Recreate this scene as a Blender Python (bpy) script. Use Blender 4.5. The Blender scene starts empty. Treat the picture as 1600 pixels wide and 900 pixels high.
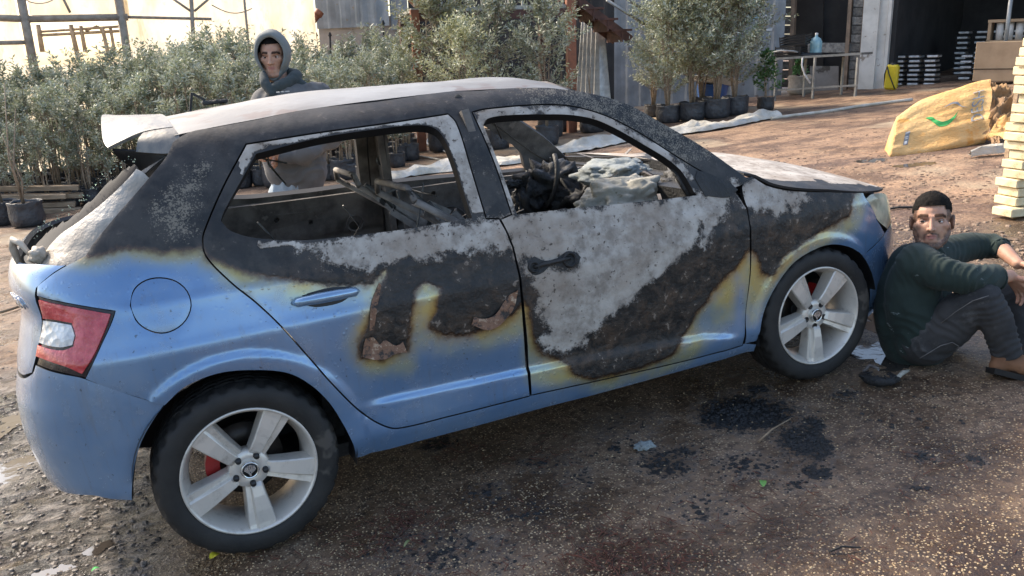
import bpy, bmesh, math, random
import numpy as np
from mathutils import Vector, Matrix, noise as mnoise
from mathutils.geometry import delaunay_2d_cdt
R=math.radians
scn=bpy.context.scene
COL=scn.collection
RDOOR=[(1.036,0.3),(1.037,0.451),(1.035,0.681),(1.035,0.824),(1.027,0.917),(1.006,0.984),(0.957,0.992),(0.948,1.177),(0.944,1.336),(0.927,1.365),(0.682,1.36),(0.452,1.358),(0.203,1.351),(0.102,1.233),(0.019,1.116),(0.001,1.079),(-0.0,1.03),(0.055,0.941),(0.118,0.864),(0.18,0.774),(0.245,0.659),(0.314,0.535),(0.388,0.419),(0.447,0.354),(0.512,0.316),(0.706,0.307)]
RWIN=[(0.906,1.004),(0.671,1.006),(0.491,1.014),(0.32,1.026),(0.162,1.059),(0.089,1.094),(0.067,1.128),(0.083,1.155),(0.225,1.318),(0.447,1.342),(0.676,1.346),(0.794,1.342),(0.85,1.329),(0.876,1.299),(0.89,1.23),(0.899,1.094)]
FDOOR=[(1.042,0.302),(1.047,0.449),(1.042,0.68),(1.039,0.823),(1.031,0.911),(1.012,0.981),(1.059,0.991),(1.045,1.163),(1.024,1.326),(1.021,1.361),(1.08,1.366),(1.317,1.355),(1.445,1.331),(1.568,1.28),(1.687,1.202),(1.831,1.088),(1.931,1.014),(2.037,0.948),(2.089,0.85),(2.088,0.732),(2.091,0.566),(2.069,0.371),(2.063,0.253),(1.695,0.263)]
FWIN=[(1.079,0.988),(1.32,0.973),(1.599,0.952),(1.87,0.935),(1.859,0.949),(1.817,1.05),(1.674,1.169),(1.532,1.265),(1.431,1.301),(1.3,1.321),(1.145,1.335),(1.07,1.332),(1.044,1.312)]
FARCH=[(2.13,0.261),(2.159,0.38),(2.225,0.487),(2.323,0.576),(2.459,0.616),(2.552,0.613),(2.657,0.578),(2.732,0.524),(2.798,0.415),(2.826,0.279),(2.902,0.169)]
RARCH=[(-0.371,0.337),(-0.339,0.412),(-0.301,0.487),(-0.263,0.541),(-0.213,0.6),(-0.145,0.647),(-0.037,0.667),(0.075,0.65),(0.173,0.614),(0.238,0.555),(0.29,0.475),(0.324,0.388),(0.348,0.303),(0.354,0.261)]
DITCH=[(0.03,1.409),(0.131,1.417),(0.261,1.425),(0.444,1.439),(0.697,1.437),(0.977,1.443),(1.091,1.433),(1.211,1.43),(1.37,1.413),(1.523,1.379),(1.677,1.317),(1.82,1.217),(1.97,1.11),(2.137,0.963)]
QUART=[(0.03,1.409),(-0.077,1.356),(-0.218,1.289),(-0.343,1.2),(-0.421,1.111),(-0.424,1.083),(-0.475,1.061),(-0.582,1.007)]
TL=[(-0.591,0.978),(-0.463,0.952),(-0.328,0.916),(-0.382,0.828),(-0.441,0.725),(-0.526,0.745),(-0.654,0.764)]
FEND=[(2.073,0.955),(2.163,0.967),(2.231,0.918),(2.357,0.878),(2.564,0.842),(2.836,0.805),(2.796,0.779),(2.865,0.789),(2.862,0.674),(2.985,0.596),(2.946,0.586),(2.741,0.522),(3.09,0.186)]
HEAT=[(-0.406,1.09),(-0.273,1.095),(-0.128,1.07),(-0.004,1.056),(0.004,1.025),(0.081,0.972),(0.193,0.928),(0.331,0.887),(0.422,0.855),(0.5,0.857),(0.558,0.885),(0.53,0.83),(0.474,0.732),(0.432,0.672),(0.422,0.613),(0.501,0.591),(0.581,0.598),(0.607,0.702),(0.646,0.796),(0.691,0.818),(0.738,0.785),(0.701,0.705),(0.678,0.667),(0.716,0.622),(0.812,0.597),(0.926,0.611),(0.992,0.636),(1.042,0.675),(1.066,0.649),(1.07,0.547),(1.112,0.454),(1.212,0.392),(1.227,0.339),(1.325,0.305),(1.535,0.283),(1.688,0.314),(1.771,0.383),(1.815,0.456),(1.902,0.535),(2.015,0.614),(2.084,0.692),(2.125,0.657),(2.152,0.559),(2.212,0.547),(2.296,0.624),(2.401,0.661),(2.539,0.702),(2.642,0.734),(2.674,0.777),(2.723,0.813)]
TINT=[(-0.408,1.065),(-0.26,1.063),(-0.129,1.046),(-0.01,1.032),(-0.007,1.002),(0.055,0.941),(0.183,0.88),(0.32,0.837),(0.443,0.804),(0.464,0.779),(0.407,0.701),(0.388,0.621),(0.451,0.553),(0.587,0.533),(0.63,0.601),(0.711,0.569),(0.832,0.54),(0.986,0.554),(1.045,0.566),(1.047,0.449),(1.045,0.372),(1.182,0.31),(1.329,0.262),(1.578,0.22),(1.774,0.267),(1.882,0.329),(1.985,0.39),(2.018,0.525),(2.068,0.542),(2.093,0.366),(2.156,0.438),(2.24,0.535),(2.397,0.605),(2.543,0.635),(2.706,0.679),(2.762,0.743),(2.8,0.802)]
ASHR=[(0.362,0.988),(0.37,0.949),(0.424,0.918),(0.488,0.904),(0.557,0.911),(0.639,0.911),(0.748,0.892),(0.792,0.917),(0.837,0.9),(1.017,0.879),(1.021,0.954),(0.966,0.977),(0.668,0.995),(0.36,1.013),(0.295,1.01)]
ASHF=[(1.024,0.976),(1.318,0.966),(1.597,0.945),(1.853,0.93),(1.999,0.933),(2.008,0.875),(1.935,0.823),(1.861,0.747),(1.871,0.847),(1.844,0.838),(1.804,0.77),(1.754,0.727),(1.697,0.694),(1.636,0.664),(1.56,0.634),(1.515,0.578),(1.426,0.552),(1.362,0.532),(1.293,0.455),(1.208,0.449),(1.133,0.478),(1.116,0.51),(1.15,0.541),(1.116,0.6),(1.105,0.641),(1.089,0.731),(1.133,0.754),(1.073,0.782),(1.037,0.835)]
ASHD=[(2.068,0.943),(2.163,0.941),(2.307,0.886),(2.421,0.836),(2.335,0.81),(2.134,0.829),(2.095,0.867)]
SPK=[(-0.15,1.26),(0.089,1.345),(0.111,1.312),(0.03,1.183),(-0.013,1.062),(-0.106,1.075),(-0.211,1.134),(-0.226,1.191)]
CHARHOLE=[(1.068,0.836),(1.175,0.821),(1.282,0.816),(1.295,0.781),(1.254,0.75),(1.136,0.773),(1.074,0.775)]
RGLASS=[(-0.354,1.323),(-0.239,1.294),(-0.273,1.249),(-0.333,1.199),(-0.413,1.111),(-0.432,1.078),(-0.493,1.07),(-0.586,1.081),(-0.644,1.089),(-0.627,1.141),(-0.575,1.199),(-0.509,1.246),(-0.434,1.29)]
GLASSD=[(-0.354,1.323),(-0.434,1.29),(-0.509,1.246),(-0.575,1.199),(-0.627,1.141),(-0.644,1.089)]
FLAP=[(-0.276,0.924),(-0.247,0.969),(-0.206,0.989),(-0.158,0.989),(-0.113,0.971),(-0.086,0.937),(-0.084,0.892),(-0.11,0.852),(-0.152,0.83),(-0.196,0.828),(-0.241,0.849),(-0.27,0.881)]
HANDR=[(0.224,0.851),(0.255,0.829),(0.379,0.808),(0.452,0.823),(0.453,0.845),(0.389,0.857),(0.263,0.864)]
HANDF=[(1.075,0.821),(1.083,0.769),(1.136,0.77),(1.178,0.809),(1.293,0.804)]
LCREASE=[(0.455,0.427),(1.043,0.398),(1.537,0.37),(1.723,0.38),(1.85,0.351),(2.042,0.264)]
PEEL1=[(0.432,0.672),(0.422,0.613),(0.501,0.591),(0.581,0.598),(0.565,0.641),(0.508,0.649)]
PEEL2=[(0.807,0.601),(0.926,0.611),(0.992,0.636),(1.037,0.701),(0.969,0.671),(0.891,0.639),(0.81,0.632)]
CREASE=[(-0.436,0.962),(-0.284,0.924),(-0.077,0.921),(0.079,0.916),(1.043,0.884),(1.319,0.878),(1.95,0.864)]
RBUMP=[(-0.371,0.337),(-0.394,0.297),(-0.517,0.334)]
BADGE=[(-0.789,0.982),(-0.694,0.922),(-0.785,0.97),(-0.654,0.959)]
CAMP=[-0.169672, -3.59877, 1.530125, 1.166224, 0.260485, -0.105273, 1328.170152]
DOWN=(-0.06019167,0.03960031,-0.99740101)
# ---------------------------------------------------------------- frames
# car frame: X forward, Y to the car's left, Z up from the sloping yard; the yard tilts 4 degrees
DOWNV=Vector(DOWN).normalized()
RQ=(-DOWNV).rotation_difference(Vector((0,0,1)))
RM=RQ.to_matrix()
RM4=RM.to_4x4()
# ---------------------------------------------------------------- camera
cx,cy,cz,yaw,pit,rol,FPX=CAMP
_fw=Vector((math.cos(yaw)*math.cos(pit),math.sin(yaw)*math.cos(pit),-math.sin(pit)))
_rt=Vector((math.sin(yaw),-math.cos(yaw),0)); _up=_rt.cross(_fw)
_r2=_rt*math.cos(rol)+_up*math.sin(rol); _u2=-_rt*math.sin(rol)+_up*math.cos(rol)
CAMPOS=RM@Vector((cx,cy,cz)); CR=RM@_r2; CU=RM@_u2; CF=RM@_fw
cam_d=bpy.data.cameras.new('camera'); cam=bpy.data.objects.new('camera',cam_d); COL.objects.link(cam)
cam.matrix_world=Matrix(((CR.x,CU.x,-CF.x,CAMPOS.x),(CR.y,CU.y,-CF.y,CAMPOS.y),(CR.z,CU.z,-CF.z,CAMPOS.z),(0,0,0,1)))
cam_d.sensor_width=36; cam_d.lens=36*FPX/1600; cam_d.clip_end=500; cam_d.clip_start=.05
scn.camera=cam
# ---------------------------------------------------------------- light
SUN_EL=R(40)
_sh=RM@Vector((-.50,.86,0)); SUN_AZ=math.atan2(_sh.y,_sh.x)
world=bpy.data.worlds.new('World'); scn.world=world; world.use_nodes=True
nt=world.node_tree; bg=nt.nodes['Background']
sky=nt.nodes.new('ShaderNodeTexSky'); sky.sky_type='NISHITA'; sky.sun_disc=False
sky.sun_elevation=SUN_EL; sky.sun_rotation=math.pi/2-SUN_AZ; sky.air_density=1.0; sky.dust_density=2.5; sky.ozone_density=.3
nt.links.new(sky.outputs[0],bg.inputs[0]); bg.inputs[1].default_value=.15
sd=bpy.data.lights.new('sun','SUN'); sd.energy=2.5; sd.angle=R(6); sd.color=(1,.88,.72)
sun=bpy.data.objects.new('sun',sd); COL.objects.link(sun)
_ts=Vector((math.cos(SUN_AZ)*math.cos(SUN_EL),math.sin(SUN_AZ)*math.cos(SUN_EL),math.sin(SUN_EL)))
sun.rotation_euler=_ts.to_track_quat('Z','Y').to_euler(); sun.location=_ts*50
vs=scn.view_settings; vs.view_transform='Standard'; vs.look='None'; vs.exposure=1.32; vs.gamma=1
# ---------------------------------------------------------------- geometry helpers
UPN=RM@Vector((0,0,1))            # normal of the yard plane in world axes
def gz(x,y): return -(UPN.x*x+UPN.y*y)/UPN.z
def pray(px,py):
    return (CF+CR*((px-800)/FPX)+CU*((450-py)/FPX)).normalized()
def at(px,py,lift=0):             # ground point seen at a picture point
    d=pray(px,py); t=(UPN*lift-CAMPOS).dot(UPN)/d.dot(UPN); return CAMPOS+d*t
def depth(p): return (p-CAMPOS).dot(CF)
def ppm(p): return FPX/depth(p)   # picture pixels per metre there
def tall(p,py):                   # height above p (vertical) reaching picture row py
    d0=p-CAMPOS
    # solve row(p+h*Z)=py
    k=(450-py)/FPX
    return (k*d0.dot(CF)-d0.dot(CU))/(CU.z-k*CF.z)
def link(o,parent=None):
    COL.objects.link(o)
    if parent is not None: o.parent=parent
    return o
def tag(o,label=None,cat=None,group=None,kind=None):
    if label: o['label']=label
    if cat: o['category']=cat
    if group: o['group']=group
    if kind: o['kind']=kind
    return o
def empty(name,loc=(0,0,0),rz=0,mat=None):
    o=bpy.data.objects.new(name,None); o.empty_display_size=.1; COL.objects.link(o)
    if mat is not None: o.matrix_world=mat
    else:
        o.location=loc; o.rotation_euler=(0,0,rz)
    return o
def mesh_obj(name,verts,faces,mat,parent=None,smooth=True,mats=None,fm=None,attrs=None):
    me=bpy.data.meshes.new(name); me.from_pydata([tuple(v) for v in verts],[],[tuple(f) for f in faces])
    for m in (mats or [mat]): me.materials.append(m)
    if fm is not None: me.polygons.foreach_set('material_index',np.asarray(fm,dtype=np.int32))
    me.polygons.foreach_set('use_smooth',np.full(len(me.polygons),bool(smooth)) if np.isscalar(smooth) else np.asarray(smooth,dtype=bool))
    if attrs:
        for k,v in attrs.items():
            a=me.attributes.new(k,'FLOAT','POINT'); a.data.foreach_set('value',np.asarray(v,dtype=np.float32))
    me.update()
    return link(bpy.data.objects.new(name,me),parent)
class MB:
    """collects simple solids into one mesh"""
    def __init__(s): s.v=[];s.f=[];s.sm=[]
    def add(s,v,f,sm=False):
        n=len(s.v); s.v+=[tuple(a) for a in v]; s.f+=[tuple(i+n for i in q) for q in f]; s.sm+=[sm]*len(f); return s
    def box(s,c,d,M=None,bev=0):
        x,y,z=[a/2 for a in d]; c=Vector(c)
        if bev:
            b=min(bev,x*.9,y*.9,z*.9); vs=[];
            for sx in(-1,1):
                for sy in(-1,1):
                    for sz in(-1,1):
                        vs+=[(sx*(x-b),sy*(y-b),sz*z),(sx*(x-b),sy*y,sz*(z-b)),(sx*x,sy*(y-b),sz*(z-b))]
            bm=bmesh.new()
            for q in vs: bm.verts.new(q)
            bmesh.ops.convex_hull(bm,input=bm.verts)
            bm.verts.index_update(); v=[q.co.copy() for q in bm.verts]; f=[[w.index for w in q.verts] for q in bm.faces]; bm.free()
        else:
            v=[Vector((a*x,b_*y,g*z)) for a in(-1,1) for b_ in(-1,1) for g in(-1,1)]
            f=[(0,1,3,2),(4,6,7,5),(0,4,5,1),(2,3,7,6),(0,2,6,4),(1,5,7,3)]
        if M is not None: v=[M@q for q in v]
        return s.add([q+c for q in v],f)
    def beam(s,a,b,w,h=None,up=(0,0,1)):
        a=Vector(a);b=Vector(b);h=h or w;d=(b-a);L=d.length;d.normalize();u=Vector(up)
        if abs(d.dot(u))>.98:u=Vector((1,0,0))
        x=d.cross(u).normalized();z=x.cross(d)
        v=[a+x*(i*w/2)+z*(j*h/2)+d*(k*L) for k in(0,1) for i,j in((-1,-1),(1,-1),(1,1),(-1,1))]
        return s.add(v,[(0,3,2,1),(4,5,6,7)]+[(i,(i+1)%4,4+(i+1)%4,4+i) for i in range(4)])
    def tube(s,pts,r,n=8,cap=True):
        pts=[Vector(p) for p in pts]; rs=r if hasattr(r,'__len__') else [r]*len(pts)
        v=[];px=None
        for i,p in enumerate(pts):
            d=(pts[min(i+1,len(pts)-1)]-pts[max(i-1,0)]).normalized()
            u=Vector((0,0,1)) if px is None else px
            if abs(d.dot(u))>.97: u=Vector((1,0,0)) if px is None else px
            x=(u-d*u.dot(d)).normalized(); px=x; y=d.cross(x)
            v+=[p+(x*math.cos(2*math.pi*k/n)+y*math.sin(2*math.pi*k/n))*rs[i] for k in range(n)]
        f=[(i*n+k,i*n+(k+1)%n,(i+1)*n+(k+1)%n,(i+1)*n+k) for i in range(len(pts)-1) for k in range(n)]
        s.add(v,f,True)
        if cap and n>2: 
            m=len(s.v)-len(v); s.f+=[tuple(m+k for k in range(n))[::-1],tuple(m+(len(pts)-1)*n+k for k in range(n))]; s.sm+=[False,False]
        return s
    def lathe(s,prof,n=32,M=None,c=(0,0,0),axis='Z',closed=False):
        v=[];c=Vector(c)
        for r,h in prof:
            for k in range(n):
                a=2*math.pi*k/n
                p=Vector((r*math.cos(a),r*math.sin(a),h))
                if axis=='Y': p=Vector((r*math.cos(a),h,r*math.sin(a)))
                if axis=='X': p=Vector((h,r*math.cos(a),r*math.sin(a)))
                if M is not None:p=M@p
                v.append(p+c)
        m=len(prof); rng=range(m) if closed else range(m-1)
        f=[(i*n+k,i*n+(k+1)%n,((i+1)%m)*n+(k+1)%n,((i+1)%m)*n+k) for i in rng for k in range(n)]
        return s.add(v,f,True)
    def prism(s,poly,a,b,M=None,c=(0,0,0)):   # poly in local XZ, extruded along Y a..b
        n=len(poly);c=Vector(c);v=[Vector((x,yy,z)) for yy in(a,b) for x,z in poly]
        if M is not None:v=[M@q for q in v]
        return s.add([q+c for q in v],[tuple(range(n))[::-1],tuple(range(n,2*n))]+[(i,(i+1)%n,n+(i+1)%n,n+i) for i in range(n)])
    def build(s,name,mat,parent=None,smooth=None):
        return mesh_obj(name,s.v,s.f,mat,parent,s.sm if smooth is None else smooth)
def copy_tree(o,parent=None):
    c=o.copy(); COL.objects.link(c)
    if parent is not None: c.parent=parent
    for ch in o.children: copy_tree(ch,c)
    return c
def fbm(v,s=1,o=3): return mnoise.fractal(Vector(v)*s,1,2,o)
# ---------------------------------------------------------------- materials
class NT:
    def __init__(s,name):
        s.m=bpy.data.materials.new(name); s.m.use_nodes=True; s.t=s.m.node_tree
        s.b=s.t.nodes['Principled BSDF']; s.tc=None
    def n(s,ty,**kw):
        q=s.t.nodes.new(ty)
        for k,v in kw.items():
            if k in q.inputs.keys(): s.put(q.inputs[k],v)
            else: setattr(q,k,v)
        return q
    def put(s,inp,v):
        if isinstance(v,bpy.types.NodeSocket): s.t.links.new(v,inp)
        elif isinstance(v,(tuple,list)) and len(v)==3 and inp.type=='RGBA': inp.default_value=(*v,1)
        else: inp.default_value=v
    def co(s,scale=None,rot=None,obj=True,loc=None):
        if s.tc is None: s.tc=s.t.nodes.new('ShaderNodeTexCoord')
        o=s.tc.outputs['Object' if obj else 'Generated']
        if scale is None and rot is None and loc is None: return o
        m=s.t.nodes.new('ShaderNodeMapping'); s.t.links.new(o,m.inputs[0])
        if scale is not None: m.inputs['Scale'].default_value=scale if hasattr(scale,'__len__') else (scale,)*3
        if rot is not None: m.inputs['Rotation'].default_value=rot
        return m.outputs[0]
    def noise(s,scale,detail=4,rough=.55,vec=None,dist=0):
        q=s.n('ShaderNodeTexNoise',Scale=scale,Detail=detail,Roughness=rough,Distortion=dist); s.t.links.new(vec if vec is not None else s.co(),q.inputs['Vector']); return q.outputs['Fac']
    def vor(s,scale,feature='F1',vec=None,out='Distance',rand=1):
        q=s.n('ShaderNodeTexVoronoi',Scale=scale,feature=feature,Randomness=rand); s.t.links.new(vec if vec is not None else s.co(),q.inputs['Vector']); return q.outputs[out]
    def math(s,op,a,b=0,c=0,clamp=False):
        q=s.t.nodes.new('ShaderNodeMath'); q.operation=op; q.use_clamp=clamp
        s.put(q.inputs[0],a); s.put(q.inputs[1],b); s.put(q.inputs[2],c); return q.outputs[0]
    def mix(s,f,a,b):
        q=s.t.nodes.new('ShaderNodeMix'); q.data_type='RGBA'; s.put(q.inputs[0],f); s.put(q.inputs[6],a); s.put(q.inputs[7],b); return q.outputs[2]
    def ss(s,v,a,b,x=0,y=1):
        q=s.t.nodes.new('ShaderNodeMapRange'); q.interpolation_type='SMOOTHSTEP'; s.put(q.inputs[0],v)
        for i,w in enumerate((a,b,x,y)): s.put(q.inputs[i+1],w)
        return q.outputs[0]
    def attr(s,name):
        q=s.t.nodes.new('ShaderNodeAttribute'); q.attribute_name=name; return q.outputs['Fac']
    def rnd(s):
        return s.t.nodes.new('ShaderNodeObjectInfo').outputs['Random']
    def bump(s,h,strength=.3,dist=.01,nrm=None):
        q=s.n('ShaderNodeBump',Strength=strength,Distance=dist,Height=h)
        if nrm is not None: s.t.links.new(nrm,q.inputs['Normal'])
        return q.outputs[0]
    def out(s,color=None,rough=None,metal=None,normal=None,**kw):
        if color is not None: s.put(s.b.inputs['Base Color'],color)
        if rough is not None: s.put(s.b.inputs['Roughness'],rough)
        if metal is not None: s.put(s.b.inputs['Metallic'],metal)
        if normal is not None: s.put(s.b.inputs['Normal'],normal)
        for k,v in kw.items(): s.put(s.b.inputs[k.replace('_',' ')],v)
        return s.m
def simple(name,c1,c2=None,scale=6,rough=.7,metal=0,bump=.2,bs=None,bd=.01,rnd=0,spots=None,stretch=None,detail=5,**kw):
    t=NT(name); vec=t.co(stretch) if stretch else t.co()
    f=t.noise(scale,detail,.6,vec)
    c=t.mix(t.ss(f,.3,.7),c1,c2 or tuple(x*.6 for x in c1))
    if spots: # (colour, scale, threshold)
        g=t.noise(spots[1],4,.6,vec); c=t.mix(t.ss(g,spots[2],spots[2]+.06),c,spots[0])
    if rnd:
        r=t.math('MULTIPLY_ADD',t.rnd(),2*rnd,1-rnd)
        q=t.n('ShaderNodeVectorMath',operation='SCALE'); t.put(q.inputs[0],c); t.put(q.inputs['Scale'],r); c=q.outputs[0]
    nb=t.bump(t.noise(bs or scale*4,5,.6,vec),bump,bd) if bump else None
    return t.out(c,rough,metal,nb,**kw)
# ================================================================ CAR
def itp(x,xs,ys):
    xs=np.asarray(xs,float);ys=np.asarray(ys,float)
    x=np.clip(np.asarray(x,float),xs[0],xs[-1]); i=np.clip(np.searchsorted(xs,x)-1,0,len(xs)-2)
    h=np.diff(xs);d=np.diff(ys)/h; m=np.empty(len(xs));m[0]=d[0];m[-1]=d[-1]
    for k in range(1,len(xs)-1): m[k]=0 if d[k-1]*d[k]<=0 else 2*d[k-1]*d[k]/(d[k-1]+d[k])
    t=(x-xs[i])/h[i]
    return (2*t**3-3*t**2+1)*ys[i]+(t**3-2*t**2+t)*h[i]*m[i]+(-2*t**3+3*t**2)*ys[i+1]+(t**3-t**2)*h[i]*m[i+1]
WZ=([.10,.18,.25,.32,.40,.50,.60,.70,.76,.80,.88,.95,1.05,1.15,1.25,1.33,1.39,1.43,1.47],
    [.76,.79,.822,.842,.842,.848,.856,.863,.864,.853,.832,.815,.778,.738,.692,.645,.592,.53,.44])
XR=([.15,.25,.35,.50,.60,.66,.74,.82,.90,.98,1.04,1.10,1.2,1.35,1.45],
    [-.58,-.62,-.665,-.685,-.68,-.665,-.645,-.62,-.60,-.618,-.605,-.53,-.43,-.27,-.17])
XF=([.15,.25,.35,.50,.62,.72,.80,.88,.95],
    [3.22,3.28,3.31,3.31,3.28,3.24,3.18,3.08,2.9])
XS,XFS=-.02,2.55
def ctab(n,a,b):
    th=np.linspace(0,np.pi/2,2001); X=a*np.sin(th)**(2/n); Y=b*np.cos(th)**(2/n)
    return np.r_[0,np.cumsum(np.hypot(np.diff(X),np.diff(Y)))],X/a,Y/b
TR=ctab(3.6,.66,.85); TF=ctab(2.7,.76,.84)
UC0=XS-TR[0][-1]; UC1=XFS+TF[0][-1]      # centre lines at tail and nose
def sstep(x,a,b): t=np.clip((x-a)/(b-a),0,1); return t*t*(3-2*t)
def S(u,z,det=True):
    u=np.asarray(u,float);z=np.asarray(z,float);u,z=np.broadcast_arrays(u,z)
    xr=itp(z,*XR);xf=itp(z,*XF);x=u.copy();k=np.ones_like(x)
    m=u<XS;s=XS-u[m];x[m]=XS-(XS-xr[m])*np.interp(s,TR[0],TR[1]);k[m]=np.interp(s,TR[0],TR[2])
    m=u>XFS;s=u[m]-XFS;x[m]=XFS+(xf[m]-XFS)*np.interp(s,TF[0],TF[1]);k[m]=np.interp(s,TF[0],TF[2])
    xc=np.clip(x,-.68,3.3)
    w=itp(z,*WZ);up=np.clip((z-.85)/.5,0,1)
    w=w-.010*((xc-1.2)/1.2)**2-up*.055*np.clip((xc-1.2)/1.0,0,1.6)**2-up*.04*np.clip((.6-xc)/1.0,0,1.5)**2
    if det:
        zc=np.interp(x,[-.42,-.278,.08,1.04,1.95,2.6],[.955,.924,.916,.884,.864,.80])
        dz=z-zc; w=w+.007*np.where(dz<0,np.exp(dz/.05),np.exp(-dz/.010))*sstep(x,-.5,-.3)*sstep(x,2.7,2.4)
        zl=np.interp(x,[.455,1.04,1.54,1.85,2.04],[.427,.398,.37,.345,.30])
        w=w+.012*sstep(z,zl+.012,zl-.004)*sstep(x,.38,.50)*sstep(x,2.08,1.95)-.006*sstep(z,zl+.14,zl+.03)*sstep(x,.4,.6)*sstep(x,2.06,1.9)
        r1=np.hypot(x,z-.31);r2=np.hypot(x-2.48,z-.29)
        w=w+.012*sstep(r1,.415,.395)+.010*sstep(r2,.385,.365)
    return np.stack([x,-w*k,z],-1)
def SN(u,z,det=True):
    e=2e-3;a=S(u+e,z,det)-S(u-e,z,det);b=S(u,z+e,det)-S(u,z-e,det);n=np.cross(a,b);return n/(np.linalg.norm(n,axis=-1,keepdims=True)+1e-12)
def spl(P,step=.014,corner=42,closed=True):
    """resample an outline, curved between its corners"""
    P=[np.array(p,float) for p in P]
    Q=[P[0]]
    for p in P[1:]:
        if np.hypot(*(p-Q[-1]))>1e-4:Q.append(p)
    if closed and np.hypot(*(Q[0]-Q[-1]))<1e-4:Q.pop()
    n=len(Q);cor=[]
    for i in range(n):
        if not closed and i in(0,n-1): cor.append(True);continue
        a=Q[i]-Q[i-1];b=Q[(i+1)%n]-Q[i];c=a@b/np.hypot(*a)/np.hypot(*b);cor.append(c<math.cos(R(corner)))
    out=[]
    for i in range(n if closed else n-1):
        p1,p2=Q[i],Q[(i+1)%n];L=np.hypot(*(p2-p1))
        p0=p1*2-p2 if cor[i] else Q[i-1]; p3=p2*2-p1 if cor[(i+1)%n] else Q[(i+2)%n]
        m1=(p2-p1) if cor[i] else (p2-p0)/(np.hypot(*(p1-p0))+L)*L
        m2=(p2-p1) if cor[(i+1)%n] else (p3-p1)/(np.hypot(*(p3-p2))+L)*L
        k=max(1,int(round(L/step)))
        for j in range(k):
            t=j/k;out.append((2*t**3-3*t**2+1)*p1+(t**3-2*t**2+t)*m1+(-2*t**3+3*t**2)*p2+(t**3-t**2)*m2)
    if not closed: out.append(Q[-1])
    return np.array(out)
def inpoly(pts,poly):
    x=pts[:,0];y=pts[:,1];r=np.zeros(len(pts),bool);n=len(poly)
    for i in range(n):
        x1,y1=poly[i];x2,y2=poly[(i+1)%n]
        if y1==y2: continue
        c=((y1>y)!=(y2>y))&(x<(x2-x1)*(y-y1)/(y2-y1)+x1); r^=c
    return r
def sdist(pts,poly,closed=True):
    """signed distance to an outline, positive inside"""
    pts=np.asarray(pts,float);poly=np.asarray(poly,float);d=np.full(len(pts),9.)
    for i in range(len(poly) if closed else len(poly)-1):
        a=poly[i];b=poly[(i+1)%len(poly)];ab=b-a;t=np.clip(((pts-a)@ab)/(ab@ab+1e-12),0,1)
        d=np.minimum(d,np.hypot(*(pts-a-t[:,None]*ab).T))
    return np.where(inpoly(pts,poly),d,-d) if closed else d
def inset(P,d):
    P=np.asarray(P);a=sum(P[i][0]*P[(i+1)%len(P)][1]-P[(i+1)%len(P)][0]*P[i][1] for i in range(len(P)))
    t=np.roll(P,-1,0)-np.roll(P,1,0);t/=np.hypot(*t.T)[:,None]+1e-12;n=np.stack([-t[:,1],t[:,0]],1)*(1 if a>0 else -1)
    return P+n*d
def tri2d(outer,holes,res):
    loops=[outer]+list(holes);pts=np.concatenate(loops);edges=[];k=0
    for l in loops:
        edges+=[(k+i,k+(i+1)%len(l)) for i in range(len(l))];k+=len(l)
    lo=outer.min(0);hi=outer.max(0);gx=np.arange(lo[0],hi[0],res);gy=np.arange(lo[1],hi[1],res*.87)
    G=np.array([(x+(j%2)*res/2,y) for j,y in enumerate(gy) for x in gx])
    if len(G):
        d=sdist(G,outer);ok=d>res*.5
        for h in holes: ok&=sdist(G,h)<-res*.5
        G=G[ok]
    allp=np.concatenate([pts,G]) if len(G) else pts
    v,e,f,*_=delaunay_2d_cdt([Vector(p) for p in allp],edges,[],0,1e-5)
    v=np.array([tuple(p) for p in v]);f=np.array([t for t in f if len(t)==3])
    c=v[f].mean(1);ok=inpoly(c,outer)
    for h in holes: ok&=~inpoly(c,h)
    f=f[ok]
    # drop slivers of zero area, keep orientation counter-clockwise
    a=v[f];ar=np.cross(a[:,1]-a[:,0],a[:,2]-a[:,0]);f=f[np.abs(ar)>1e-9];ar=ar[np.abs(ar)>1e-9]
    f=np.where((ar<0)[:,None],f[:,::-1],f)
    used=np.unique(f);mp=-np.ones(len(v),int);mp[used]=np.arange(len(used))
    return v[used],mp[f]
def thicken(V3,N3,F,thick,lip=.0015,inner_off=None):
    """outer skin + inner skin + side walls; returns verts, faces, material ids, smooth flags, source index"""
    n=len(V3);E={}
    for t in F:
        for i in range(3):
            a,b=int(t[i]),int(t[(i+1)%3]);E[(a,b)]=1
    bd=[(a,b) for (a,b) in E if (b,a) not in E];bset=sorted({a for e in bd for a in e})
    Vo=V3.copy()
    for i in bset: Vo[i]-=N3[i]*lip
    Vi=V3-N3*np.asarray(thick).reshape(-1,1)
    mp={b:k for k,b in enumerate(bset)};m=len(bset)
    verts=np.concatenate([Vo,Vi,Vo[bset],Vi[bset]]) if m else np.concatenate([Vo,Vi])
    faces=[tuple(t) for t in F]+[tuple(int(x)+n for x in t[::-1]) for t in F]
    faces+=[(2*n+mp[b],2*n+mp[a],2*n+m+mp[a],2*n+m+mp[b]) for a,b in bd]
    fm=[0]*len(F)+[1]*len(F)+[2]*len(bd);src=np.r_[np.arange(n),np.arange(n),bset,bset].astype(int)
    return verts,faces,fm,[True]*(2*len(F))+[False]*len(bd),src
HEATP=np.array(HEAT+[(2.9,.84),(3.05,1.1),(3.4,1.7),(-1.6,1.7),(-1.5,1.12),(-.66,1.12)])
TINTP=np.array(TINT+[(2.92,.82),(3.3,1.1),(3.5,1.8),(-1.7,1.8),(-1.6,1.10),(-.66,1.09)])
ASHP=[np.array(p) for p in(ASHR,ASHF,ASHD)]
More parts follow.
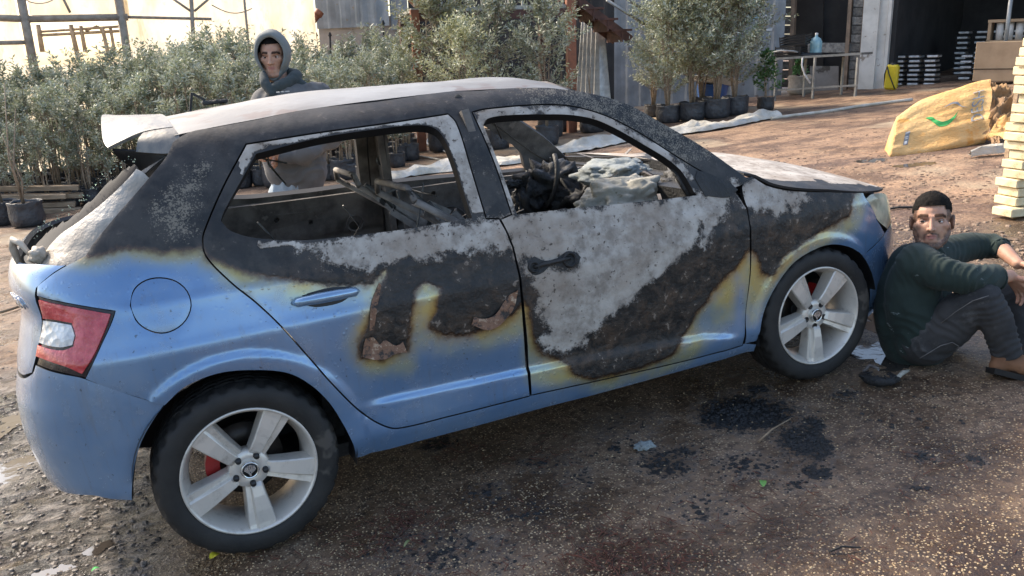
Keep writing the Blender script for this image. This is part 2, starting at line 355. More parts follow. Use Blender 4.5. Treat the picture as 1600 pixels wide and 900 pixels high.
def fields(uv,kind='side'):
    heat=sdist(uv,HEATP);tint=sdist(uv,TINTP);ash=np.max([sdist(uv,p) for p in ASHP],0)
    ash=np.minimum(ash,-sdist(uv,np.array(CHARHOLE)))
    spk=np.clip(sdist(uv,np.array(SPK))*7+.55,0,.95)
    x,z=uv.T
    if kind=='side':
        arc=np.clip((x-.95)/.35,0,1)*np.clip((z-(1.02))/.05,0,1); spk=np.maximum(spk,arc*.85)
        spk=np.maximum(spk,np.clip((z-1.0)/.05,0,1)*(.30+.22*np.clip((x-.85)/.1,0,1)))
    return dict(burnf=heat,tint=tint,ash=ash,speck=spk,rustf=sstep(z,1.0,.90)*sstep(x,.05,.3))
def panel(name,outer,holes,parent,mats,res=.016,gap=.003,thick=.03,off=0,afn=None,corner=42,det=True,step=None,raw=False):
    step=step or res*.9
    o=spl(outer,step,corner) if not raw else np.array(outer,float)
    if gap: o=inset(o,gap)
    hs=[inset(spl(h,step,corner),-g) if g else spl(h,step,corner) for h,g in holes]
    V,F=tri2d(o,hs,res);P=S(V[:,0],V[:,1],det);N=SN(V[:,0],V[:,1],False);P=P+N*off
    # u grows forward, z up: normal of ccw (u,z) must point outwards (-y)
    verts,faces,fm,sm,src=thicken(P,N,F,np.full(len(P),thick))
    at_=(afn or fields)(V)
    return mesh_obj(name,verts,faces,None,parent,sm,mats=mats,fm=fm,attrs={k:v[src] for k,v in at_.items()})
# ---- paint
def paint_mat():
    t=NT('burnt_blue_paint');v=t.co()
    n1=t.noise(55,6,.62);n2=t.noise(9,4,.55);n3=t.noise(170,4,.7);n4=t.noise(24,5,.65);n5=t.noise(3.2,3,.5)
    heat=t.attr('burnf');tint=t.attr('tint');ash=t.attr('ash');spk=t.attr('speck')
    jit=t.math('ADD',t.math('MULTIPLY_ADD',n2,.05,-.025),t.math('MULTIPLY_ADD',n1,.024,-.012))
    h=t.math('ADD',heat,jit);ti=t.math('ADD',tint,t.math('MULTIPLY_ADD',n2,.07,-.035))
    blue=t.mix(t.ss(n5,.3,.7),(.135,.245,.42),(.20,.31,.47))
    dust=t.ss(t.noise(14,6,.7),.45,.75);blue=t.mix(t.math('MULTIPLY',dust,.25),blue,(.33,.32,.30));run=t.ss(t.noise(3.,5,.7,t.co((14,14,.8))),.54,.72);blue=t.mix(t.math('MULTIPLY',run,.30),blue,(.17,.17,.17));spk_=t.ss(t.noise(70,3,.5),.70,.73);blue=t.mix(t.math('MULTIPLY',spk_,.7),blue,(.03,.025,.02))
    yel=t.mix(t.ss(n2,.35,.65),(.47,.41,.15),(.40,.42,.27))
    hm=t.ss(t.noise(6.5,4,.6),.30,.66,.35,1.);c=t.mix(t.math('MULTIPLY',t.math('MULTIPLY',t.ss(ti,-.055,.03),1.),hm),blue,yel)
    c=t.mix(t.math('MULTIPLY',t.math('MULTIPLY',t.ss(h,-.05,-.006),.8),hm),c,(.33,.215,.05))
    c=t.mix(t.ss(h,-.022,.004),c,(.085,.042,.018))
    rf=t.attr('rustf');char=t.mix(t.math('MULTIPLY',t.ss(n4,.40,.60),t.math('MULTIPLY_ADD',rf,.75,.25)),(.0075,.007,.0065),(.048,.034,.024))
    char=t.mix(t.math('MULTIPLY',t.ss(n5,.45,.62),.6),char,(.018,.017,.016))
    rustm=t.math('MULTIPLY',t.ss(t.noise(11,6,.7),.52,.68),t.math('MULTIPLY',rf,.5));char=t.mix(rustm,char,(.105,.062,.036))
    sp=t.ss(t.math('ADD',n3,t.math('MULTIPLY_ADD',n4,.5,-.25)),t.math('MULTIPLY_ADD',spk,-.42,.86),t.math('MULTIPLY_ADD',spk,-.42,.92))
    char=t.mix(t.math('MULTIPLY',t.math('MULTIPLY',t.ss(t.noise(5.5,5,.7),.42,.60),t.math('SUBTRACT',1,rf)),.55),char,(.060,.052,.044));char=t.mix(t.math('MULTIPLY',sp,.75),char,(.235,.20,.15))
    flk=t.ss(t.math('ADD',n4,t.math('MULTIPLY_ADD',n1,.7,-.35)),.66,.69);char=t.mix(t.math('MULTIPLY',flk,t.math('MULTIPLY_ADD',rf,.45,.12)),char,(.30,.24,.19))
    bm=t.ss(h,-.004,.010);c=t.mix(bm,c,char)
    a=t.math('ADD',ash,t.math('ADD',t.math('MULTIPLY_ADD',n4,.11,-.05),t.math('ADD',t.math('MULTIPLY_ADD',n3,.07,-.035),t.math('MULTIPLY_ADD',n2,.10,-.045))))
    am=t.math('MULTIPLY',t.ss(a,-.012,.012),t.ss(h,-.01,.01))
    ac=t.mix(t.ss(n4,.32,.66),(.25,.215,.18),(.43,.385,.335));ac=t.mix(t.ss(n2,.48,.68),ac,(.50,.455,.40));ac=t.mix(t.math('MULTIPLY',t.ss(n5,.50,.62),.5),ac,(.26,.20,.15))
    ac=t.mix(t.ss(n1,.60,.68),ac,(.09,.07,.055))
    c=t.mix(am,c,ac)
    st=t.ss(t.noise(3.,5,.7,t.co((16,16,.7))),.56,.70);c_=None
    rough=t.mix(bm,(.22,.22,.22),(.52,.52,.52));rough=t.mix(am,rough,(.85,.85,.85))
    rough=t.math('ADD',rough,t.math('MULTIPLY_ADD',dust,.14,-.02))
    metal=t.math('MULTIPLY',t.math('SUBTRACT',1,bm,clamp=True),.45)
    hb=t.math('MULTIPLY',t.math('MULTIPLY',t.math('ADD',t.math('MULTIPLY',n4,1.0),t.math('MULTIPLY',n1,.6)),bm),t.math('MULTIPLY_ADD',rf,.75,.18))
    nb=t.bump(t.math('ADD',hb,t.math('MULTIPLY',am,.7)),.8,.008)
    blis=t.math('MULTIPLY',t.ss(t.vor(38),.0,.28,1,0),t.ss(t.math('ADD',heat,t.math('MULTIPLY',n2,.1)),-.16,-.02))
    nb=t.bump(t.math('MULTIPLY',blis,t.math('SUBTRACT',1,bm,clamp=True)),.25,.004,nb)
    nb=t.bump(n5,.10,.05,nb)
    return t.out(c,rough,metal,nb,Coat_Weight=t.math('MULTIPLY',t.math('SUBTRACT',1,bm,clamp=True),.7),Coat_Roughness=.12)
M={}
M['paint']=paint_mat()
M['inner']=simple('burnt_inner_steel',(.20,.175,.15),(.06,.052,.045),7,.75,.1,.5,60,.006,spots=((.19,.165,.14),11,.60))
M['edge']=simple('dark_seam',(.012,.012,.013),None,9,.6,0,0)
M['paleedge']=simple('pale_burnt_edge',(.30,.27,.24),(.08,.07,.06),14,.8,0,.5,50,.006)
M['soot']=simple('soot_black',(.026,.024,.022),(.008,.008,.008),10,.55,0,.7,70,.01)
M['plastic']=simple('black_plastic',(.018,.019,.02),(.01,.01,.011),12,.5,0,.2,120,.003)
M['ashmetal']=simple('ashen_metal',(.33,.30,.27),(.12,.10,.09),9,.8,.1,.6,60,.006,spots=((.03,.027,.025),13,.62))
M['roofash']=simple('burnt_roof_ash',(.29,.28,.262),(.165,.15,.13),2.3,.45,.25,.35,30,.004,spots=((.15,.11,.085),3.5,.58))
M['greymetal']=simple('grey_burnt_metal',(.16,.16,.15),(.05,.048,.045),12,.5,.5,.5,50,.005)
PM=[M['paint'],M['inner'],M['edge']]
car=empty('burnt_car',mat=RM4)
tag(car,'light blue hatchback with its roof, pillars and doors burnt black and ash white','car')
# ---- side frame (quarter, pillars, roof rail, sill)
qr=list(reversed(QUART))
sf=DITCH+[(2.125,.945),(2.06,.935),(2.06,.262),(2.134,.243),(2.134,.206),(1.34,.215),(1.133,.222),(.704,.228),(.353,.236)]+list(reversed(RARCH[5:]))+[(-.213,.600)]+[(-.441,.725),(-.382,.828),(-.328,.916),(-.463,.952),(-.591,.978)]+qr[:-1]
def fr_fields(uv):
    f=fields(uv);x,z=uv.T
    d=sdist(uv,np.array(spl(FDOOR)))
    return f
FLAPP=FLAP
for side in(1,-1):
    pr=empty('side_body' ) if False else None
    M4=Matrix.Diagonal((1,side,1,1))
    objs=[]
    sfo=panel('side_frame',sf,[(RDOOR,.0035),(FDOOR,.0035),(FLAPP,.0025),([(1.025,.312),(1.052,.312),(1.050,.60),(1.047,.915),(1.020,.915),(1.025,.60)],0)],car,PM,gap=.001,thick=.05,corner=40) if side==1 else None
    if side==1:
        objs.append(sfo)
        objs.append(panel('fuel_flap',FLAPP,[],car,PM,gap=.0015,thick=.012))
        def df(uv,hole,edge,pale):
            f=fields(uv);x,z=uv.T
            dh=-sdist(uv,np.array(spl(hole)));de=sdist(uv,np.array(spl(edge)))
            top=np.clip((z-1.02)/.03,0,1)
            if pale: f['ash']=np.where((z>1.02)&(x>.16),np.maximum(f['ash'],.032-.02*np.clip((.45-x)/.2,0,1)),f['ash']); f['ash']=np.where((z>1.02)&(dh<.006),-.05,f['ash'])
            else: f['ash']=np.where(z>1.0,np.where(dh<.030,.006,-.03),f['ash']);f['speck']=np.maximum(f['speck'],top*.8)
            return f
        objs.append(panel('rear_door',RDOOR,[(RWIN,0)],car,PM,res=.013,gap=.002,thick=.045,afn=lambda uv:df(uv,RWIN,RDOOR,True)))
        objs.append(panel('front_door',FDOOR,[(FWIN,0)],car,PM,res=.013,gap=.002,thick=.045,afn=lambda uv:df(uv,FWIN,FDOOR,False)))
        fe=[(2.097,.93),(2.12,.962),(2.163,.967),(2.231,.918),(2.357,.878),(2.564,.842),(2.80,.808),(2.80,.782),(2.865,.70),(2.862,.674),(2.946,.586),(2.741,.522)]+list(reversed(FARCH[:7]))+[(2.075,.255),(2.069,.371),(2.093,.566),(2.094,.732),(2.095,.85)]
        objs.append(panel('front_fender',fe,[],car,PM,gap=.0015,thick=.02))
        SIDE=objs
    else:
        for o in SIDE:
            c=o.copy();COL.objects.link(c);c.matrix_basis=M4@o.matrix_basis;objs.append(c)
FARSIDE=objs
# ---- half-and-half wrapped panels (bumpers, tailgate skin, lamps)
def wrapped(name,outer,mats,afn=None,holes=[],thick=.02,off=0,res=.02,gap=.0015,corner=42,parent=car):
    """outline given for the right half up to the centre line; the left half mirrors it in the same mesh"""
    o=spl(outer,res*.9,corner);o=inset(o,gap) if gap else o
    uc=UC0 if np.mean(o[:,0])<1 else UC1
    o[:,0]=np.maximum(o[:,0],uc) if uc<0 else np.minimum(o[:,0],uc)
    V,F=tri2d(o,[inset(spl(h,res*.9,corner),-.002) for h in holes],res)
    P=S(V[:,0],V[:,1],False);N=SN(np.clip(V[:,0],UC0+.01,UC1-.01),V[:,1],False);P=P+N*off
    P[np.abs(V[:,0]-uc)<2e-3,1]=0
    verts,faces,fm,sm,src=thicken(P,N,F,np.full(len(P),thick))
    a=(afn or fields)(V);n=len(verts)
    v2=verts*np.array([1,-1,1]);f2=[tuple(i+n for i in q[::-1]) for q in faces]
    return mesh_obj(name,np.concatenate([verts,v2]),faces+f2,None,parent,sm+sm,mats=mats,fm=fm+fm,attrs={k:np.r_[w[src],w[src]] for k,w in a.items()})
rb=[(-.213,.600),(-.263,.541),(-.301,.487),(-.339,.412),(-.371,.337),(-.394,.290),(-.46,.305),(-.517,.322),(-.75,.30),(-1.0,.27),(UC0,.26),(UC0,.69),(-1.0,.69),(-.78,.70),(-.672,.735),(-.654,.764),(-.526,.745),(-.441,.725)]
rbo=wrapped('rear_bumper',rb,PM)
def cool(uv): return dict(burnf=np.full(len(uv),-1.),tint=np.full(len(uv),-1.),ash=np.full(len(uv),-1.),speck=np.zeros(len(uv)))
tg=[(-.678,.735),(-.655,.79),(-.602,.975),(-.590,1.00),(-.478,1.063),(-.60,1.068),(-.75,1.065),(-1.0,1.068),(UC0,1.07),(UC0,.70),(-1.0,.70),(-.78,.71)]
tgo=wrapped('tailgate',tg,PM,afn=cool,corner=35)
fb=[(2.741,.522),(2.946,.586),(2.985,.598),(3.12,.61),(3.4,.60),(UC1,.60),(UC1,.22),(3.3,.21),(3.0,.19),(2.902,.175),(2.826,.279),(2.798,.415),(2.732,.524)]
fbo=wrapped('front_bumper',fb,PM,corner=35)
# headlamps and tail lamps
t=NT('headlamp_glass');cc=t.mix(t.ss(t.noise(9),.4,.65),(.62,.60,.44),(.30,.27,.19));M['hlamp']=t.out(cc,.3,.1,t.bump(t.noise(20),.4,.01),Coat_Weight=.6)
hl=[(2.80,.782),(2.865,.792),(3.0,.775),(3.22,.715),(3.18,.635),(2.985,.597),(2.862,.674)]
h0=panel('headlight',hl,[],car,[M['hlamp'],M['plastic'],M['edge']],gap=.002,thick=.03,det=False)
h1=h0.copy();COL.objects.link(h1);h1.matrix_basis=M4
gr=[(3.18,.635),(3.22,.712),(3.4,.72),(UC1,.72),(UC1,.61),(3.4,.61),(3.13,.618)]
gro=wrapped('grille',gr,[M['plastic'],M['plastic'],M['edge']],off=-.012)
# tail lamp: dark back plate, red lens, white lens
TLo=TL
t=NT('lamp_red');f=t.noise(26,4,.6);cc=t.mix(t.ss(f,.35,.7),(.42,.012,.022),(.60,.07,.08));cc=t.mix(t.ss(t.vor(60),.0,.12,.35,0),cc,(.75,.35,.35))
M['red']=t.out(cc,.22,0,t.bump(t.noise(18,4,.6),.6,.02),Coat_Weight=1.,Coat_Roughness=.1)
t=NT('lamp_white');f=t.noise(30);cc=t.mix(t.ss(f,.35,.7),(.72,.72,.70),(.45,.45,.45));M['white_l']=t.out(cc,.25,0,t.bump(t.vor(45),.6,.01),Coat_Weight=.8)
M['smoke']=simple('smoked_lens',(.03,.02,.022),(.012,.01,.011),16,.25,0,.3,40,.01)
tl0=panel('tail_lamp',TLo,[],car,[M['smoke'],M['plastic'],M['edge']],gap=.003,thick=.05,corner=25,off=-.004,det=False)
redp=[(-.582,.966),(-.463,.942),(-.345,.908),(-.372,.86),(-.405,.80),(-.448,.742),(-.50,.765),(-.60,.785),(-.648,.79),(-.640,.825),(-.52,.815),(-.478,.825),(-.470,.855),(-.482,.892),(-.55,.903),(-.607,.905)]
def bulge(o,amt):
    pass
rl=panel('red_lens',redp,[],tl0,[M['red'],M['red'],M['red']],gap=.001,thick=.015,corner=30,off=.006,det=False,res=.012)
whp=[(-.612,.900),(-.55,.897),(-.486,.888),(-.474,.855),(-.482,.828),(-.53,.822),(-.637,.831)]
wl=panel('clear_lens',whp,[],tl0,[M['white_l']]*3,gap=.001,thick=.015,corner=30,off=.004,det=False,res=.012)
for (a,b) in ((tl0,None),):
    c=a.copy();COL.objects.link(c);c.matrix_basis=M4
    for ch in a.children:
        d=ch.copy();COL.objects.link(d);d.parent=c
# ---- roof, hood: lofts between the two side edges
def loft(name,us,zs,crown,mats,nx=60,ny=33,thick=.012,attrs=None,parent=car,dz=0,wave=0,flat=2.4,inset_y=.003):
    U=np.linspace(us[0],us[-1],nx);Z=itp(U,us,zs);E=S(U,Z,False);C=itp(U,us,crown)
    V=[];T=[]
    for i in range(nx):
        yd=-E[i,1]-inset_y
        for j in range(ny):
            s=-1+2*j/(ny-1);y=s*yd;z=E[i,2]+C[i]*(1-abs(s)**flat)+dz
            if wave: z+=wave*fbm((E[i,0]*2,y*2,3.),1.2,3)*(1-s*s)
            V.append((E[i,0],y,z));T.append((E[i,0],y))
    F=[]
    for i in range(nx-1):
        for j in range(ny-1):
            a=i*ny+j;F+=[(a,a+ny,a+ny+1),(a,a+ny+1,a+1)]
    V=np.array(V);F=np.array(F);N=np.zeros_like(V);fn=np.cross(V[F[:,1]]-V[F[:,0]],V[F[:,2]]-V[F[:,0]])
    for k in range(3): np.add.at(N,F[:,k],fn)
    N/=np.linalg.norm(N,axis=1,keepdims=True)
    if N[:,2].mean()<0: F=F[:,::-1];N=-N
    verts,faces,fm,sm,src=thicken(V,N,F,np.full(len(V),thick))
    T=np.array(T);a=attrs(T) if attrs else cool(T)
    return mesh_obj(name,verts,faces,None,parent,sm,mats=mats,fm=fm,attrs={k:v[src] for k,v in a.items()})
ds=[d for d in DITCH]
rux=[-.01,.03,.131,.261,.444,.697,.977,1.091,1.211,1.37,1.46];ruz=[1.405,1.409,1.417,1.425,1.437,1.441,1.441,1.435,1.428,1.413,1.392]
roof=loft('roof',rux,ruz,[.046,.046,.048,.05,.052,.046,.040,.040,.045,.055,.055],[M['roofash'],M['inner'],M['edge']],nx=70,ny=41,dz=.001,wave=.006)
hux=[2.13,2.18,2.26,2.40,2.60,2.80,2.95,3.10,3.30,3.45];huz=[.985,.972,.925,.884,.848,.815,.796,.78,.745,.728]
def hood_at(T):
    x,y=T.T;a=.09-.35*np.clip(np.abs(y)-.66,0,1)*3;
    return dict(burnf=np.full(len(T),.3),tint=np.full(len(T),.3),ash=np.where(np.abs(y)<.70,.06,-.05)-.35*np.clip(x-2.85,0,1),speck=np.full(len(T),.5))
hood=loft('hood',hux,huz,[.02,.035,.075,.105,.115,.105,.090,.065,.03,.01],PM,nx=70,ny=41,attrs=hood_at,wave=.006,flat=2.0)
print('car skins ok')
# ================================================================ GROUND
def stretch(lo,hi,step,far,g=1.22):
    a=list(np.arange(lo,hi,step));s=step;x=hi
    while x<far[1]: a.append(x);s*=g;x+=s
    a.append(far[1]);s=step;x=lo-step
    while x>far[0]: a.insert(0,x);s*=g;x-=s
    a.insert(0,far[0]);return np.array(a)
gxs=stretch(-2.6,4.6,.035,(-60,160));gys=stretch(-3.6,3.2,.035,(-30,160))
def plxy(px,py): p=at(px,py); return p.x,p.y
SOOT=[(1165,643,.23,.07,1.),(1130,650,.12,.05,1.),(1258,690,.12,.06,1.),(1272,660,.05,.03,1.),(1185,607,.06,.02,1.),(1040,720,.12,.05,.8),(1170,725,.14,.04,.6),(1275,735,.07,.03,.9),(1320,612,.06,.02,.8),(1445,712,.05,.02,.9),(1522,716,.04,.02,.8),(1070,700,.06,.02,.8),
 (760,770,.1,.03,.6),(680,690,.1,.03,.7),(720,868,.20,.06,.5),(640,850,.16,.05,.5),(850,720,.12,.03,.6),(905,745,.08,.03,.6),(1100,790,.15,.05,.5),(1240,755,.06,.02,.7),(980,660,.2,.06,.5)]
SOOTC=[(*plxy(a,b),rx,ry,k) for a,b,rx,ry,k in SOOT]
vu=np.array([CF.x,CF.y]);vu/=np.hypot(*vu)            # the direction away from the camera, used only to turn the spill ellipses
def ground_mesh():
    X,Y=np.meshgrid(gxs,gys,indexing='ij');P=np.stack([X.ravel(),Y.ravel()],1)
    nx,ny=len(gxs),len(gys);Z=np.array([gz(x,y) for x,y in P])
    near=np.exp(-np.maximum(0,np.hypot(P[:,0]-1,P[:,1])-4.5)/3)
    nz=np.array([fbm((x,y,0),1.3,3)*.010+fbm((x,y,4),6,3)*.004 if n>.2 else fbm((x,y,0),.6,3)*.02 for (x,y),n in zip(P,near)])
    rut=np.array([fbm((x*1.4+y*.3,y*7-x*1.5,2),1.,4) if n>.2 else 0 for (x,y),n in zip(P,near)])
    mud=sstep(-P[:,0]+.25*np.array([fbm((x,y,8),1.2,3) for x,y in P]),.25,.55)
    nz+=mud*np.where(near>.2,rut*.014,0)
    nz-=.006
    dirt=sstep(P[:,1]+.12*P[:,0]+.5*np.array([fbm((x,y,5),.8,3) for x,y in P]),1.3,2.2)
    soot=np.zeros(len(P))
    for a,b,rx,ry,k in SOOTC:
        d=P-np.array([a,b]);dv=d@vu;dh=d@np.array([-vu[1],vu[0]])
        r=np.hypot(dh/rx,dv/(ry*3.0));soot=np.maximum(soot,k*(1-sstep(r,.4,1.5)))
    far=sstep(P[:,1],9,12)
    F=np.array([(i*ny+j,(i+1)*ny+j,(i+1)*ny+j+1,i*ny+j+1) for i in range(nx-1) for j in range(ny-1)])
    return np.stack([P[:,0],P[:,1],Z+nz],1),F,dict(mud=mud,dirt=dirt,soot=soot)
def ground_mat():
    t=NT('yard_ground');mud=t.attr('mud');dirt=t.attr('dirt');soot=t.attr('soot')
    big=t.noise(.9,5,.6);mid=t.noise(4.5,6,.65);fin=t.noise(32,6,.65);vf=t.noise(140,4,.6)
    # aggregate concrete, brown and stained
    base=t.mix(t.ss(mid,.36,.64),(.100,.060,.034),(.215,.142,.088));base=t.mix(t.ss(big,.40,.60),(.048,.027,.015),base)
    base=t.mix(t.math('MULTIPLY',t.ss(fin,.48,.62),.7),base,(.035,.023,.017))
    vd=t.n('ShaderNodeTexVoronoi',Scale=95.,Randomness=1.);t.t.links.new(t.co(),vd.inputs['Vector'])
    wht=t.n('ShaderNodeSeparateColor');t.t.links.new(vd.outputs['Color'],wht.inputs[0])
    thr=t.math('MULTIPLY_ADD',mid,-1.0,1.09)
    thr=t.math('ADD',thr,t.math('MULTIPLY_ADD',big,-.7,.35))
    isp=t.math('GREATER_THAN',wht.outputs[0],thr)
    peb=t.math('MULTIPLY',isp,t.ss(vd.outputs['Distance'],.42,.30))
    pc=t.mix(wht.outputs[1],(.54,.42,.27),(.30,.20,.115))
    notdm=t.math('MULTIPLY',t.math('SUBTRACT',1,dirt),t.math('MULTIPLY_ADD',mud,-.75,1))
    base=t.mix(t.math('MULTIPLY',peb,t.math('MULTIPLY_ADD',soot,-.8,1)),base,pc)
    # grey trampled mud at the tail of the car, crease shadows painted darker
    wr=t.math('MULTIPLY',t.math('ABSOLUTE',t.math('SUBTRACT',t.noise(7,8,.72,t.co((1.,1.9,1.),(0,0,R(-18))),.5),.5)),3.2)
    mc=t.mix(t.ss(wr,.03,.30),(.030,.025,.021),(.25,.215,.185));mc=t.mix(t.math('MULTIPLY',peb,.5),mc,(.42,.36,.29))
    c=t.mix(mud,base,mc)
    # dirt yard: orange brown with darker tracks and mulch
    tr=t.noise(1.5,7,.68,t.co((.8,1.25,1.),(0,0,R(-20))),.2)
    dc=t.mix(t.ss(tr,.40,.60),(.13,.075,.046),(.36,.225,.135));dc=t.mix(t.math('MULTIPLY',t.ss(fin,.50,.62),.65),dc,(.075,.045,.030))
    dc=t.mix(t.ss(t.noise(.45,4,.6),.52,.64),dc,(.36,.275,.185));dc=t.mix(t.math('MULTIPLY',t.ss(vf,.60,.66),.6),dc,(.46,.36,.26))
    c=t.mix(dirt,c,dc)
    sm=t.ss(t.math('ADD',soot,t.math('ADD',t.math('MULTIPLY_ADD',fin,1.6,-.85),t.math('MULTIPLY_ADD',mid,1.2,-.62))),.50,.72)
    c=t.mix(sm,c,(.009,.009,.009))
    greyash=t.math('MULTIPLY',t.ss(t.math('ADD',soot,t.math('MULTIPLY_ADD',mid,.8,-.4)),.12,.4),t.ss(fin,.40,.60));c=t.mix(t.math('MULTIPLY',t.math('MULTIPLY',greyash,.35),t.math('SUBTRACT',1,sm)),c,(.20,.165,.135))
    rg=t.math('ADD',t.ss(t.math('ADD',big,t.math('MULTIPLY',mid,.4)),.60,.90,.20,.62),t.math('MULTIPLY_ADD',fin,.35,-.16));rg=t.math('ADD',rg,t.math('MULTIPLY',dirt,.3),clamp=True)
    rg=t.math('SUBTRACT',rg,t.math('MULTIPLY',t.math('MULTIPLY',mud,t.ss(t.noise(2.2,3),.42,.58)),.30),clamp=True)
    hgt=t.math('ADD',t.math('MULTIPLY',peb,.5),t.math('ADD',t.math('MULTIPLY',fin,.9),t.math('MULTIPLY',t.math('MULTIPLY',wr,mud),3.2)))
    nb=t.bump(hgt,.9,.012)
    nb=t.bump(t.math('MULTIPLY',mid,t.math('MULTIPLY_ADD',dirt,2.,.6)),.6,.05,nb)
    return t.out(c,t.math('MAXIMUM',rg,.12),0,nb,Specular_IOR_Level=.5)
gv,gf,ga=ground_mesh()
from mathutils.bvhtree import BVHTree
_bv=BVHTree.FromPolygons([tuple(v) for v in gv],[tuple(int(i) for i in f) for f in gf])
gz_plane=gz
def gh_(x,y):
    h=_bv.ray_cast(Vector((x,y,gz_plane(x,y)+1)),Vector((0,0,-1)),3)[0]
    return h.z if h else gz_plane(x,y)
ground=mesh_obj('ground',gv,gf,ground_mat(),None,True,attrs=ga);tag(ground,kind='structure')
# ================================================================ WHEELS
M['tyre']=simple('tyre_rubber',(.026,.023,.020),(.012,.011,.010),9,.70,0,.35,90,.004,spots=((.07,.06,.05),5,.60))
t=NT('alloy_silver');f=t.noise(7,4,.6);dd=t.ss(t.noise(22,6,.7),.5,.8)
M['alloy']=t.out(t.mix(t.math('MULTIPLY',dd,.75),t.mix(f,(.62,.57,.50),(.70,.65,.58)),(.30,.25,.20)),t.math('MULTIPLY_ADD',dd,.25,.34),.38,t.bump(t.noise(90),.12,.002))
M['disc']=simple('brake_disc',(.075,.06,.05),(.03,.028,.026),8,.45,.6,.1)
M['caliper']=simple('red_caliper',(.42,.02,.018),(.25,.012,.012),12,.4,0,.1)
M['chrome']=simple('chrome',(.70,.70,.68),(.55,.55,.55),12,.16,.9,0)
M['badge_black']=simple('emblem_black',(.012,.014,.012),None,8,.3,0,0)
def tyre_mesh():
    half=[(.2140,.084),(.221,.096),(.236,.1035),(.256,.1065),(.274,.104),(.286,.099),(.2945,.091),(.3000,.080),(.3035,.067),(.3045,.052),(.299,.050),(.299,.043),(.3050,.041),(.3055,.024),(.299,.022),(.299,.015),(.3058,.013)]
    prof=[(r,-y) for r,y in half]+[(r,y) for r,y in reversed(half)];n=150;v=[];m=len(prof)
    for i,(r,y) in enumerate(prof):
        for k in range(n):
            rr=r;ph=(k+(i%3 if r>.30 else 0))%5
            if r>.2925 and ph in(0,1) and abs(y)>.05: rr=r-.011*min(1,(r-.2925)/.004)
            elif r>.3045 and ph==2: rr=r-.005
            a=2*math.pi*k/n;v.append((rr*math.cos(a),y,rr*math.sin(a)))
    f=[(i*n+k,(i+1)*n+k,(i+1)*n+(k+1)%n,i*n+(k+1)%n) for i in range(m-1) for k in range(n)]
    return v,f
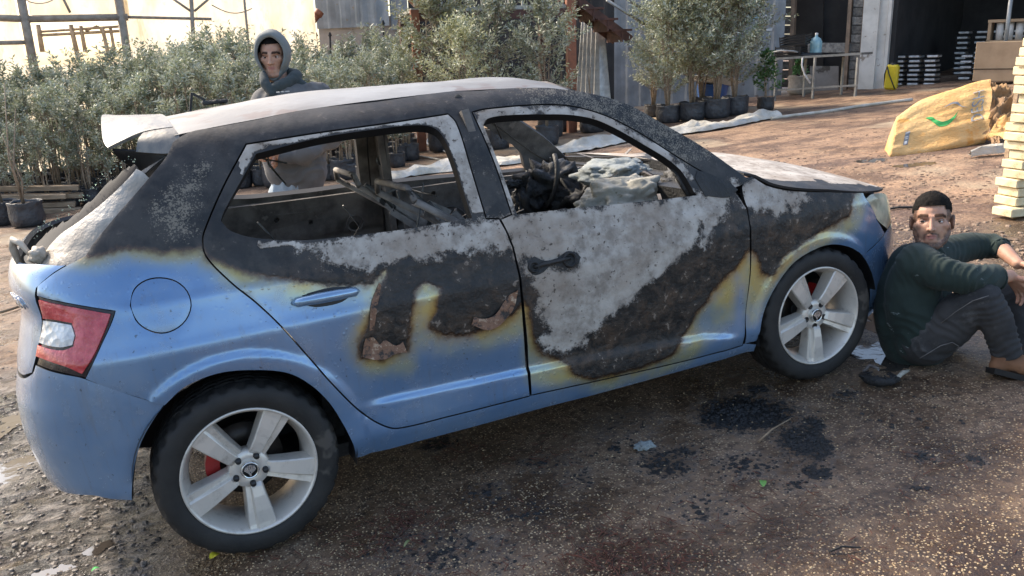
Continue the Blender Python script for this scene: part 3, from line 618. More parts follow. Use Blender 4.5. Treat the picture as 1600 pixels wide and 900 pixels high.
def make_wheel(ang0,caps=True):
    w=empty('wheel');w.parent=car
    v,f=tyre_mesh();ty=mesh_obj('tyre',v,f,M['tyre'],w,True)
    # flat contact patch bulge is left to the raised sidewall rib
    mb=MB();mb.lathe([(.2225,-.0905),(.2225,-.1000),(.2185,-.1020),(.2140,-.0995),(.2105,-.0920),(.2040,-.0780),(.1960,-.0520),(.1880,-.0300),(.1880,.0500),(.2000,.0800),(.2225,.0950),(.2240,.0850),(.2140,.0700)],72,axis='Y');mb.build('rim',M['alloy'],w)
    for s in range(5):
        a=ang0+s*2*math.pi/5;ca,sa=math.cos(a),math.sin(a);mb=MB();rows=[]
        #  r, left edge, ridge, strip, right edge, front depth, strip depth
        for r,l,q,q2,e,d,d2 in((.030,-.020,.004,.008,.020,-.066,-.064),(.052,-.0285,.007,.011,.0285,-.073,-.068),(.066,-.029,.008,.013,.030,-.083,-.070),(.10,-.0320,.0095,.015,.0330,-.0895,-.0765),(.15,-.0385,.0125,.019,.0395,-.0935,-.0845),(.195,-.0435,.0145,.021,.0450,-.0945,-.0895),(.2125,-.0450,.015,.0215,.0470,-.0965,-.0940)):
            pts=[(l-.004,-.03),(l-.001,d+.006),(l+.003,d+.001),(q-.001,d),(q+.001,d+.0015),(q2,d2+.002),(e-.003,d2),(e,d2+.006),(e+.004,-.03)]
            rows.append([(r*ca-o*sa*-1 if False else r*ca+o*sa,y,r*sa-o*ca) for o,y in pts])
        nn=len(rows[0]);vv=[p for r_ in rows for p in r_]
        ff=[(i*nn+j,i*nn+j+1,(i+1)*nn+j+1,(i+1)*nn+j) for i in range(len(rows)-1) for j in range(nn-1)]
        ff+=[tuple(range(nn)),tuple(range((len(rows)-1)*nn,len(rows)*nn))[::-1],]
        mb.add(vv,ff,False);o=mb.build('spoke',M['alloy'],w)
    mb=MB();mb.lathe([(.0,-.069),(.030,-.070),(.036,-.0735),(.062,-.0725),(.068,-.064),(.070,-.03),(.0,-.02)],60,axis='Y');mb.build('hub',M['alloy'],w)
    for s in range(5):
        a=ang0+s*2*math.pi/5;c=(.051*math.cos(a),0,.051*math.sin(a));mb=MB()
        if caps: mb.lathe([(0,-.0905),(.0075,-.0900),(.0095,-.0880),(.0105,-.078),(.0105,-.06)],12,axis='Y',c=c)
        else: mb.lathe([(0,-.0745),(.0105,-.0748),(.0115,-.0762),(.0125,-.0757),(.0130,-.070)],16,axis='Y',c=c)
        mb.build('wheel_bolt',M['plastic'] if caps else M['disc'],w)
    mb=MB();mb.lathe([(.0,-.0865),(.0240,-.0865),(.0255,-.0885),(.0285,-.0880),(.0300,-.0850),(.0300,-.0700)],48,axis='Y');cc=mb.build('centre_cap',M['chrome'],w)
    mb=MB();mb.lathe([(0,-.0872),(.0235,-.0872),(.0235,-.0862)],40,axis='Y');mb.build('cap_disc',M['badge_black'],cc)
    # winged arrow: arrow shaft and head with three feathers and an eye
    sil=[[(-.021,.004),(-.012,.016),(-.008,.013),(-.007,.019),(-.001,.017),(0,.0215),(.006,.018),(.012,.016),(.017,.010),(.019,.003),(.014,-.004),(.006,-.008),(.001,-.012),(.002,-.019),(-.004,-.020),(-.006,-.012),(-.010,-.006),(-.014,-.002)]]
    mb=MB()
    for p in sil: mb.prism(p,-.0872-.0012,-.0872)
    e=mb.build('winged_arrow_emblem',M['chrome'],cc)
    mb=MB();mb.prism([(-.0005+.0022*math.cos(q*math.pi/5),-.006+.0022*math.sin(q*math.pi/5)) for q in range(10)],-.0890,-.0880)
    for q in range(3): mb.prism([(-.005+q*.006,.004+q*.001),(-.0035+q*.006,.004+q*.001),(-.003+q*.0062,.017),(-.0045+q*.0062,.017)],-.0889,-.0880)
    mb.build('emblem_eye',M['badge_black'],cc)
    return w
w=make_wheel(R(-90)+R(2))
w.location=(0,-.747,.303)
fw=make_wheel(R(-90)+R(-4),False);fw.location=(2.47,-.747,.303);fw.rotation_euler=(0,0,R(-2))
for src,x in((w,0),(fw,2.47)):
    c=copy_tree(src,car);c.location=(x,.747,.303);c.rotation_euler=(0,0,R(180))
for x,ca in((0,R(172)),(2.47,R(38))):
    for s in(-1,1):
        y0=s*.70
        mb=MB();mb.lathe([(.02,y0+s*-.01),(.128,y0-s*.01),(.128,y0+s*.012),(.02,y0+s*.012)],48,axis='Y',c=(x,0,.303),closed=True);mb.build('brake_disc',M['disc'],car)
        mb=MB();pr=[];n=9
        for k in range(n):
            a=ca-.42+.84*k/(n-1);pr.append((.135*math.cos(a),.135*math.sin(a)))
        for k in range(n)[::-1]:
            a=ca-.42+.84*k/(n-1);pr.append((.088*math.cos(a),.088*math.sin(a)))
        mb.prism(pr,y0+s*.035-.02,y0+s*.035+.02,c=(x,0,.303));mb.build('brake_caliper',M['caliper'],car)
        # arch liner: curved sheet and inner wall
        mb=MB();n=24;v=[]
        a0,a1=(R(-14),R(172)) if x==0 else (R(8),R(192))
        for k in range(n+1):
            a=a0+(a1-a0)*k/n;r=.350+(.012 if x==0 else -.010)
            for yy in(.842,.50): v.append((x+r*math.cos(a),s*yy,.305+r*math.sin(a)))
        f=[(2*k,2*k+1,2*k+3,2*k+2) for k in range(n)]
        v+=[(x,s*.50,.305)];f+=[(2*k+1,len(v)-1,2*k+3) for k in range(n)]
        f+=[(1,2*n+1,len(v)-1)]
        mb.add(v,f,True);mb.build('arch_liner',M['plastic'],car)
        mb=MB();mb.tube([(x,s*.5,.303),(x,s*.72,.303)],.045,12);mb.build('axle_stub',M['soot'],car)
# ================================================================ CAR INTERIOR AND TRIM
mb=MB();mb.box((.98,0,.235),(2.2,1.44,.05));mb.box((2.10,0,.50),(.05,1.36,.60));mb.box((2.62,0,.45),(.9,.9,.4),bev=.05);mb.box((-.42,0,.46),(.30,.9,.20));mb.box((.35,0,.33),(.10,1.3,.24));mb.build('floor_pan',M['soot'],car)
mb=MB();mb.beam((2.02,-.70,.86),(2.02,.70,.86),.22,.16);mb.beam((2.10,-.68,.93),(2.10,.68,.93),.14,.05);mb.beam((1.86,-.66,.80),(1.86,.66,.80),.05,.05);mb.build('dashboard_frame',M['soot'],car)
# inner skins of the doors on the far side, pressed steel with holes, and dark ones on the near side
def lump_mesh(c,r,seed=0,n=4,amp=.35,sc=3.,sq=(1,1,1),fine=.0):
    bm=bmesh.new();bmesh.ops.create_icosphere(bm,subdivisions=n,radius=1)
    for q in bm.verts:
        d=q.co.normalized();k=1+amp*mnoise.fractal(d*sc*.5+Vector((seed*3.7,seed*1.3,0)),1,2,4)+fine*abs(mnoise.noise(d*sc*3+Vector((seed,0,0))))
        q.co=Vector((d.x*r*sq[0],d.y*r*sq[1],d.z*r*sq[2]))*k+Vector(c)
    v=[q.co.copy() for q in bm.verts];f=[[w_.index for w_ in q.verts] for q in bm.faces];bm.free();return v,f
def inner_door(outline,hole,cuts,side,name):
    ou=spl(outline,.03);lo=[]
    V,F=tri2d(ou,[np.array(c) for c in cuts],.03)
    P=S(V[:,0],V[:,1],False);N=SN(V[:,0],V[:,1],False);P=P-N*.075
    for k,(a,b) in enumerate(V):
        e=.010*math.sin(b*34+math.sin(a*5)*1.2)*(1 if b<.9 else 0)
        P[k,1]+=e
    verts,faces,fm,sm,src=thicken(P,N,F,np.full(len(P),.012))
    if side>0: verts=verts*np.array([1,-1,1]);faces=[q[::-1] for q in faces]
    return mesh_obj(name,verts,faces,M['inner'],car,sm)
def circ(x,z,r,n=20,rz=None): return [(x+r*math.cos(2*math.pi*k/n),z+(rz or r)*math.sin(2*math.pi*k/n)) for k in range(n)]
din_r=[(.09,1.02),(.08,.98),(.30,.62),(.48,.38),(.6,.33),(1.0,.32),(1.0,.985),(.5,1.0)]
din_f=[(1.08,.96),(1.09,.33),(2.0,.32),(2.04,.80),(1.98,.92),(1.6,.945)]
for s in(1,-1):
    inner_door(din_r,None,[circ(.84,.80,.030),circ(.62,.86,.012),circ(.45,.90,.014),circ(.70,.62,.075)],s,'inner_rear_door')
    inner_door(din_f,None,[circ(1.36,.70,.085),circ(1.20,.88,.022),circ(1.29,.90,.016),circ(1.8,.80,.03,rz=.012),circ(1.9,.60,.07),circ(1.60,.86,.02)],s,'inner_front_door')
    mb=MB();v=[]
    # pressed ribs and speaker rings on the inner skin
    y=s*.745
    for cx_,cz_,r_ in((.84,.80,.042),(1.36,.70,.100)):
        mb.tube([(cx_+r_*math.cos(a*math.pi/12),y*.975,cz_+r_*math.sin(a*math.pi/12)) for a in range(25)],.006,6)
    for k in range(4): mb.beam((.20+.03*k,y*.985,.985-.022*k),(.72-.03*k,y*.985,.960-.022*k),.008,.006)
    mb.build('pressed_ribs',M['inner'],car)
# belt mouldings left under the near windows
# B pillar inner with the belt reel slot (far side seen through the rear window)
for s in(1,-1):
    mb=MB();mb.beam((1.02,s*.70,1.02),(.985,s*.595,1.36),.10,.03,up=(1,0,0))
    mb.beam((1.04,s*.755,.35),(1.02,s*.715,1.0),.13,.03,up=(1,0,0));mb.build('pillar_lining',M['inner'],car)
mb=MB()
mb.beam((1.0,.66,1.12),(.985,.605,1.31),.030,.012,up=(1,0,0));mb.tube([(1.005,.675,1.105),(1.005,.655,1.107)],.024,16);mb.tube([(1.005,.66,1.106),(1.005,.645,1.107)],.010,10)
mb.beam((.96,.64,.93),(1.05,.64,.95),.006,.006)
mb.build('belt_anchor',M['greymetal'],car)
# cross beams of roof and the windscreen surround
mb=MB();mb.tube([(1.48,-.55,1.375),(1.50,-.3,1.408),(1.505,0,1.418),(1.50,.3,1.408),(1.48,.55,1.375)],.022,8);mb.tube([(.02,-.50,1.385),(.0,0,1.41),(.02,.50,1.385)],.030,8);mb.tube([(1.0,-.55,1.41),(1.0,0,1.445),(1.0,.55,1.41)],.018,6);mb.build('roof_beam',M['inner'],car)
mb=MB();mb.beam((2.13,-.70,.955),(2.20,0,.985),.12,.04);mb.beam((2.13,.70,.955),(2.20,0,.985),.12,.04);mb.build('scuttle',M['soot'],car)
# hinge-side upright and blistered mirror foot at the front of the near window
mb=MB();mb.tube([(1.86,-.768,.93),(1.845,-.752,.97),(1.815,-.722,1.055)],.012,6);mb.build('quarter_light_post',M['soot'],car)
mirror_base=panel('mirror_base',[(1.90,.925),(2.02,.90),(2.075,.925),(2.045,.955),(1.95,1.012),(1.90,1.03),(1.875,1.0)],[],car,[M['soot']]*3,off=.004,thick=.03,afn=lambda uv:{})
# seat frames
def seat_frame(x,y,lean=.12,sc=1.,twist=0):
    q=empty('seat_frame');q.parent=car;q.location=(x,y,.30);q.rotation_euler=(0,0,twist)
    mb=MB()
    for s in(-1,1):
        mb.tube([(.20,s*.22,0),(.20,s*.22,.16),(-.02,s*.22,.22),(-.06,s*.22,.50),(-.06-lean,s*.21,.76)],.014,8)
        mb.beam((-.02,s*.225,.18),(-.055,s*.225,.50),.10,.008,up=(0,1,0))
    mb.tube([(-.06-lean,-.21,.76),(-.07-lean,-.17,.81),(-.07-lean,.17,.81),(-.06-lean,.21,.76)],.013,8)
    mb.tube([(.20,-.22,.16),(.22,0,.17),(.20,.22,.16)],.012,6)
    mb.build('seat_tubes',M['ashmetal'],q)
    mb=MB()
    for k in range(5): mb.tube([(-.05,-.20,.34+.08*k),(-.075,0,.345+.08*k),(-.06,.20,.34+.08*k)],.0035,5)
    mb.build('seat_springs',M['greymetal'],q)
    return q
seat_frame(1.15,.32,.35,.8);seat_frame(1.20,-.34,.38,twist=.06)
# bent brackets of the rear backrest, seen over the door sill
def bracket(pts,w,name='seat_bracket'):
    q=empty(name);q.parent=car;mb=MB();pts=[Vector(p) for p in pts]
    for i in range(len(pts)-1):
        w0=w*(1-.25*i);mb.beam(pts[i],pts[i+1],w0,.010,up=(0,1,0))
        mb.beam(pts[i]+Vector((0,.02,.0)),pts[i+1]+Vector((0,.02,.0)),.008,.05,up=(0,1,0))
    mb.build('bracket_plate',M['ashmetal'],q)
    mb=MB();a,b=pts[-2],pts[-1];mb.tube([a,(a+b)/2+Vector((-.01,0,.03)),b,b+Vector((-.05,0,.055))],.010,7);mb.build('bracket_tube',M['greymetal'],q)
bracket([(1.06,.05,.78),(.97,.05,.86),(.86,.05,.955),(.80,.05,1.02)],.085)
bracket([(1.06,-.30,.84),(.99,-.30,.93),(.90,-.30,.985)],.09)
bracket([(1.00,-.36,.88),(.93,-.36,.96),(.88,-.36,1.01)],.04)
mb=MB()
for k in range(26):
    rr=random.Random(k);x=rr.uniform(.2,1.0);y=rr.uniform(-.6,.6)
    mb.tube([(x,y,.5+rr.random()*.2),(x+rr.uniform(-.1,.1),y+rr.uniform(-.1,.1),.62+rr.random()*.15),(x+rr.uniform(-.2,.2),y+rr.uniform(-.2,.2),.55)],.005,5)
o=mb.build('seat_wires',M['greymetal'],car);o['kind']='stuff'
for k in range(9):
    rr=random.Random(200+k);x=rr.uniform(.25,1.9);y=rr.uniform(-.3,.55);mb=MB();z=rr.uniform(1.34,1.40) if k<4 else rr.uniform(.95,1.02);mb.tube([(x,y,z),(x+rr.uniform(-.05,.1),y+.03,z-.12),(x+rr.uniform(-.1,.1),y+rr.uniform(-.1,.1),z-rr.uniform(.15,.28))],.004,5);mb.build('hanging_cable',M['greymetal'],car)
mb=MB();rr=random.Random(5)
for k in range(60):
    x=rr.uniform(.15,1.9);y=rr.uniform(-.55,.6);L=rr.uniform(.04,.18);a=rr.uniform(0,6.3);z=rr.uniform(.68,.84)
    mb.beam((x,y,z),(x+L*math.cos(a),y+L*math.sin(a),z+rr.uniform(-.05,.08)),rr.uniform(.006,.04),.004)
mb.build('cabin_debris',M['ashmetal'],car)['kind']='stuff'
v,f=lump_mesh((.55,0,.42),.40,5,4,.5,4,(1.1,1.5,.45),.2);mesh_obj('burnt_upholstery',v,f,M['soot'],car,True)
# deflated airbag cloth, melted steering column, scorched dashboard debris
def cloth_mat(name,a,b):
    t=NT(name);f=t.noise(7,5,.65);c=t.mix(t.ss(f,.35,.65),a,b);c=t.mix(t.ss(t.noise(18,5,.7),.60,.70),c,(.16,.14,.09))
    return t.out(c,.8,0,t.bump(t.noise(22,6,.7),.6,.03))
M['bag']=cloth_mat('airbag_cloth',(.31,.29,.235),(.42,.40,.34));M['bag2']=cloth_mat('blue_grey_cloth',(.19,.215,.215),(.32,.34,.325))
def crumple(c,r,seed,sq,mat,name,parent=car,amp=.30,sc=4.5):
    bm=bmesh.new();bmesh.ops.create_icosphere(bm,subdivisions=5,radius=1)
    for q in bm.verts:
        d=q.co.normalized();n1=mnoise.noise(d*sc*.4+Vector((seed,0,0)));rd=abs(mnoise.noise(d*sc*.8+Vector((0,seed,0))));r3=abs(mnoise.noise(d*sc*2+Vector((0,seed,4))))
        k=1+amp*n1-amp*.9*(.25-rd)-.10*(.2-r3)
        q.co=Vector((d.x*r*sq[0],d.y*r*sq[1],d.z*r*sq[2]))*k+Vector(c)
    v=[q.co.copy() for q in bm.verts];f=[[w_.index for w_ in q.verts] for q in bm.faces];bm.free()
    return mesh_obj(name,v,f,mat,parent,True)
crumple((1.80,-.36,.865),.165,2,(1.25,.9,.72),M['bag'],'airbag')
crumple((1.98,.02,.945),.14,7,(1.2,1.3,.50),M['bag2'],'airbag')
crumple((1.95,-.30,.86),.10,9,(.9,.8,.9),M['bag2'],'airbag')
def char(c,r,seed,sq,name='charred_lump',mat=None):
    v,f=lump_mesh(c,r,seed,4,.6,5.5,sq,.35);return mesh_obj(name,v,f,mat or M['soot'],car,True)
char((1.78,.32,.90),.12,3,(1.3,.9,.8),'steering_column');char((1.66,.30,.84),.085,4,(1.0,.8,1.1));char((1.60,.28,.80),.06,6,(.8,.8,1.4));char((1.56,.30,.93),.035,8,(1.6,.7,.6));char((1.9,.2,.80),.14,11,(1,1,.8));char((2.06,-.45,.90),.10,12,(.8,1.4,.7));char((2.03,-.58,.86),.09,13,(.8,1,1));char((1.70,0,.66),.20,14,(1.3,1.,.6))
mb=MB();mb.tube([(1.74+.12*math.cos(a*.35)*.35,.33+.17*math.sin(a*.35),.93+.16*math.cos(a*.35)) for a in range(4,17)],.013,7);mb.build('steering_wheel',M['soot'],car)
mb=MB();rr=random.Random(4)
for k in range(34):
    x=rr.uniform(1.85,2.15);y=rr.uniform(-.6,.5);z=rr.uniform(.90,.98);a=rr.uniform(0,6.3);L=rr.uniform(.05,.16)
    mb.beam((x,y,z),(x+L*math.cos(a),y+L*math.sin(a),z+rr.uniform(-.03,.05)),rr.uniform(.006,.022),.004)
mb.build('dashboard_debris',M['ashmetal'],car)['kind']='stuff'
# door handles
rh=empty('door_handle');rh.parent=car
def handle_pts(u0,u1,z0,z1,dy,n=12):
    out=[]
    for k in range(n+1):
        q=k/n;u=u0+(u1-u0)*q;z=z0+(z1-z0)*q;p=S(u,z);nn=SN(u,z,False);out.append(Vector(p+nn*(dy*math.sin(math.pi*min(1,max(0,q)))**.5+.002)))
    return out
M['handle']=simple('handle_paint',(.30,.42,.56),(.22,.34,.50),6,.14,.6,0)
mb=MB();pts=handle_pts(.228,.452,.838,.835,.030);mb.tube(pts,[.006]+[.0165]*3+[.0185]*5+[.0165]*3+[.005],14);mb.build('handle_grip',M['handle'],rh)
sc_=panel('handle_recess',[(.262,.862),(.36,.868),(.43,.858),(.44,.835),(.39,.808),(.30,.808),(.262,.825)],[],rh,[M['plastic']]*3,off=.0015,thick=.004,afn=lambda uv:{},res=.02)
fh=empty('handle_opening');fh.parent=car
panel('charred_recess',HANDF[:2]+[(1.10,.762),(1.136,.768),(1.17,.79),(1.235,.765),(1.285,.772),(1.30,.795),(1.285,.818),(1.235,.826),(1.20,.812),(1.15,.812),(1.11,.835)],[],fh,[M['soot']]*3,off=.002,thick=.004,afn=lambda uv:{},res=.02)
def rings(cu,cz,r,h=.014):
    p=S(cu,cz);mb=MB();mb.lathe([(r*.45,.012),(r*.6,-.002),(r*.8,-h),(r*1.0,-h*.6),(r*1.1,.004)],22,axis='Y',c=p,M=Matrix.Rotation(-.2,3,'X'));return mb
rings(1.248,.795,.030).build('latch_bowl',M['soot'],fh);rings(1.098,.795,.022).build('lock_barrel',M['soot'],fh)
mb=MB();mb.tube(handle_pts(1.10,1.25,.795,.800,.008,6),.008,8);mb.build('charred_bar',M['soot'],fh)
# burnt access cover on the front door, peeled paint tongues of the rear door
def curl(name,poly,lift,mat,seed=1):
    o=spl(poly,.012,60);V,F=tri2d(o,[],.012);P=S(V[:,0],V[:,1]);N=SN(V[:,0],V[:,1],False)
    d=sdist(V,o);zt=V[:,1].max();w_=(zt-V[:,1])/(zt-V[:,1].min())
    P=P+N*(.004+lift*w_**2+.006*np.array([abs(mnoise.noise(Vector((a*40,b*40,seed)))) for a,b in V])).reshape(-1,1)
    verts,faces,fm,sm,src=thicken(P,N,F,np.full(len(P),.002));return mesh_obj(name,verts,faces,mat,car,sm)
t=NT('peeled_paint');f=t.noise(34,5,.7);cc=t.mix(t.ss(f,.36,.5),(.020,.016,.013),(.20,.10,.055));cc=t.mix(t.ss(f,.55,.64),cc,(.42,.30,.20));M['peel']=t.out(cc,.6,0,t.bump(f,.7,.01))
curl('peeled_paint',[(.445,.672),(.435,.650),(.424,.613),(.46,.598),(.50,.591),(.54,.600),(.578,.596),(.572,.632),(.545,.625),(.51,.655),(.49,.64),(.47,.672)],.022,M['peel'])
curl('peeled_paint',[(.826,.640),(.88,.612),(.93,.617),(.98,.648),(1.0,.668),(1.024,.725),(.99,.715),(.96,.690),(.92,.655),(.88,.650),(.84,.665)],.026,M['peel'],3)
curl('peeled_paint',[(.46,.70),(.48,.78),(.525,.85),(.53,.84),(.50,.77),(.475,.70)],.010,M['peel'],5)
# ---- tailgate opening: ashen frame sheet with the remains of the glass
def rg_f(uv): return {}
t=NT('ashen_sheet');f=t.noise(3.5,5,.6);cc=t.mix(t.ss(f,.35,.62),(.44,.42,.38),(.30,.26,.21));cc=t.mix(t.ss(t.noise(5.5,5,.7),.60,.68),cc,(.26,.20,.15));cc=t.mix(t.ss(t.noise(30,4,.7),.68,.72),cc,(.05,.045,.04));M['ashsheet']=t.out(cc,.45,.1,t.bump(t.noise(6,5),.5,.05))
rgp=[(-.222,1.292),(-.273,1.249),(-.333,1.197),(-.413,1.108),(-.432,1.074),(-.50,1.066),(-.60,1.066),(-.69,1.068),(-.70,1.118),(-.67,1.148),(-.585,1.183),(-.50,1.226),(-.45,1.256),(-.365,1.309),(-.338,1.328),(-.28,1.315)]
panel('tailgate_frame',rgp,[],car,[M['ashsheet']]*3,gap=0,thick=.02,off=-.016,afn=rg_f,det=False)
t=NT('smoked_glass');M['dglass']=t.out((.008,.009,.012),.65,0,None,Specular_IOR_Level=.2)
t=NT('glass_crumb');M['crumb']=t.out((.32,.42,.34),.15,0,None,Transmission_Weight=.4)
jag=[];rr=random.Random(9)
base=[(-.36,1.345),(-.47,1.332),(-.55,1.295),(-.60,1.25),(-.68,1.205),(-.84,1.165),(-.98,1.142),(-1.04,1.10)]
for i in range(len(base)-1):
    for k in range(5):
        q=k/5;jag.append((base[i][0]+(base[i+1][0]-base[i][0])*q+rr.uniform(-.008,.008),base[i][1]+(base[i+1][1]-base[i][1])*q+rr.uniform(-.008,.008)))
gl=[(-.325,1.328),(-.36,1.305),(-.45,1.250),(-.50,1.220),(-.585,1.177),(-.67,1.142),(-.695,1.112),(-.70,1.07),(-1.02,1.07)]+jag[::-1]
gl_o=panel('rear_glass_shard',gl,[],car,[M['dglass']]*3,gap=0,thick=.006,off=-.024,afn=rg_f,det=False,step=.011,corner=5)
mb=MB()
for a,b in jag[::1]:
    p=Vector(S(a,b,False));
    for k in range(3):
        q=p+Vector([rr.uniform(-.009,.009) for _ in range(3)]);v,f=lump_mesh(q,rr.uniform(.001,.0028),rr.random()*9,1,.5);mb.add(v,f)
mb.build('glass_crumbs',M['crumb'],gl_o)['kind']='stuff'
# melted wiper and trim blob at the glass foot
t=simple('melted_trim',(.52,.45,.36),(.30,.24,.18),9,.6,0,.6,40,.01);M['melt']=t
mb=MB();p0=Vector(S(-.80,1.065,False));p1=Vector(S(-.74,1.12,False));mb.tube([p0+Vector((0,0,-.01)),p0+Vector((-.008,0,.045)),p0+Vector((.0,-.01,.072)),p0+Vector((.02,-.03,.06)),p0+Vector((.045,-.05,.012))],[.010,.013,.012,.010,.007],9)
v,f=lump_mesh(Vector(S(-.68,1.075,False))+Vector((.02,0,.01)),.026,3,3,.6,5,(1,1,1),.3);mb.add(v,f,True);mb.build('melted_wiper',M['melt'],car)
mb=MB();pz=Vector(S(-.80,.90,False));mb.add([pz+Vector(q) for q in((0,0,0),(.035,-.04,0),(.03,-.035,-.17),(.0,-.002,-.22),(.006,.004,0),(.041,-.036,0),(.036,-.031,-.17),(.006,.002,-.22))],[(0,1,2,3),(7,6,5,4),(0,4,5,1),(1,5,6,2),(2,6,7,3),(3,7,4,0)]);mb.build('hanging_trim',M['soot'],car)
# spoiler
sp=empty('spoiler');sp.parent=car
t=NT('scorched_spoiler');f=t.noise(4,5,.65,t.co((6,1.5,1)));cc=t.mix(t.ss(f,.35,.65),(.11,.112,.112),(.20,.185,.16));cc=t.mix(t.ss(t.noise(7,5,.7,t.co((1,4,1))),.60,.70),cc,(.25,.21,.15));M['spoil']=t.out(cc,.45,.25,t.bump(t.noise(5,4),.4,.03))
def slab(name,rows,mat,th=.012,parent=None,sub=6):
    """rows of matching points lofted to a smooth sheet with thickness"""
    rows=[[Vector(p) for p in r] for r in rows];m=len(rows);n=len(rows[0])
    def cr(a,b,c,d,t): return .5*((2*b)+(c-a)*t+(2*a-5*b+4*c-d)*t*t+(3*b-a-3*c+d)*t**3)
    def dens(L):
        o=[]
        for i in range(len(L)-1):
            a=L[max(i-1,0)];b=L[i];c=L[i+1];d=L[min(i+2,len(L)-1)]
            for k in range(sub): o.append(cr(a,b,c,d,k/sub))
        return o+[L[-1]]
    G=[dens(r) for r in rows];G=list(zip(*[dens(list(c)) for c in zip(*G)]));m=len(G);n=len(G[0])
    V=np.array([tuple(p) for r in G for p in r]);F=np.array([t_ for i in range(m-1) for j in range(n-1) for t_ in((i*n+j,(i+1)*n+j,(i+1)*n+j+1),(i*n+j,(i+1)*n+j+1,i*n+j+1))])
    N=np.zeros_like(V);fn=np.cross(V[F[:,1]]-V[F[:,0]],V[F[:,2]]-V[F[:,0]])
    for k in range(3): np.add.at(N,F[:,k],fn)
    N/=np.linalg.norm(N,axis=1,keepdims=True)+1e-12
    verts,faces,fm,sm,src=thicken(V,N,F,np.full(len(V),th));return mesh_obj(name,verts,faces,mat,parent,sm)
slab('spoiler_blade',[[(-.005,.50,1.422),(-.10,.49,1.445),(-.19,.47,1.468),(-.215,.46,1.473)],[(-.01,.2,1.452),(-.11,.2,1.462),(-.20,.19,1.468),(-.225,.19,1.470)],[(-.01,-.2,1.452),(-.11,-.2,1.450),(-.20,-.2,1.435),(-.225,-.2,1.430)],[(-.01,-.40,1.435),(-.11,-.40,1.430),(-.20,-.42,1.405),(-.222,-.42,1.398)],[(-.005,-.485,1.420),(-.10,-.47,1.415),(-.19,-.49,1.388),(-.212,-.49,1.380)]],M['spoil'],.012,sp)
slab('spoiler_end',[[(-.005,-.487,1.418),(-.05,-.475,1.417),(-.10,-.472,1.413)],[(.005,-.535,1.395),(-.05,-.525,1.395),(-.12,-.50,1.392)],[(.012,-.575,1.352),(-.04,-.565,1.345),(-.13,-.51,1.362)]],M['spoil'],.012,sp)
slab('spoiler_underside',[[(-.205,-.488,1.378),(-.14,-.50,1.368),(-.05,-.55,1.345)],[(-.19,-.46,1.345),(-.13,-.48,1.325),(-.07,-.53,1.30)],[(-.16,-.42,1.31),(-.13,-.45,1.29),(-.10,-.49,1.27)]],M['plastic'],.010,sp)
slab('melted_strip',[[(-.03,-.560,1.345),(-.06,-.555,1.33)],[(-.10,-.555,1.305),(-.125,-.54,1.30)],[(-.16,-.545,1.265),(-.185,-.535,1.268)],[(-.20,-.545,1.255),(-.215,-.535,1.262)]],M['greymetal'],.008,sp)
# burnt bracket left lying on the roof
rbk=empty('roof_antenna_remains');rbk.parent=car;mb=MB()
mb.beam((.100,.10,1.462),(.120,.10,1.535),.012,.010);mb.beam((.120,.10,1.532),(.165,.10,1.500),.016,.010);mb.box((.20,.10,1.490),(.10,.035,.018),bev=.005);mb.build('antenna_base',M['soot'],rbk)
# badge on the tailgate
def text_mesh(name,body,size,depth,mat,font_w=1.,parent=None):
    cu=bpy.data.curves.new('letters','FONT');cu.body=body;cu.size=size;cu.extrude=depth;cu.offset=.0;cu.resolution_u=3
    tmp=bpy.data.objects.new('letters',cu);dg=bpy.context.evaluated_depsgraph_get()
    COL.objects.link(tmp);dg.update();me=bpy.data.meshes.new_from_object(tmp.evaluated_get(dg));bpy.data.objects.remove(tmp);me.materials.clear();me.materials.append(mat);me.name=name
    return me
me=text_mesh('badge_lettering','FABIA',.052,.0025,M['chrome'])
co=np.empty(len(me.vertices)*3);me.vertices.foreach_get('co',co);co=co.reshape(-1,3)
U0=-.875;uu=U0+co[:,0]*1.25;zz=.928+co[:,1]+.0*co[:,0];P=S(uu,zz,False);N=SN(uu,zz,False);P=P+N*(.004+co[:,2:3])
me.vertices.foreach_set('co',P.ravel());me.update();link(bpy.data.objects.new('badge_lettering',me),car)
# ================================================================ BACKGROUND
def onwall(px,py,A,n):
    d=pray(px,py);t=(A-CAMPOS).dot(n)/d.dot(n);return CAMPOS+d*t
class Wall:
    """vertical plane through two ground points"""
    def __init__(s,A,B):
        s.A=A.copy();s.B=B.copy();s.e=Vector((B.x-A.x,B.y-A.y,0)).normalized();s.n=Vector((s.e.y,-s.e.x,0))
        if s.n.dot(CAMPOS-A)<0:s.n=-s.n
    def p(s,px,py,off=0): return onwall(px,py,s.A,s.n)+s.n*off
    def h(s,px,base=None): pass
def gp(v,lift=0): return Vector((v.x,v.y,gz(v.x,v.y)+lift))
M['wood']=simple('weathered_timber',(.42,.30,.19),(.24,.165,.10),5,.8,0,.4,40,.006,rnd=.15,stretch=(1,6,6))
M['palewood']=simple('pale_sawn_timber',(.74,.64,.42),(.58,.47,.28),7,.8,0,.5,30,.006,rnd=.12,spots=((.42,.30,.16),9,.6))
M['tin']=simple('corrugated_tin',(.26,.275,.29),(.17,.18,.19),2.2,.5,.35,.3,14,.01,spots=((.13,.11,.10),3,.62))
M['tin2']=simple('pale_tin',(.25,.28,.31),(.16,.18,.20),2.0,.5,.25,.3,14,.01,spots=((.20,.17,.14),3,.64))
M['rust']=simple('orange_brown_paint',(.30,.11,.055),(.17,.065,.035),6,.6,.1,.3,30,.005,rnd=.1)
M['rustd']=simple('dark_rusty_steel',(.12,.055,.04),(.06,.03,.024),6,.7,.2,.3)
M['galv']=simple('galvanised_tube',(.36,.36,.34),(.24,.24,.23),9,.45,.5,.2)
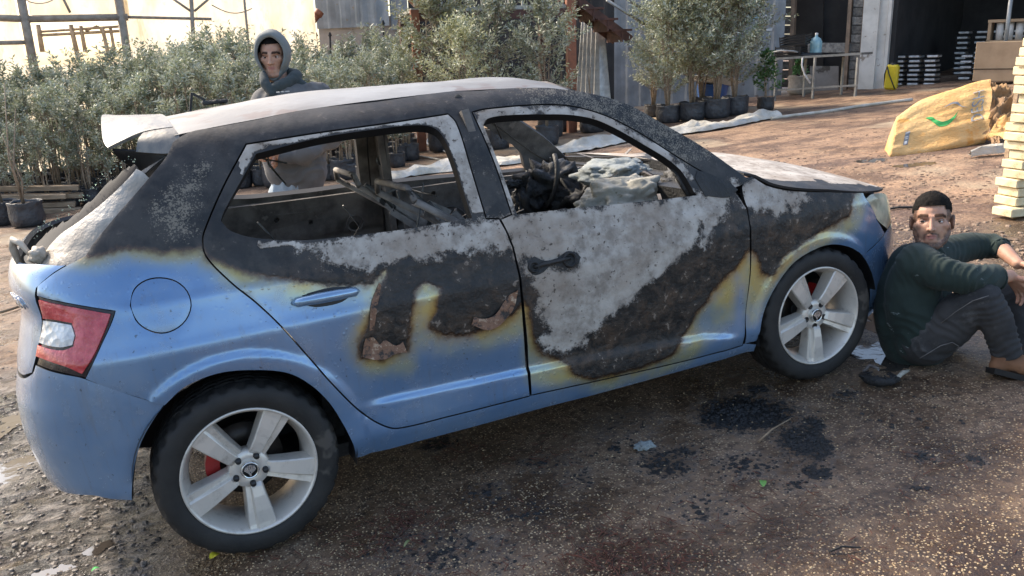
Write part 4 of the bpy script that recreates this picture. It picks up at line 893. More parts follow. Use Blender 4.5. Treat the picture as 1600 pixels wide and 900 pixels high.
M['concr']=simple('stained_render',(.34,.31,.28),(.22,.20,.18),1.6,.85,0,.4,20,.01,spots=((.11,.095,.08),2.4,.60))
M['white']=simple('chalky_white_paint',(.62,.60,.55),(.46,.44,.40),2.2,.7,0,.2,16,.006,spots=((.25,.21,.17),4,.64))
M['dark']=simple('shade_and_dark_parts',(.035,.033,.032),(.018,.017,.017),2,.85,0,.2)  # near-black; paints the shade of bay, doorway and deck underside, also dark parts
M['framewood']=simple('brown_door_frame',(.23,.16,.11),(.14,.10,.07),6,.7,0,.2)
M['bark']=simple('olive_bark',(.34,.26,.18),(.20,.15,.10),16,.85,0,.6,50,.008,rnd=.12)
M['growbag']=simple('black_grow_bag',(.030,.031,.034),(.055,.055,.058),9,.42,0,.9,14,.03,rnd=.25)
M['soil']=simple('pot_soil',(.05,.035,.025),(.03,.02,.014),30,.95,0,.8,60,.02)
M['stone']=simple('rough_infill_stone',(.20,.19,.17),(.09,.085,.08),12,.85,0,.8,30,.02,rnd=.35)
M['tray']=simple('white_plastic_tray',(.66,.65,.62),(.50,.48,.45),9,.6,0,.1,rnd=.12)
M['card']=simple('brown_card',(.36,.255,.16),(.28,.195,.12),3,.85,0,.2)
M['redm']=simple('red_machine_paint',(.22,.02,.018),(.12,.012,.011),5,.5,0,.1)
def leaf_mat(name,top,top2,under,tr=.25):
    t=NT(name);f=t.noise(4.5,3,.5);g=t.noise(23,2,.5)
    c=t.mix(t.ss(f,.35,.65),top,top2);c=t.mix(t.math('MULTIPLY',t.ss(g,.5,.7),.5),c,tuple(min(1,x*1.8) for x in top2))
    geo=t.n('ShaderNodeNewGeometry');c=t.mix(geo.outputs['Backfacing'],c,under)
    r=t.math('MULTIPLY_ADD',t.rnd(),.5,.75);q=t.n('ShaderNodeVectorMath',operation='SCALE');t.put(q.inputs[0],c);t.put(q.inputs['Scale'],r);c=q.outputs[0]
    t.out(c,.5,0,None);tl=t.n('ShaderNodeBsdfTranslucent');t.put(tl.inputs['Color'],c)
    mx=t.n('ShaderNodeMixShader');mx.inputs[0].default_value=tr;t.t.links.new(t.b.outputs[0],mx.inputs[1]);t.t.links.new(tl.outputs[0],mx.inputs[2])
    t.t.links.new(mx.outputs[0],t.t.nodes['Material Output'].inputs['Surface']);return t.m
M['leaf']=leaf_mat('olive_leaf',(.14,.165,.095),(.28,.30,.185),(.38,.40,.32))
M['leafw']=leaf_mat('dry_olive_leaf',(.19,.20,.09),(.33,.33,.18),(.38,.39,.28))
M['green']=leaf_mat('broad_green_leaf',(.035,.10,.025),(.07,.16,.04),(.10,.19,.07))
def leaf_quad(mb,p,d,L,W,rr):
    u=d.cross(Vector((rr.uniform(-1,1),rr.uniform(-1,1),rr.uniform(-1,1)))).normalized()
    a=p;b=p+d*L*.5+u*W*.5;c=p+d*L;e=p+d*L*.5-u*W*.5
    n=len(mb.v);mb.v+=[tuple(a),tuple(b),tuple(c),tuple(e)];mb.f.append((n,n+1,n+2,n+3));mb.sm.append(False)
def pot_parts(root,r,h,seed):
    rr=random.Random(seed);n=22;prof=[(r*.80,0),(r*.93,.02),(r*1.02,h*.3),(r*1.0,h*.6),(r*.97,h*.86),(r*1.03,h*.97),(r*1.0,h),(r*.95,h*.985),(r*.93,h*.90)]
    v=[];
    for i,(q,z) in enumerate(prof):
        for k in range(n):
            a=2*math.pi*k/n;w=1+.07*mnoise.noise(Vector((math.cos(a)*2,math.sin(a)*2,z*6+seed)))+.03*mnoise.noise(Vector((math.cos(a)*6,math.sin(a)*6,z*14+seed)))
            v.append((q*w*math.cos(a),q*w*math.sin(a),z+(.03*mnoise.noise(Vector((math.cos(a)*3,math.sin(a)*3,seed))) if i>4 else 0)))
    f=[(i*n+k,i*n+(k+1)%n,(i+1)*n+(k+1)%n,(i+1)*n+k) for i in range(len(prof)-1) for k in range(n)]+[tuple(range(n))[::-1]]
    mesh_obj('pot',v,f,M['growbag'],root,True)
    mb=MB();mb.lathe([(0,h*.91),(r*.5,h*.92),(r*.96,h*.89)],n);mb.build('soil',M['soil'],root)
def olive(name,H,cr,cb,seed,nb=26,stems=3,leaf=.055,lw=.014,per=26,pot=(.17,.30),mat='leaf',spread=1.,upright=.8):
    """potted olive: bag, thin stems, crown of real leaves on twigs"""
    rr=random.Random(seed);root=empty(name)
    ph=0
    if pot: pot_parts(root,pot[0],pot[1],seed);ph=pot[1]*.88
    tops=[]
    for s in range(stems):
        mb=MB();a=rr.uniform(0,6.28);o=Vector((math.cos(a),math.sin(a),0))*rr.uniform(.0,.06)
        t=Vector((math.cos(a)*cr*.35*rr.random(),math.sin(a)*cr*.35*rr.random(),H*rr.uniform(.72,.9)))
        pts=[o+Vector((0,0,ph-.03))]
        for k in range(1,7):
            q=k/6;pts.append(o.lerp(t,q)+Vector((rr.uniform(-.02,.02),rr.uniform(-.02,.02),ph*(1-q))))
        mb.tube(pts,[.016*(1-.7*k/6)*(H/2)**.5 for k in range(7)],6);mb.build('stem',M['bark'],root);tops.append(pts)
    br=MB();lv=MB()
    for b in range(nb):
        pts=tops[rr.randrange(len(tops))];shoot=b%5==0;q=rr.uniform(.8,1) if shoot else rr.uniform(0,1);z=cb+(H*.9-cb)*q
        i=min(5,int(q*5)+1);base=pts[min(6,i)];base=Vector((base.x,base.y,min(z,pts[-1].z)))
        a=rr.uniform(0,6.28);Lb=cr*(1.05-.55*abs(q-.35))*rr.uniform(.7,1.15)*spread
        d=Vector((math.cos(a),math.sin(a),upright*rr.uniform(.4,1.5))).normalized()
        if shoot: d=Vector((rr.uniform(-.35,.35),rr.uniform(-.35,.35),1)).normalized();Lb=rr.uniform(.25,.55)*H/2.2
        tip=base+d*Lb
        if tip.z>H and not shoot: tip.z=H-rr.random()*.15
        mid=base.lerp(tip,.5)+Vector((0,0,-.05*Lb));P=[base,mid,tip]
        br.tube(P,[.006,.004,.0015],4,cap=False)
        for tw in range(3):
            p0=P[1].lerp(P[2],rr.random()*.8) if tw else P[0].lerp(P[2],.2);d2=(d+Vector((rr.uniform(-.9,.9),rr.uniform(-.9,.9),rr.uniform(-.1,1.)))).normalized() if tw else d
            L2=Lb*(.55 if tw else .9)
            for k in range(per//3 if tw else per//2):
                u=k/(per//3 if tw else per//2);p=p0+d2*L2*u+Vector((rr.gauss(0,.008),rr.gauss(0,.008),rr.gauss(0,.008)))
                for sgn in(-1,1):
                    side=d2.cross(Vector((rr.uniform(-1,1),rr.uniform(-1,1),rr.uniform(-1,1)))).normalized()
                    leaf_quad(lv,p,(d2*.7+side*sgn).normalized(),leaf*rr.uniform(.7,1.25),lw*rr.uniform(.8,1.2),rr)
    cw=lv.build('crown',M[mat],root);br.build('branches',M['bark'],root)
    return root
def place(src,first,p,rz=0,s=1.,label=None,group=None,cat=None,used={}):
    o=src if not used.get(src.name) else copy_tree(src)
    used[src.name]=1;o.location=p;o.rotation_euler=(0,0,rz);o.scale=(s,s,s)
    tag(o,label,cat,group);return o
rr=random.Random(12)
# -------- dense nursery block of saplings on the left
SAP=[olive('olive_sapling',2.0,.38,.48,20+i,nb=26,stems=(3,4,3,5)[i],per=20,leaf=.082,lw=.023,upright=1.15,pot=(.17,.30)) for i in range(4)]
SAPT=[olive('olive_sapling',2.0,.40,.55,30+i,nb=28,stems=3,per=22,leaf=.082,lw=.023,upright=1.3,pot=(.17,.30)) for i in range(3)]
spots=[]
def interp_poly(P,x):
    for (a,b),(c,d) in zip(P[:-1],P[1:]):
        if a<=x<=c: return b+(d-b)*(x-a)/(c-a)
    return P[0][1] if x<P[0][0] else P[-1][1]
frontline=[(-120,352),(0,343),(60,332),(130,318),(240,300),(400,290),(520,282),(560,276),(640,256)]
backline=[(-120,318),(0,300),(200,278),(400,250),(560,228),(640,215)]
topline=[(-120,80),(0,96),(60,104),(120,100),(200,82),(300,52),(345,44),(420,58),(520,62),(560,52),(640,40)]
k=0
for row in range(6):
    f=row/5.;x=-110+rr.uniform(0,10)
    while x<645:
        y=interp_poly(frontline,x)*(1-f)+interp_poly(backline,x)*f
        p=gp(at(x,y+rr.uniform(-2,2)))
        if not(400<x<600 and row<0): spots.append((x,y,row,p))
        x+=ppm(p)*(.40 if row else .36)*rr.uniform(.85,1.2)
print('saplings',len(spots))
ROWN=('front row','second row','third row','fourth row','fifth row','rearmost row')
SEEN={}
def saplab(x,row):
    z='at the left edge, behind the lumber pile' if x<90 else 'behind the far end of the lumber pile' if x<190 else 'behind the spoiler' if x<300 else 'left of the hooded man' if x<400 else 'right behind the hooded man' if x<520 else 'below the tin and rendered wall'
    k_=(row,z);SEEN[k_]=SEEN.get(k_,0)+1;w_=('leftmost ','second ','third ','fourth ','fifth ','sixth ','seventh ')[min(6,SEEN[k_]-1)]
    return '%solive sapling in the %s, %s'%(w_,ROWN[row],z)
LK=('thin pale stems','a leaning twiggy crown','a dense grey green crown','a loose open crown','a tall narrow crown')
for i,(x,y,row,p) in enumerate(spots):
    ty=interp_poly(topline,x)+rr.uniform(-8,24)+(5-row)*9
    if x<110 and row==0: ty+=50
    h=max(1.35,min(3.4,tall(p,ty)))
    src=(SAP if row<2 else SAPT+SAP)[rr.randrange(4 if row<2 else 7)]
    place(src,0,p,rr.uniform(0,6.28),h/2.0,label=saplab(x,row),group='olive saplings packed in the block on the left',cat='olive sapling')
# -------- bushier olives in front of the platform
MID=[olive('olive_tree',2.6,.80,.55,50+i,nb=80,stems=3,per=26,leaf=.085,lw=.026,upright=.7,pot=(.22,.36),mat=('leafw','leaf','leaf')[i]) for i in range(3)]
for i,(px,py,ty,lab) in enumerate(((690,236,-14,'bushy olive tree with a yellowish crown below the left end of the raised deck'),(778,232,-4,'wide bushy olive tree in front of the middle of the raised deck'),(855,226,2,'bushy olive tree just left of the orange brown corner post'),(735,243,36,'short bushy olive tree between the yellowish one and the wide one'))):
    p=gp(at(px,py));place(MID[i%3],0,p,i*1.7,tall(p,ty)/2.6,label=lab,cat='olive tree',group='bushy olives in front of the raised deck')
RT=[olive('olive_tree',2.6,.84,(.55,.70,.62)[i],60+i,nb=125,stems=(5,6,7)[i],per=28,leaf=.082,lw=.025,upright=.65,pot=(.26,.36),mat=('leaf','leafw','leaf')[i]) for i in range(3)]
for i,(px,py,ty,lab) in enumerate(((1044,191,-10,'potted olive tree with the widest low crown, nearest of the row beside the plastic sheet'),(1081,188,-30,'potted olive tree second from the left in the row beside the plastic sheet'),(1118,184,-45,'potted olive tree mid row, right in front of the blue and white drum'),(1148,179,-38,'potted olive tree with a thick pale trunk at the right of the row'),(1096,178,-20,'potted olive tree standing behind the row beside the plastic sheet'),(1020,182,40,'lowest potted olive tree, leaning towards the mesh panels'))):
    p=gp(at(px,py));place(RT[i%3],0,p,i*2.1+.5,tall(p,ty)/2.6,label=lab,cat='olive tree',group='potted olives beside the plastic sheet')
gt=olive('potted_shrub',1.15,.30,.30,71,nb=26,stems=2,per=14,leaf=.10,lw=.035,pot=(.17,.26),mat='green');gt.location=gp(at(1196,172));tag(gt,'green leafy potted shrub at the left foot of the metal table','shrub')
# -------- greenhouse
def poly_mat():
    t=NT('greenhouse_film');f=t.noise(1.3,5,.6,t.co((1,1,.35)));g=t.noise(6,4,.6)
    c=t.mix(t.ss(f,.35,.65),(.66,.56,.39),(.80,.73,.60));c=t.mix(t.math('MULTIPLY',t.ss(g,.55,.75),.35),c,(.52,.38,.22));c=t.mix(t.math('MULTIPLY',t.ss(t.noise(2.2,6,.75,t.co((1,1,.25),(.5,.4,.3))),.56,.66),.5),c,(.38,.29,.19))
    t.out(c,.35,0,t.bump(t.noise(3,5,.6,t.co((3,3,.6))),.5,.06));tl=t.n('ShaderNodeBsdfTranslucent');t.put(tl.inputs['Color'],c)
    mx=t.n('ShaderNodeMixShader');mx.inputs[0].default_value=.62;t.t.links.new(t.b.outputs[0],mx.inputs[1]);t.t.links.new(tl.outputs[0],mx.inputs[2]);t.t.links.new(mx.outputs[0],t.t.nodes['Material Output'].inputs['Surface']);return t.m
M['film']=poly_mat()
M['pole']=simple('greenhouse_pole',(.40,.33,.26),(.26,.21,.16),7,.7,.1,.2)
GW=Wall(at(-150,300),at(507,214))
gh=empty('greenhouse',gp(GW.A));tag(gh,'greenhouse of yellowish plastic film over a pole frame, behind the saplings','greenhouse')
iv=Matrix.Translation(-gh.location)
def L_(p): return Vector(p)-gh.location
def film(name,pts,sub=10,amp=.05,off=0):
    a,b,c,d=pts;v=[];m=sub
    for i in range(m+1):
        for j in range(m+1):
            p=(a.lerp(b,i/m)).lerp(d.lerp(c,i/m),j/m);w=fbm((p.x*1.1,p.y*1.1,p.z*.5),1,3)
            v.append(L_(p)+GW.n*(amp*w+off))
    f=[(i*(m+1)+j,(i+1)*(m+1)+j,(i+1)*(m+1)+j+1,i*(m+1)+j+1) for i in range(m) for j in range(m)]
    return mesh_obj(name,v,f,M['film'],gh,True)
g0=gp(GW.A);g1=gp(GW.B);top=6.5
def wv(px,py): return GW.p(px,py)
def up_(p,h): return Vector((p.x,p.y,h))
a_l=wv(47,30);a_r=wv(203,28);b_l=wv(57,120);
film('film_panel',[gp(g0)+Vector((0,0,-.2)),gp(wv(50,150)),up_(wv(50,150),top),up_(g0,top)])
film('film_panel',[gp(wv(50,150))+Vector((0,0,-.2)),gp(wv(204,150)),up_(wv(204,150),wv(204,96).z),up_(wv(50,150),wv(50,102).z)])
film('film_panel',[up_(wv(48,30),wv(48,28).z),up_(wv(203,30),wv(203,26).z),up_(wv(203,30),top),up_(wv(48,30),top)])
film('film_panel',[gp(wv(206,150))+Vector((0,0,-.2)),gp(wv(507,200)),up_(wv(507,200),top),up_(wv(206,150),top)],14)
mb=None
def pole(a,b,r=.05,name='pole',mat='pole'):
    m_=MB();m_.tube([L_(a)+GW.n*.08,L_(b)+GW.n*.08],r,8);return m_.build(name,M[mat],gh)
for a,b,r in (((30,-20),(60,140),.10),((184,-10),(212,170),.10),((-10,28),(45,30),.08),((45,30),(200,27),.085),((200,27),(330,30),.035),((298,-10),(303,90),.05),((380,-10),(390,90),.03),((265,-5),(298,18),.03),((330,-5),(303,18),.03),((-30,68),(50,66),.05),((95,-10),(110,20),.03)):
    pole(GW.p(*a),GW.p(*b),r)
for a,b in (((55,-10),(62,6)),):
    m_=MB();m_.tube([L_(GW.p(52+26*math.cos(t_*.35)+10,-8+14*math.sin(t_*.35)))+GW.n*.1 for t_ in range(10)],.012,5);m_.build('hanging_wire',M['pole'],gh)
m_=MB();m_.tube([L_(GW.p(330+t_*7,8+13*math.sin(t_*.3)))+GW.n*.1 for t_ in range(10)],.014,5);m_.build('hanging_wire',M['pole'],gh)
# inside frames seen through the opening
back=GW.n*-3.5
for a,b,r in (((50,34),(58,80),.06),((105,34),(118,90),.06),((122,36),(130,80),.05),((158,38),(170,90),.05),((172,40),(180,85),.04),((190,34),(196,80),.05),((50,46),(205,36),.035),((50,52),(205,44),.04),((130,45),(150,36),.03),((150,36),(158,44),.03)):
    for off in (back*.5,):
        m_=MB();m_.tube([L_(GW.p(*a)+off),L_(GW.p(*b)+off)],r,6);m_.build('inner_post' if abs(a[0]-b[0])<20 else 'inner_rail',M['pole'],gh)
far0=gp(GW.A)+GW.n*-9;far1=gp(GW.B)+GW.n*-9
film('rear_film',[gp(far0),gp(far1),up_(far1,gp(far1).z+1.1),up_(far0,gp(far0).z+1.1)],8,.05)
# -------- shed front: corrugated sheets
SW=Wall(at(500,206),at(1222,148))
def corr(name,x0,x1,ztop,zbot,mat,parent,off=0,pitch=.19,amp=.022,wall=SW,prof='trap'):
    """ribbed sheet between two picture columns on the wall plane"""
    a=wall.p(x0,120);b=wall.p(x1,120);L=(b-a).length;n=max(4,int(L/pitch*6));v=[];e=wall.e*(1 if (b-a).dot(wall.e)>0 else -1)
    for i in range(n+1):
        s=L*i/n;ph=(s/pitch)%1;d=amp*(1 if ph<.3 else (0 if .42<ph<.88 else .5)) if prof=='trap' else amp*math.sin(ph*6.283)
        for z in(zbot,ztop):
            q=a+e*s+wall.n*(off+d);v.append((q.x,q.y,z)); 
        q=a+e*s+wall.n*(off+d)
    V=[Vector(q)-parent.location for q in v];f=[(2*i,2*i+2,2*i+3,2*i+1) for i in range(n)]
    nn=len(V);V+=[q-wall.n*.004 for q in V];f+=[tuple(k+nn for k in q[::-1]) for q in f]+[(2*i+1,2*i+3,2*i+3+nn,2*i+1+nn) for i in range(n)]+[(2*i+nn,2*i+2+nn,2*i+2,2*i) for i in range(n)]
    return mesh_obj(name,V,f,mat,parent,False)
shed=empty('corrugated_shed',gp(SW.A));tag(shed,'grey shed with ribbed metal cladding, a dark doorway and a wide dark bay','shed')
def SL(p): return Vector(p)-shed.location
def zpx(px,py,off=0,wall=SW): return wall.p(px,py,off).z
ZT=7.0
zb=lambda px:gp(SW.p(px,150)).z-.15
for x0,x1 in((506,548),(548,575)): corr('wall_sheet',x0,x1,ZT,zpx(530,44),M['tin2'],shed,.10,.42,.035)
for x0,x1 in((575,596),(596,618)): corr('wall_sheet',x0,x1,ZT,zpx(590,41),M['tin2'],shed,.13,.40,.035)
corr('wall_sheet',618,645,ZT,zpx(600,48),M['tin'],shed,.06,.30)
for i,(x0,x1) in enumerate(((645,720),(720,800),(800,885),(885,960),(960,1030),(1030,1100),(1100,1160),(1160,1222))): corr('wall_sheet',x0,x1,ZT,zb(x1),M['tin'] if x0>958 else M['dark'],shed,.0,.36,.03)  # sheets beneath deck and stairs coloured near-black for the shade there
mb=MB();a=SL(gp(SW.p(507,150)));b=SL(gp(SW.p(645,150)));z1=zpx(560,44)-shed.location.z+.3
mb.add([a+Vector((0,0,-.2)),b+Vector((0,0,-.2)),Vector((b.x,b.y,z1)),Vector((a.x,a.y,z1))]+[q-SW.n*.2 for q in(a+Vector((0,0,-.2)),b+Vector((0,0,-.2)),Vector((b.x,b.y,z1)),Vector((a.x,a.y,z1)))],[(0,1,2,3),(7,6,5,4),(3,2,6,7),(0,3,7,4),(1,5,6,2)]);mb.build('rendered_wall',M['concr'],shed)
# graffiti strokes in faded white and a blue smear
M['gwhite']=simple('faded_white_spray',(.55,.55,.55),(.36,.37,.38),20,.8,0,0);M['gblue']=simple('faded_blue_spray',(.25,.42,.52),(.35,.46,.50),20,.8,0,0)
def stroke(pts,w,mat,name):
    V=[];P=[SW.p(x,y,.045) for x,y in pts]
    for i,p in enumerate(P):
        d=(P[min(i+1,len(P)-1)]-P[max(i-1,0)]).normalized();u=d.cross(SW.n)*(w*(.6+.4*math.sin(i*1.7)));V+=[SL(p-u),SL(p+u)]
    mesh_obj(name,V,[(2*i,2*i+1,2*i+3,2*i+2) for i in range(len(P)-1)],mat,shed)
stroke([(1190,38),(1192,28),(1197,24),(1203,27),(1200,33),(1206,24)],.035,M['gwhite'],'spray_mark');stroke([(1193,47),(1207,46)],.03,M['gwhite'],'spray_mark');stroke([(1167,28),(1176,25),(1186,28),(1176,31),(1168,30)],.06,M['gblue'],'spray_mark')
# doorway block to the right
DW=Wall(at(1216,147),at(1400,136))
def DL(p): return Vector(p)-shed.location
def slabw(name,x0,x1,y0,y1,mat,off=0,th=.15,wall=DW,parent=shed,xb0=None,xb1=None):
    """flat block on a wall plane: picture columns x0..x1 (top) and rows y0..y1"""
    xb0=x0 if xb0 is None else xb0;xb1=x1 if xb1 is None else xb1
    c=[wall.p(x0,y0,off),wall.p(x1,y0,off),wall.p(xb1,y1,off),wall.p(xb0,y1,off)]
    c=[Vector(q)-parent.location for q in c];v=c+[q-wall.n*th for q in c]
    return mesh_obj(name,v,[(0,3,2,1),(4,5,6,7),(0,1,5,4),(1,2,6,5),(2,3,7,6),(3,0,4,7)],mat,parent,False)
# posts and stone infill strips either side of the doorway
for x0,x1,b0,b1 in((1221,1227,1214,1220),(1240,1246,1232,1238),(1331,1336,1317,1323),(1355,1358,1340,1343)): slabw('door_post',x0,x1,-60,141,M['framewood'],.06,.14,xb0=b0,xb1=b1)
def strip(x0,x1,b0,b1,y0,y1,n):
    for k in range(n):
        ya=y0+(y1-y0)*k/n;yb=ya+(y1-y0)/n-1.6;q=(ya-(-60))/201;xl=x0+(b0-x0)*q;xr=x1+(b1-x1)*q
        slabw('stone',xl+.4,xr-.4,ya,yb,M['stone'],.015*rr.random(),.16)
strip(1227,1240,1220,1232,-44,138,13);strip(1337,1354,1324,1340,-44,138,13)
mb=None
slabw('doorway_shade_sheet',1246,1331,-60,142,M['dark'],-1.2,.1,xb0=1232,xb1=1318)  # near-black sheet stands in for the shade behind the doorway
slabw('doorway_shade_side',1216,1262,-60,145,M['dark'],-1.15,.05)  # second dark sheet continuing that painted shade to the left
slabw('sill_beam',1262,1330,67,82,M['stone'],.0,.2)
slabw('leaning_board',1258,1303,104,146,M['concr'],-.35,.04)
# white sheet-metal column
for x0,x1,b0,b1,off in((1358,1383,1343,1367,.16),(1383,1396,1367,1379,.10),(1397,1402,1380,1385,.14)): slabw('white_column',x0,x1,-60,139,M['white'],off,.25,xb0=b0,xb1=b1)
# big bay: side and rear walls, roof, the walls' shade in their dark colour
def quad(name,pts,mat,parent=shed,th=.1,flip=None):
    pts=[Vector(p)-parent.location for p in pts];n=(pts[1]-pts[0]).cross(pts[2]-pts[0]).normalized();v=pts+[p-n*th for p in pts]
    return mesh_obj(name,v,[(0,1,2,3),(7,6,5,4),(0,4,5,1),(1,5,6,2),(2,6,7,3),(3,7,4,0)],mat,parent,False)
bl=gp(DW.p(1392,140));bk=DW.n*-7.0;be=DW.e*(1 if (DW.B-DW.A).dot(DW.e)>0 else -1)
br=bl+be*14
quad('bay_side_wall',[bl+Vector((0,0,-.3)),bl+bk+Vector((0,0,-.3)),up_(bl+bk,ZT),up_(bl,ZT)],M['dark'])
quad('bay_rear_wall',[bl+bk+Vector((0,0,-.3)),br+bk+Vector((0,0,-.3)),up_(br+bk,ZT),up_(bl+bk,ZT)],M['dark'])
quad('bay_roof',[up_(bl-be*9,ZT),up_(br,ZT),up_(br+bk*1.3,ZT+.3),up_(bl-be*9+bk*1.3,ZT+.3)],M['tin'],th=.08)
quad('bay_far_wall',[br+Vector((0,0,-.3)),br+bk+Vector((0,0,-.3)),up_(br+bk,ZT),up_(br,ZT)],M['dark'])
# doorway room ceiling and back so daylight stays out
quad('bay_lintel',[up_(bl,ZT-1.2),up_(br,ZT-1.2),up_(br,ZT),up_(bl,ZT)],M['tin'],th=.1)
cl=gp(SW.p(645,150));quad('shed_roof',[up_(gp(SW.p(505,150)),ZT),up_(bl,ZT),up_(bl,ZT+.5)+SW.n*-6,up_(gp(SW.p(505,150)),ZT+.5)+SW.n*-6],M['tin'],th=.08)
# -------- raised deck with posts, joists, stairs
def thing(name,loc,label,cat,group=None,rz=0): o=empty(name,loc,rz);tag(o,label,cat,group);return o
DK=Wall(at(640,238),at(905,205))
dk=thing('raised_deck',gp(DK.p(893,150)),'raised deck on orange brown posts with a slatted rail, above the bushy olives','deck')
def KL(p): return Vector(p)-dk.location
zd=DK.p(760,12).z
dA=DK.p(642,13);dB=DK.p(900,6);dd=DK.n*-2.2
mb=MB();a,b=KL(Vector((dA.x,dA.y,dA.z))),KL(Vector((dB.x,dB.y,dB.z)))
mb.add([a,b,b+dd,a+dd]+[q+Vector((0,0,-.07)) for q in(a,b,b+dd,a+dd)],[(0,1,2,3),(7,6,5,4),(0,4,5,1),(1,5,6,2),(2,6,7,3),(3,7,4,0)]);mb.build('deck_board',M['galv'],dk)
mb=MB();mb.beam(a+Vector((0,0,-.16)),b+Vector((0,0,-.16)),.12,.16);mb.build('edge_beam',M['rustd'],dk)
for px,top_,w,b0 in((655,24,.16,655),(893,8,.17,893)):
    g_=gp(DK.p(b0,150));t_=KL(DK.p(px,top_));g2=KL(g_);mb=MB();mb.beam(Vector((g2.x,g2.y,-.2)),Vector((g2.x,g2.y,t_.z+.1)),w,w,up=DK.n);mb.build('post',M['rust'],dk)
    g3=g2+dd;mb=MB();mb.beam(Vector((g3.x,g3.y,-.3)),Vector((g3.x,g3.y,t_.z)),w*.7);mb.build('post',M['rustd'],dk)
mb=MB();mb.beam(KL(DK.p(862,12)),KL(DK.p(890,34)),.07,.07);mb.build('brace',M['rust'],dk)
for k in range(12):
    q=KL(DK.p(648+k*21,10));mb=MB();mb.beam(q,q+Vector((0,0,.9)),.035,.03);mb.build('rail_slat',M['galv'],dk)
mb=MB();q=KL(DK.p(648,10));q2=KL(DK.p(895,4));mb.beam(q+Vector((0,0,.9)),q2+Vector((0,0,.9)),.05,.05);mb.build('handrail',M['galv'],dk)
for i,px in enumerate((668,)):
    q=DK.p(px,10)+DK.n*-.5;mb=MB();mb.lathe([(0,0),(.20,.02),(.30,.14),(.30,.26),(.22,.38),(0,.42)],20);o=mb.build('clay_jar',M['rust']);o.location=q;tag(o,('orange clay jar standing at the left end of the raised deck','orange clay jar standing in the middle of the raised deck','orange clay jar standing at the right end of the raised deck')[i],'jar','clay jars on the raised deck')
# stairs
st=thing('metal_stairs',gp(DK.p(985,150)),'dark rusty stairs with grey handrails coming down behind the mesh panels','stairs')
def TL_(p): return Vector(p)-st.location
for k in range(4):
    p=DK.p(905+k*22,-4+k*17)+DK.n*-.4;mb=MB();mb.box(TL_(p),(.42,.9,.04),M=Matrix.Rotation(math.atan2(DK.e.y,DK.e.x),3,'Z'));mb.box(TL_(p)+Vector((0,0,-.12))+DK.e*.0,(.03,.9,.22),M=Matrix.Rotation(math.atan2(DK.e.y,DK.e.x),3,'Z'));mb.build('step',M['rustd'],st)
for off in(0,-.9):
    mb=MB();mb.beam(TL_(DK.p(895,-6)+DK.n*off),TL_(DK.p(985,62)+DK.n*off),.05,.16);mb.build('stringer',M['rustd'],st)
for dy in(0,-22):
    mb=MB();mb.tube([TL_(DK.p(948,0+dy)),TL_(DK.p(1010,40+dy))],.03,8);mb.build('handrail',M['galv'],st)
# -------- leaning mesh panels
MP=Wall(at(890,197),at(975,192))
M['mesh']=simple('galvanised_mesh',(.55,.55,.53),(.38,.38,.37),9,.4,.5,0)
for i,(x0,x1,b0,b1,y0) in enumerate(((902,916,899,926,22),(907,922,908,936,24),(913,930,918,948,25),(920,934,926,956,27),(928,938,934,964,30))):
    c=[MP.p(x0,y0,-.25+i*.03),MP.p(x1,y0,-.25+i*.03),MP.p(b1,190,.05+i*.05),MP.p(b0,190,.05+i*.05)]
    g_=gp(c[3]);o=thing('mesh_panel',g_,('leftmost','second','middle','fourth','rightmost')[i]+' grey wire mesh panel of the fanned bundle right of the orange brown post','mesh panel','mesh panels leaning right of the orange brown post')
    c=[q-g_ for q in c];mb=MB();nv=22;nh=16
    for k in range(nv+1): mb.beam(c[0].lerp(c[1],k/nv),c[3].lerp(c[2],k/nv),.022,.010)
    for k in range(nh+1): mb.beam(c[0].lerp(c[3],k/nh),c[1].lerp(c[2],k/nh),.014,.010)
    w_=mb.build('wire_grid',M['mesh'],o)
# -------- table with crates, bottle and pipes
tb0=gp(at(1262,150));TBW=Wall(at(1190,158),at(1342,150))
tb=thing('metal_table',gp(TBW.p(1265,150)),'long grey metal table frame standing in front of the dark doorway','table')
def BL_(p): return Vector(p)-tb.location
ta,tc=TBW.p(1182,92),TBW.p(1346,82);dpt=TBW.n*-.75
mb=MB();a,b=BL_(ta),BL_(tc);mb.add([a,b,b+dpt,a+dpt]+[q+Vector((0,0,-.05)) for q in(a,b,b+dpt,a+dpt)],[(0,1,2,3),(7,6,5,4),(0,4,5,1),(1,5,6,2),(2,6,7,3),(3,7,4,0)]);mb.build('table_top',M['galv'],tb)
for px,o_ in((1213,0),(1273,0),(1340,0),(1240,1),(1300,1)):
    t_=TBW.p(px,90,-.02)+(dpt*.95 if o_ else Vector((0,0,0)));g_=gp(t_);mb=MB();mb.beam(BL_(g_)+Vector((0,0,-.02)),BL_(t_),.045,.045);mb.build('leg',M['galv'],tb)
mb=MB();mb.beam(BL_(TBW.p(1215,141)),BL_(TBW.p(1340,133)),.03,.04);mb.build('lower_rail',M['galv'],tb)
def frac(a,b,q): return a.lerp(b,q)
ct=[('lower black plastic crate on the metal table, partly under the tilted one',.30,0,0),('upper black plastic crate tilted on the metal table beside the water bottle',.345,.17,.12)]
def crate(parent):
    for k in range(4):
        for (x,y,w_,d_) in((0,-.2,.6,.015),(0,.2,.6,.015),(-.3,0,.015,.4),(.3,0,.015,.4)):
            mb=MB();mb.box((x,y,.03+.055*k),(w_,d_,.03));mb.build('slat',M['plastic'],parent)
    mb=MB();mb.box((0,0,.008),(.6,.4,.015));mb.build('crate_base',M['plastic'],parent)
    for x in(-.295,.295):
        for y in(-.195,.195): mb=MB();mb.box((x,y,.115),(.02,.02,.23));mb.build('corner_post',M['plastic'],parent)
ez=math.atan2(TBW.e.y,TBW.e.x)
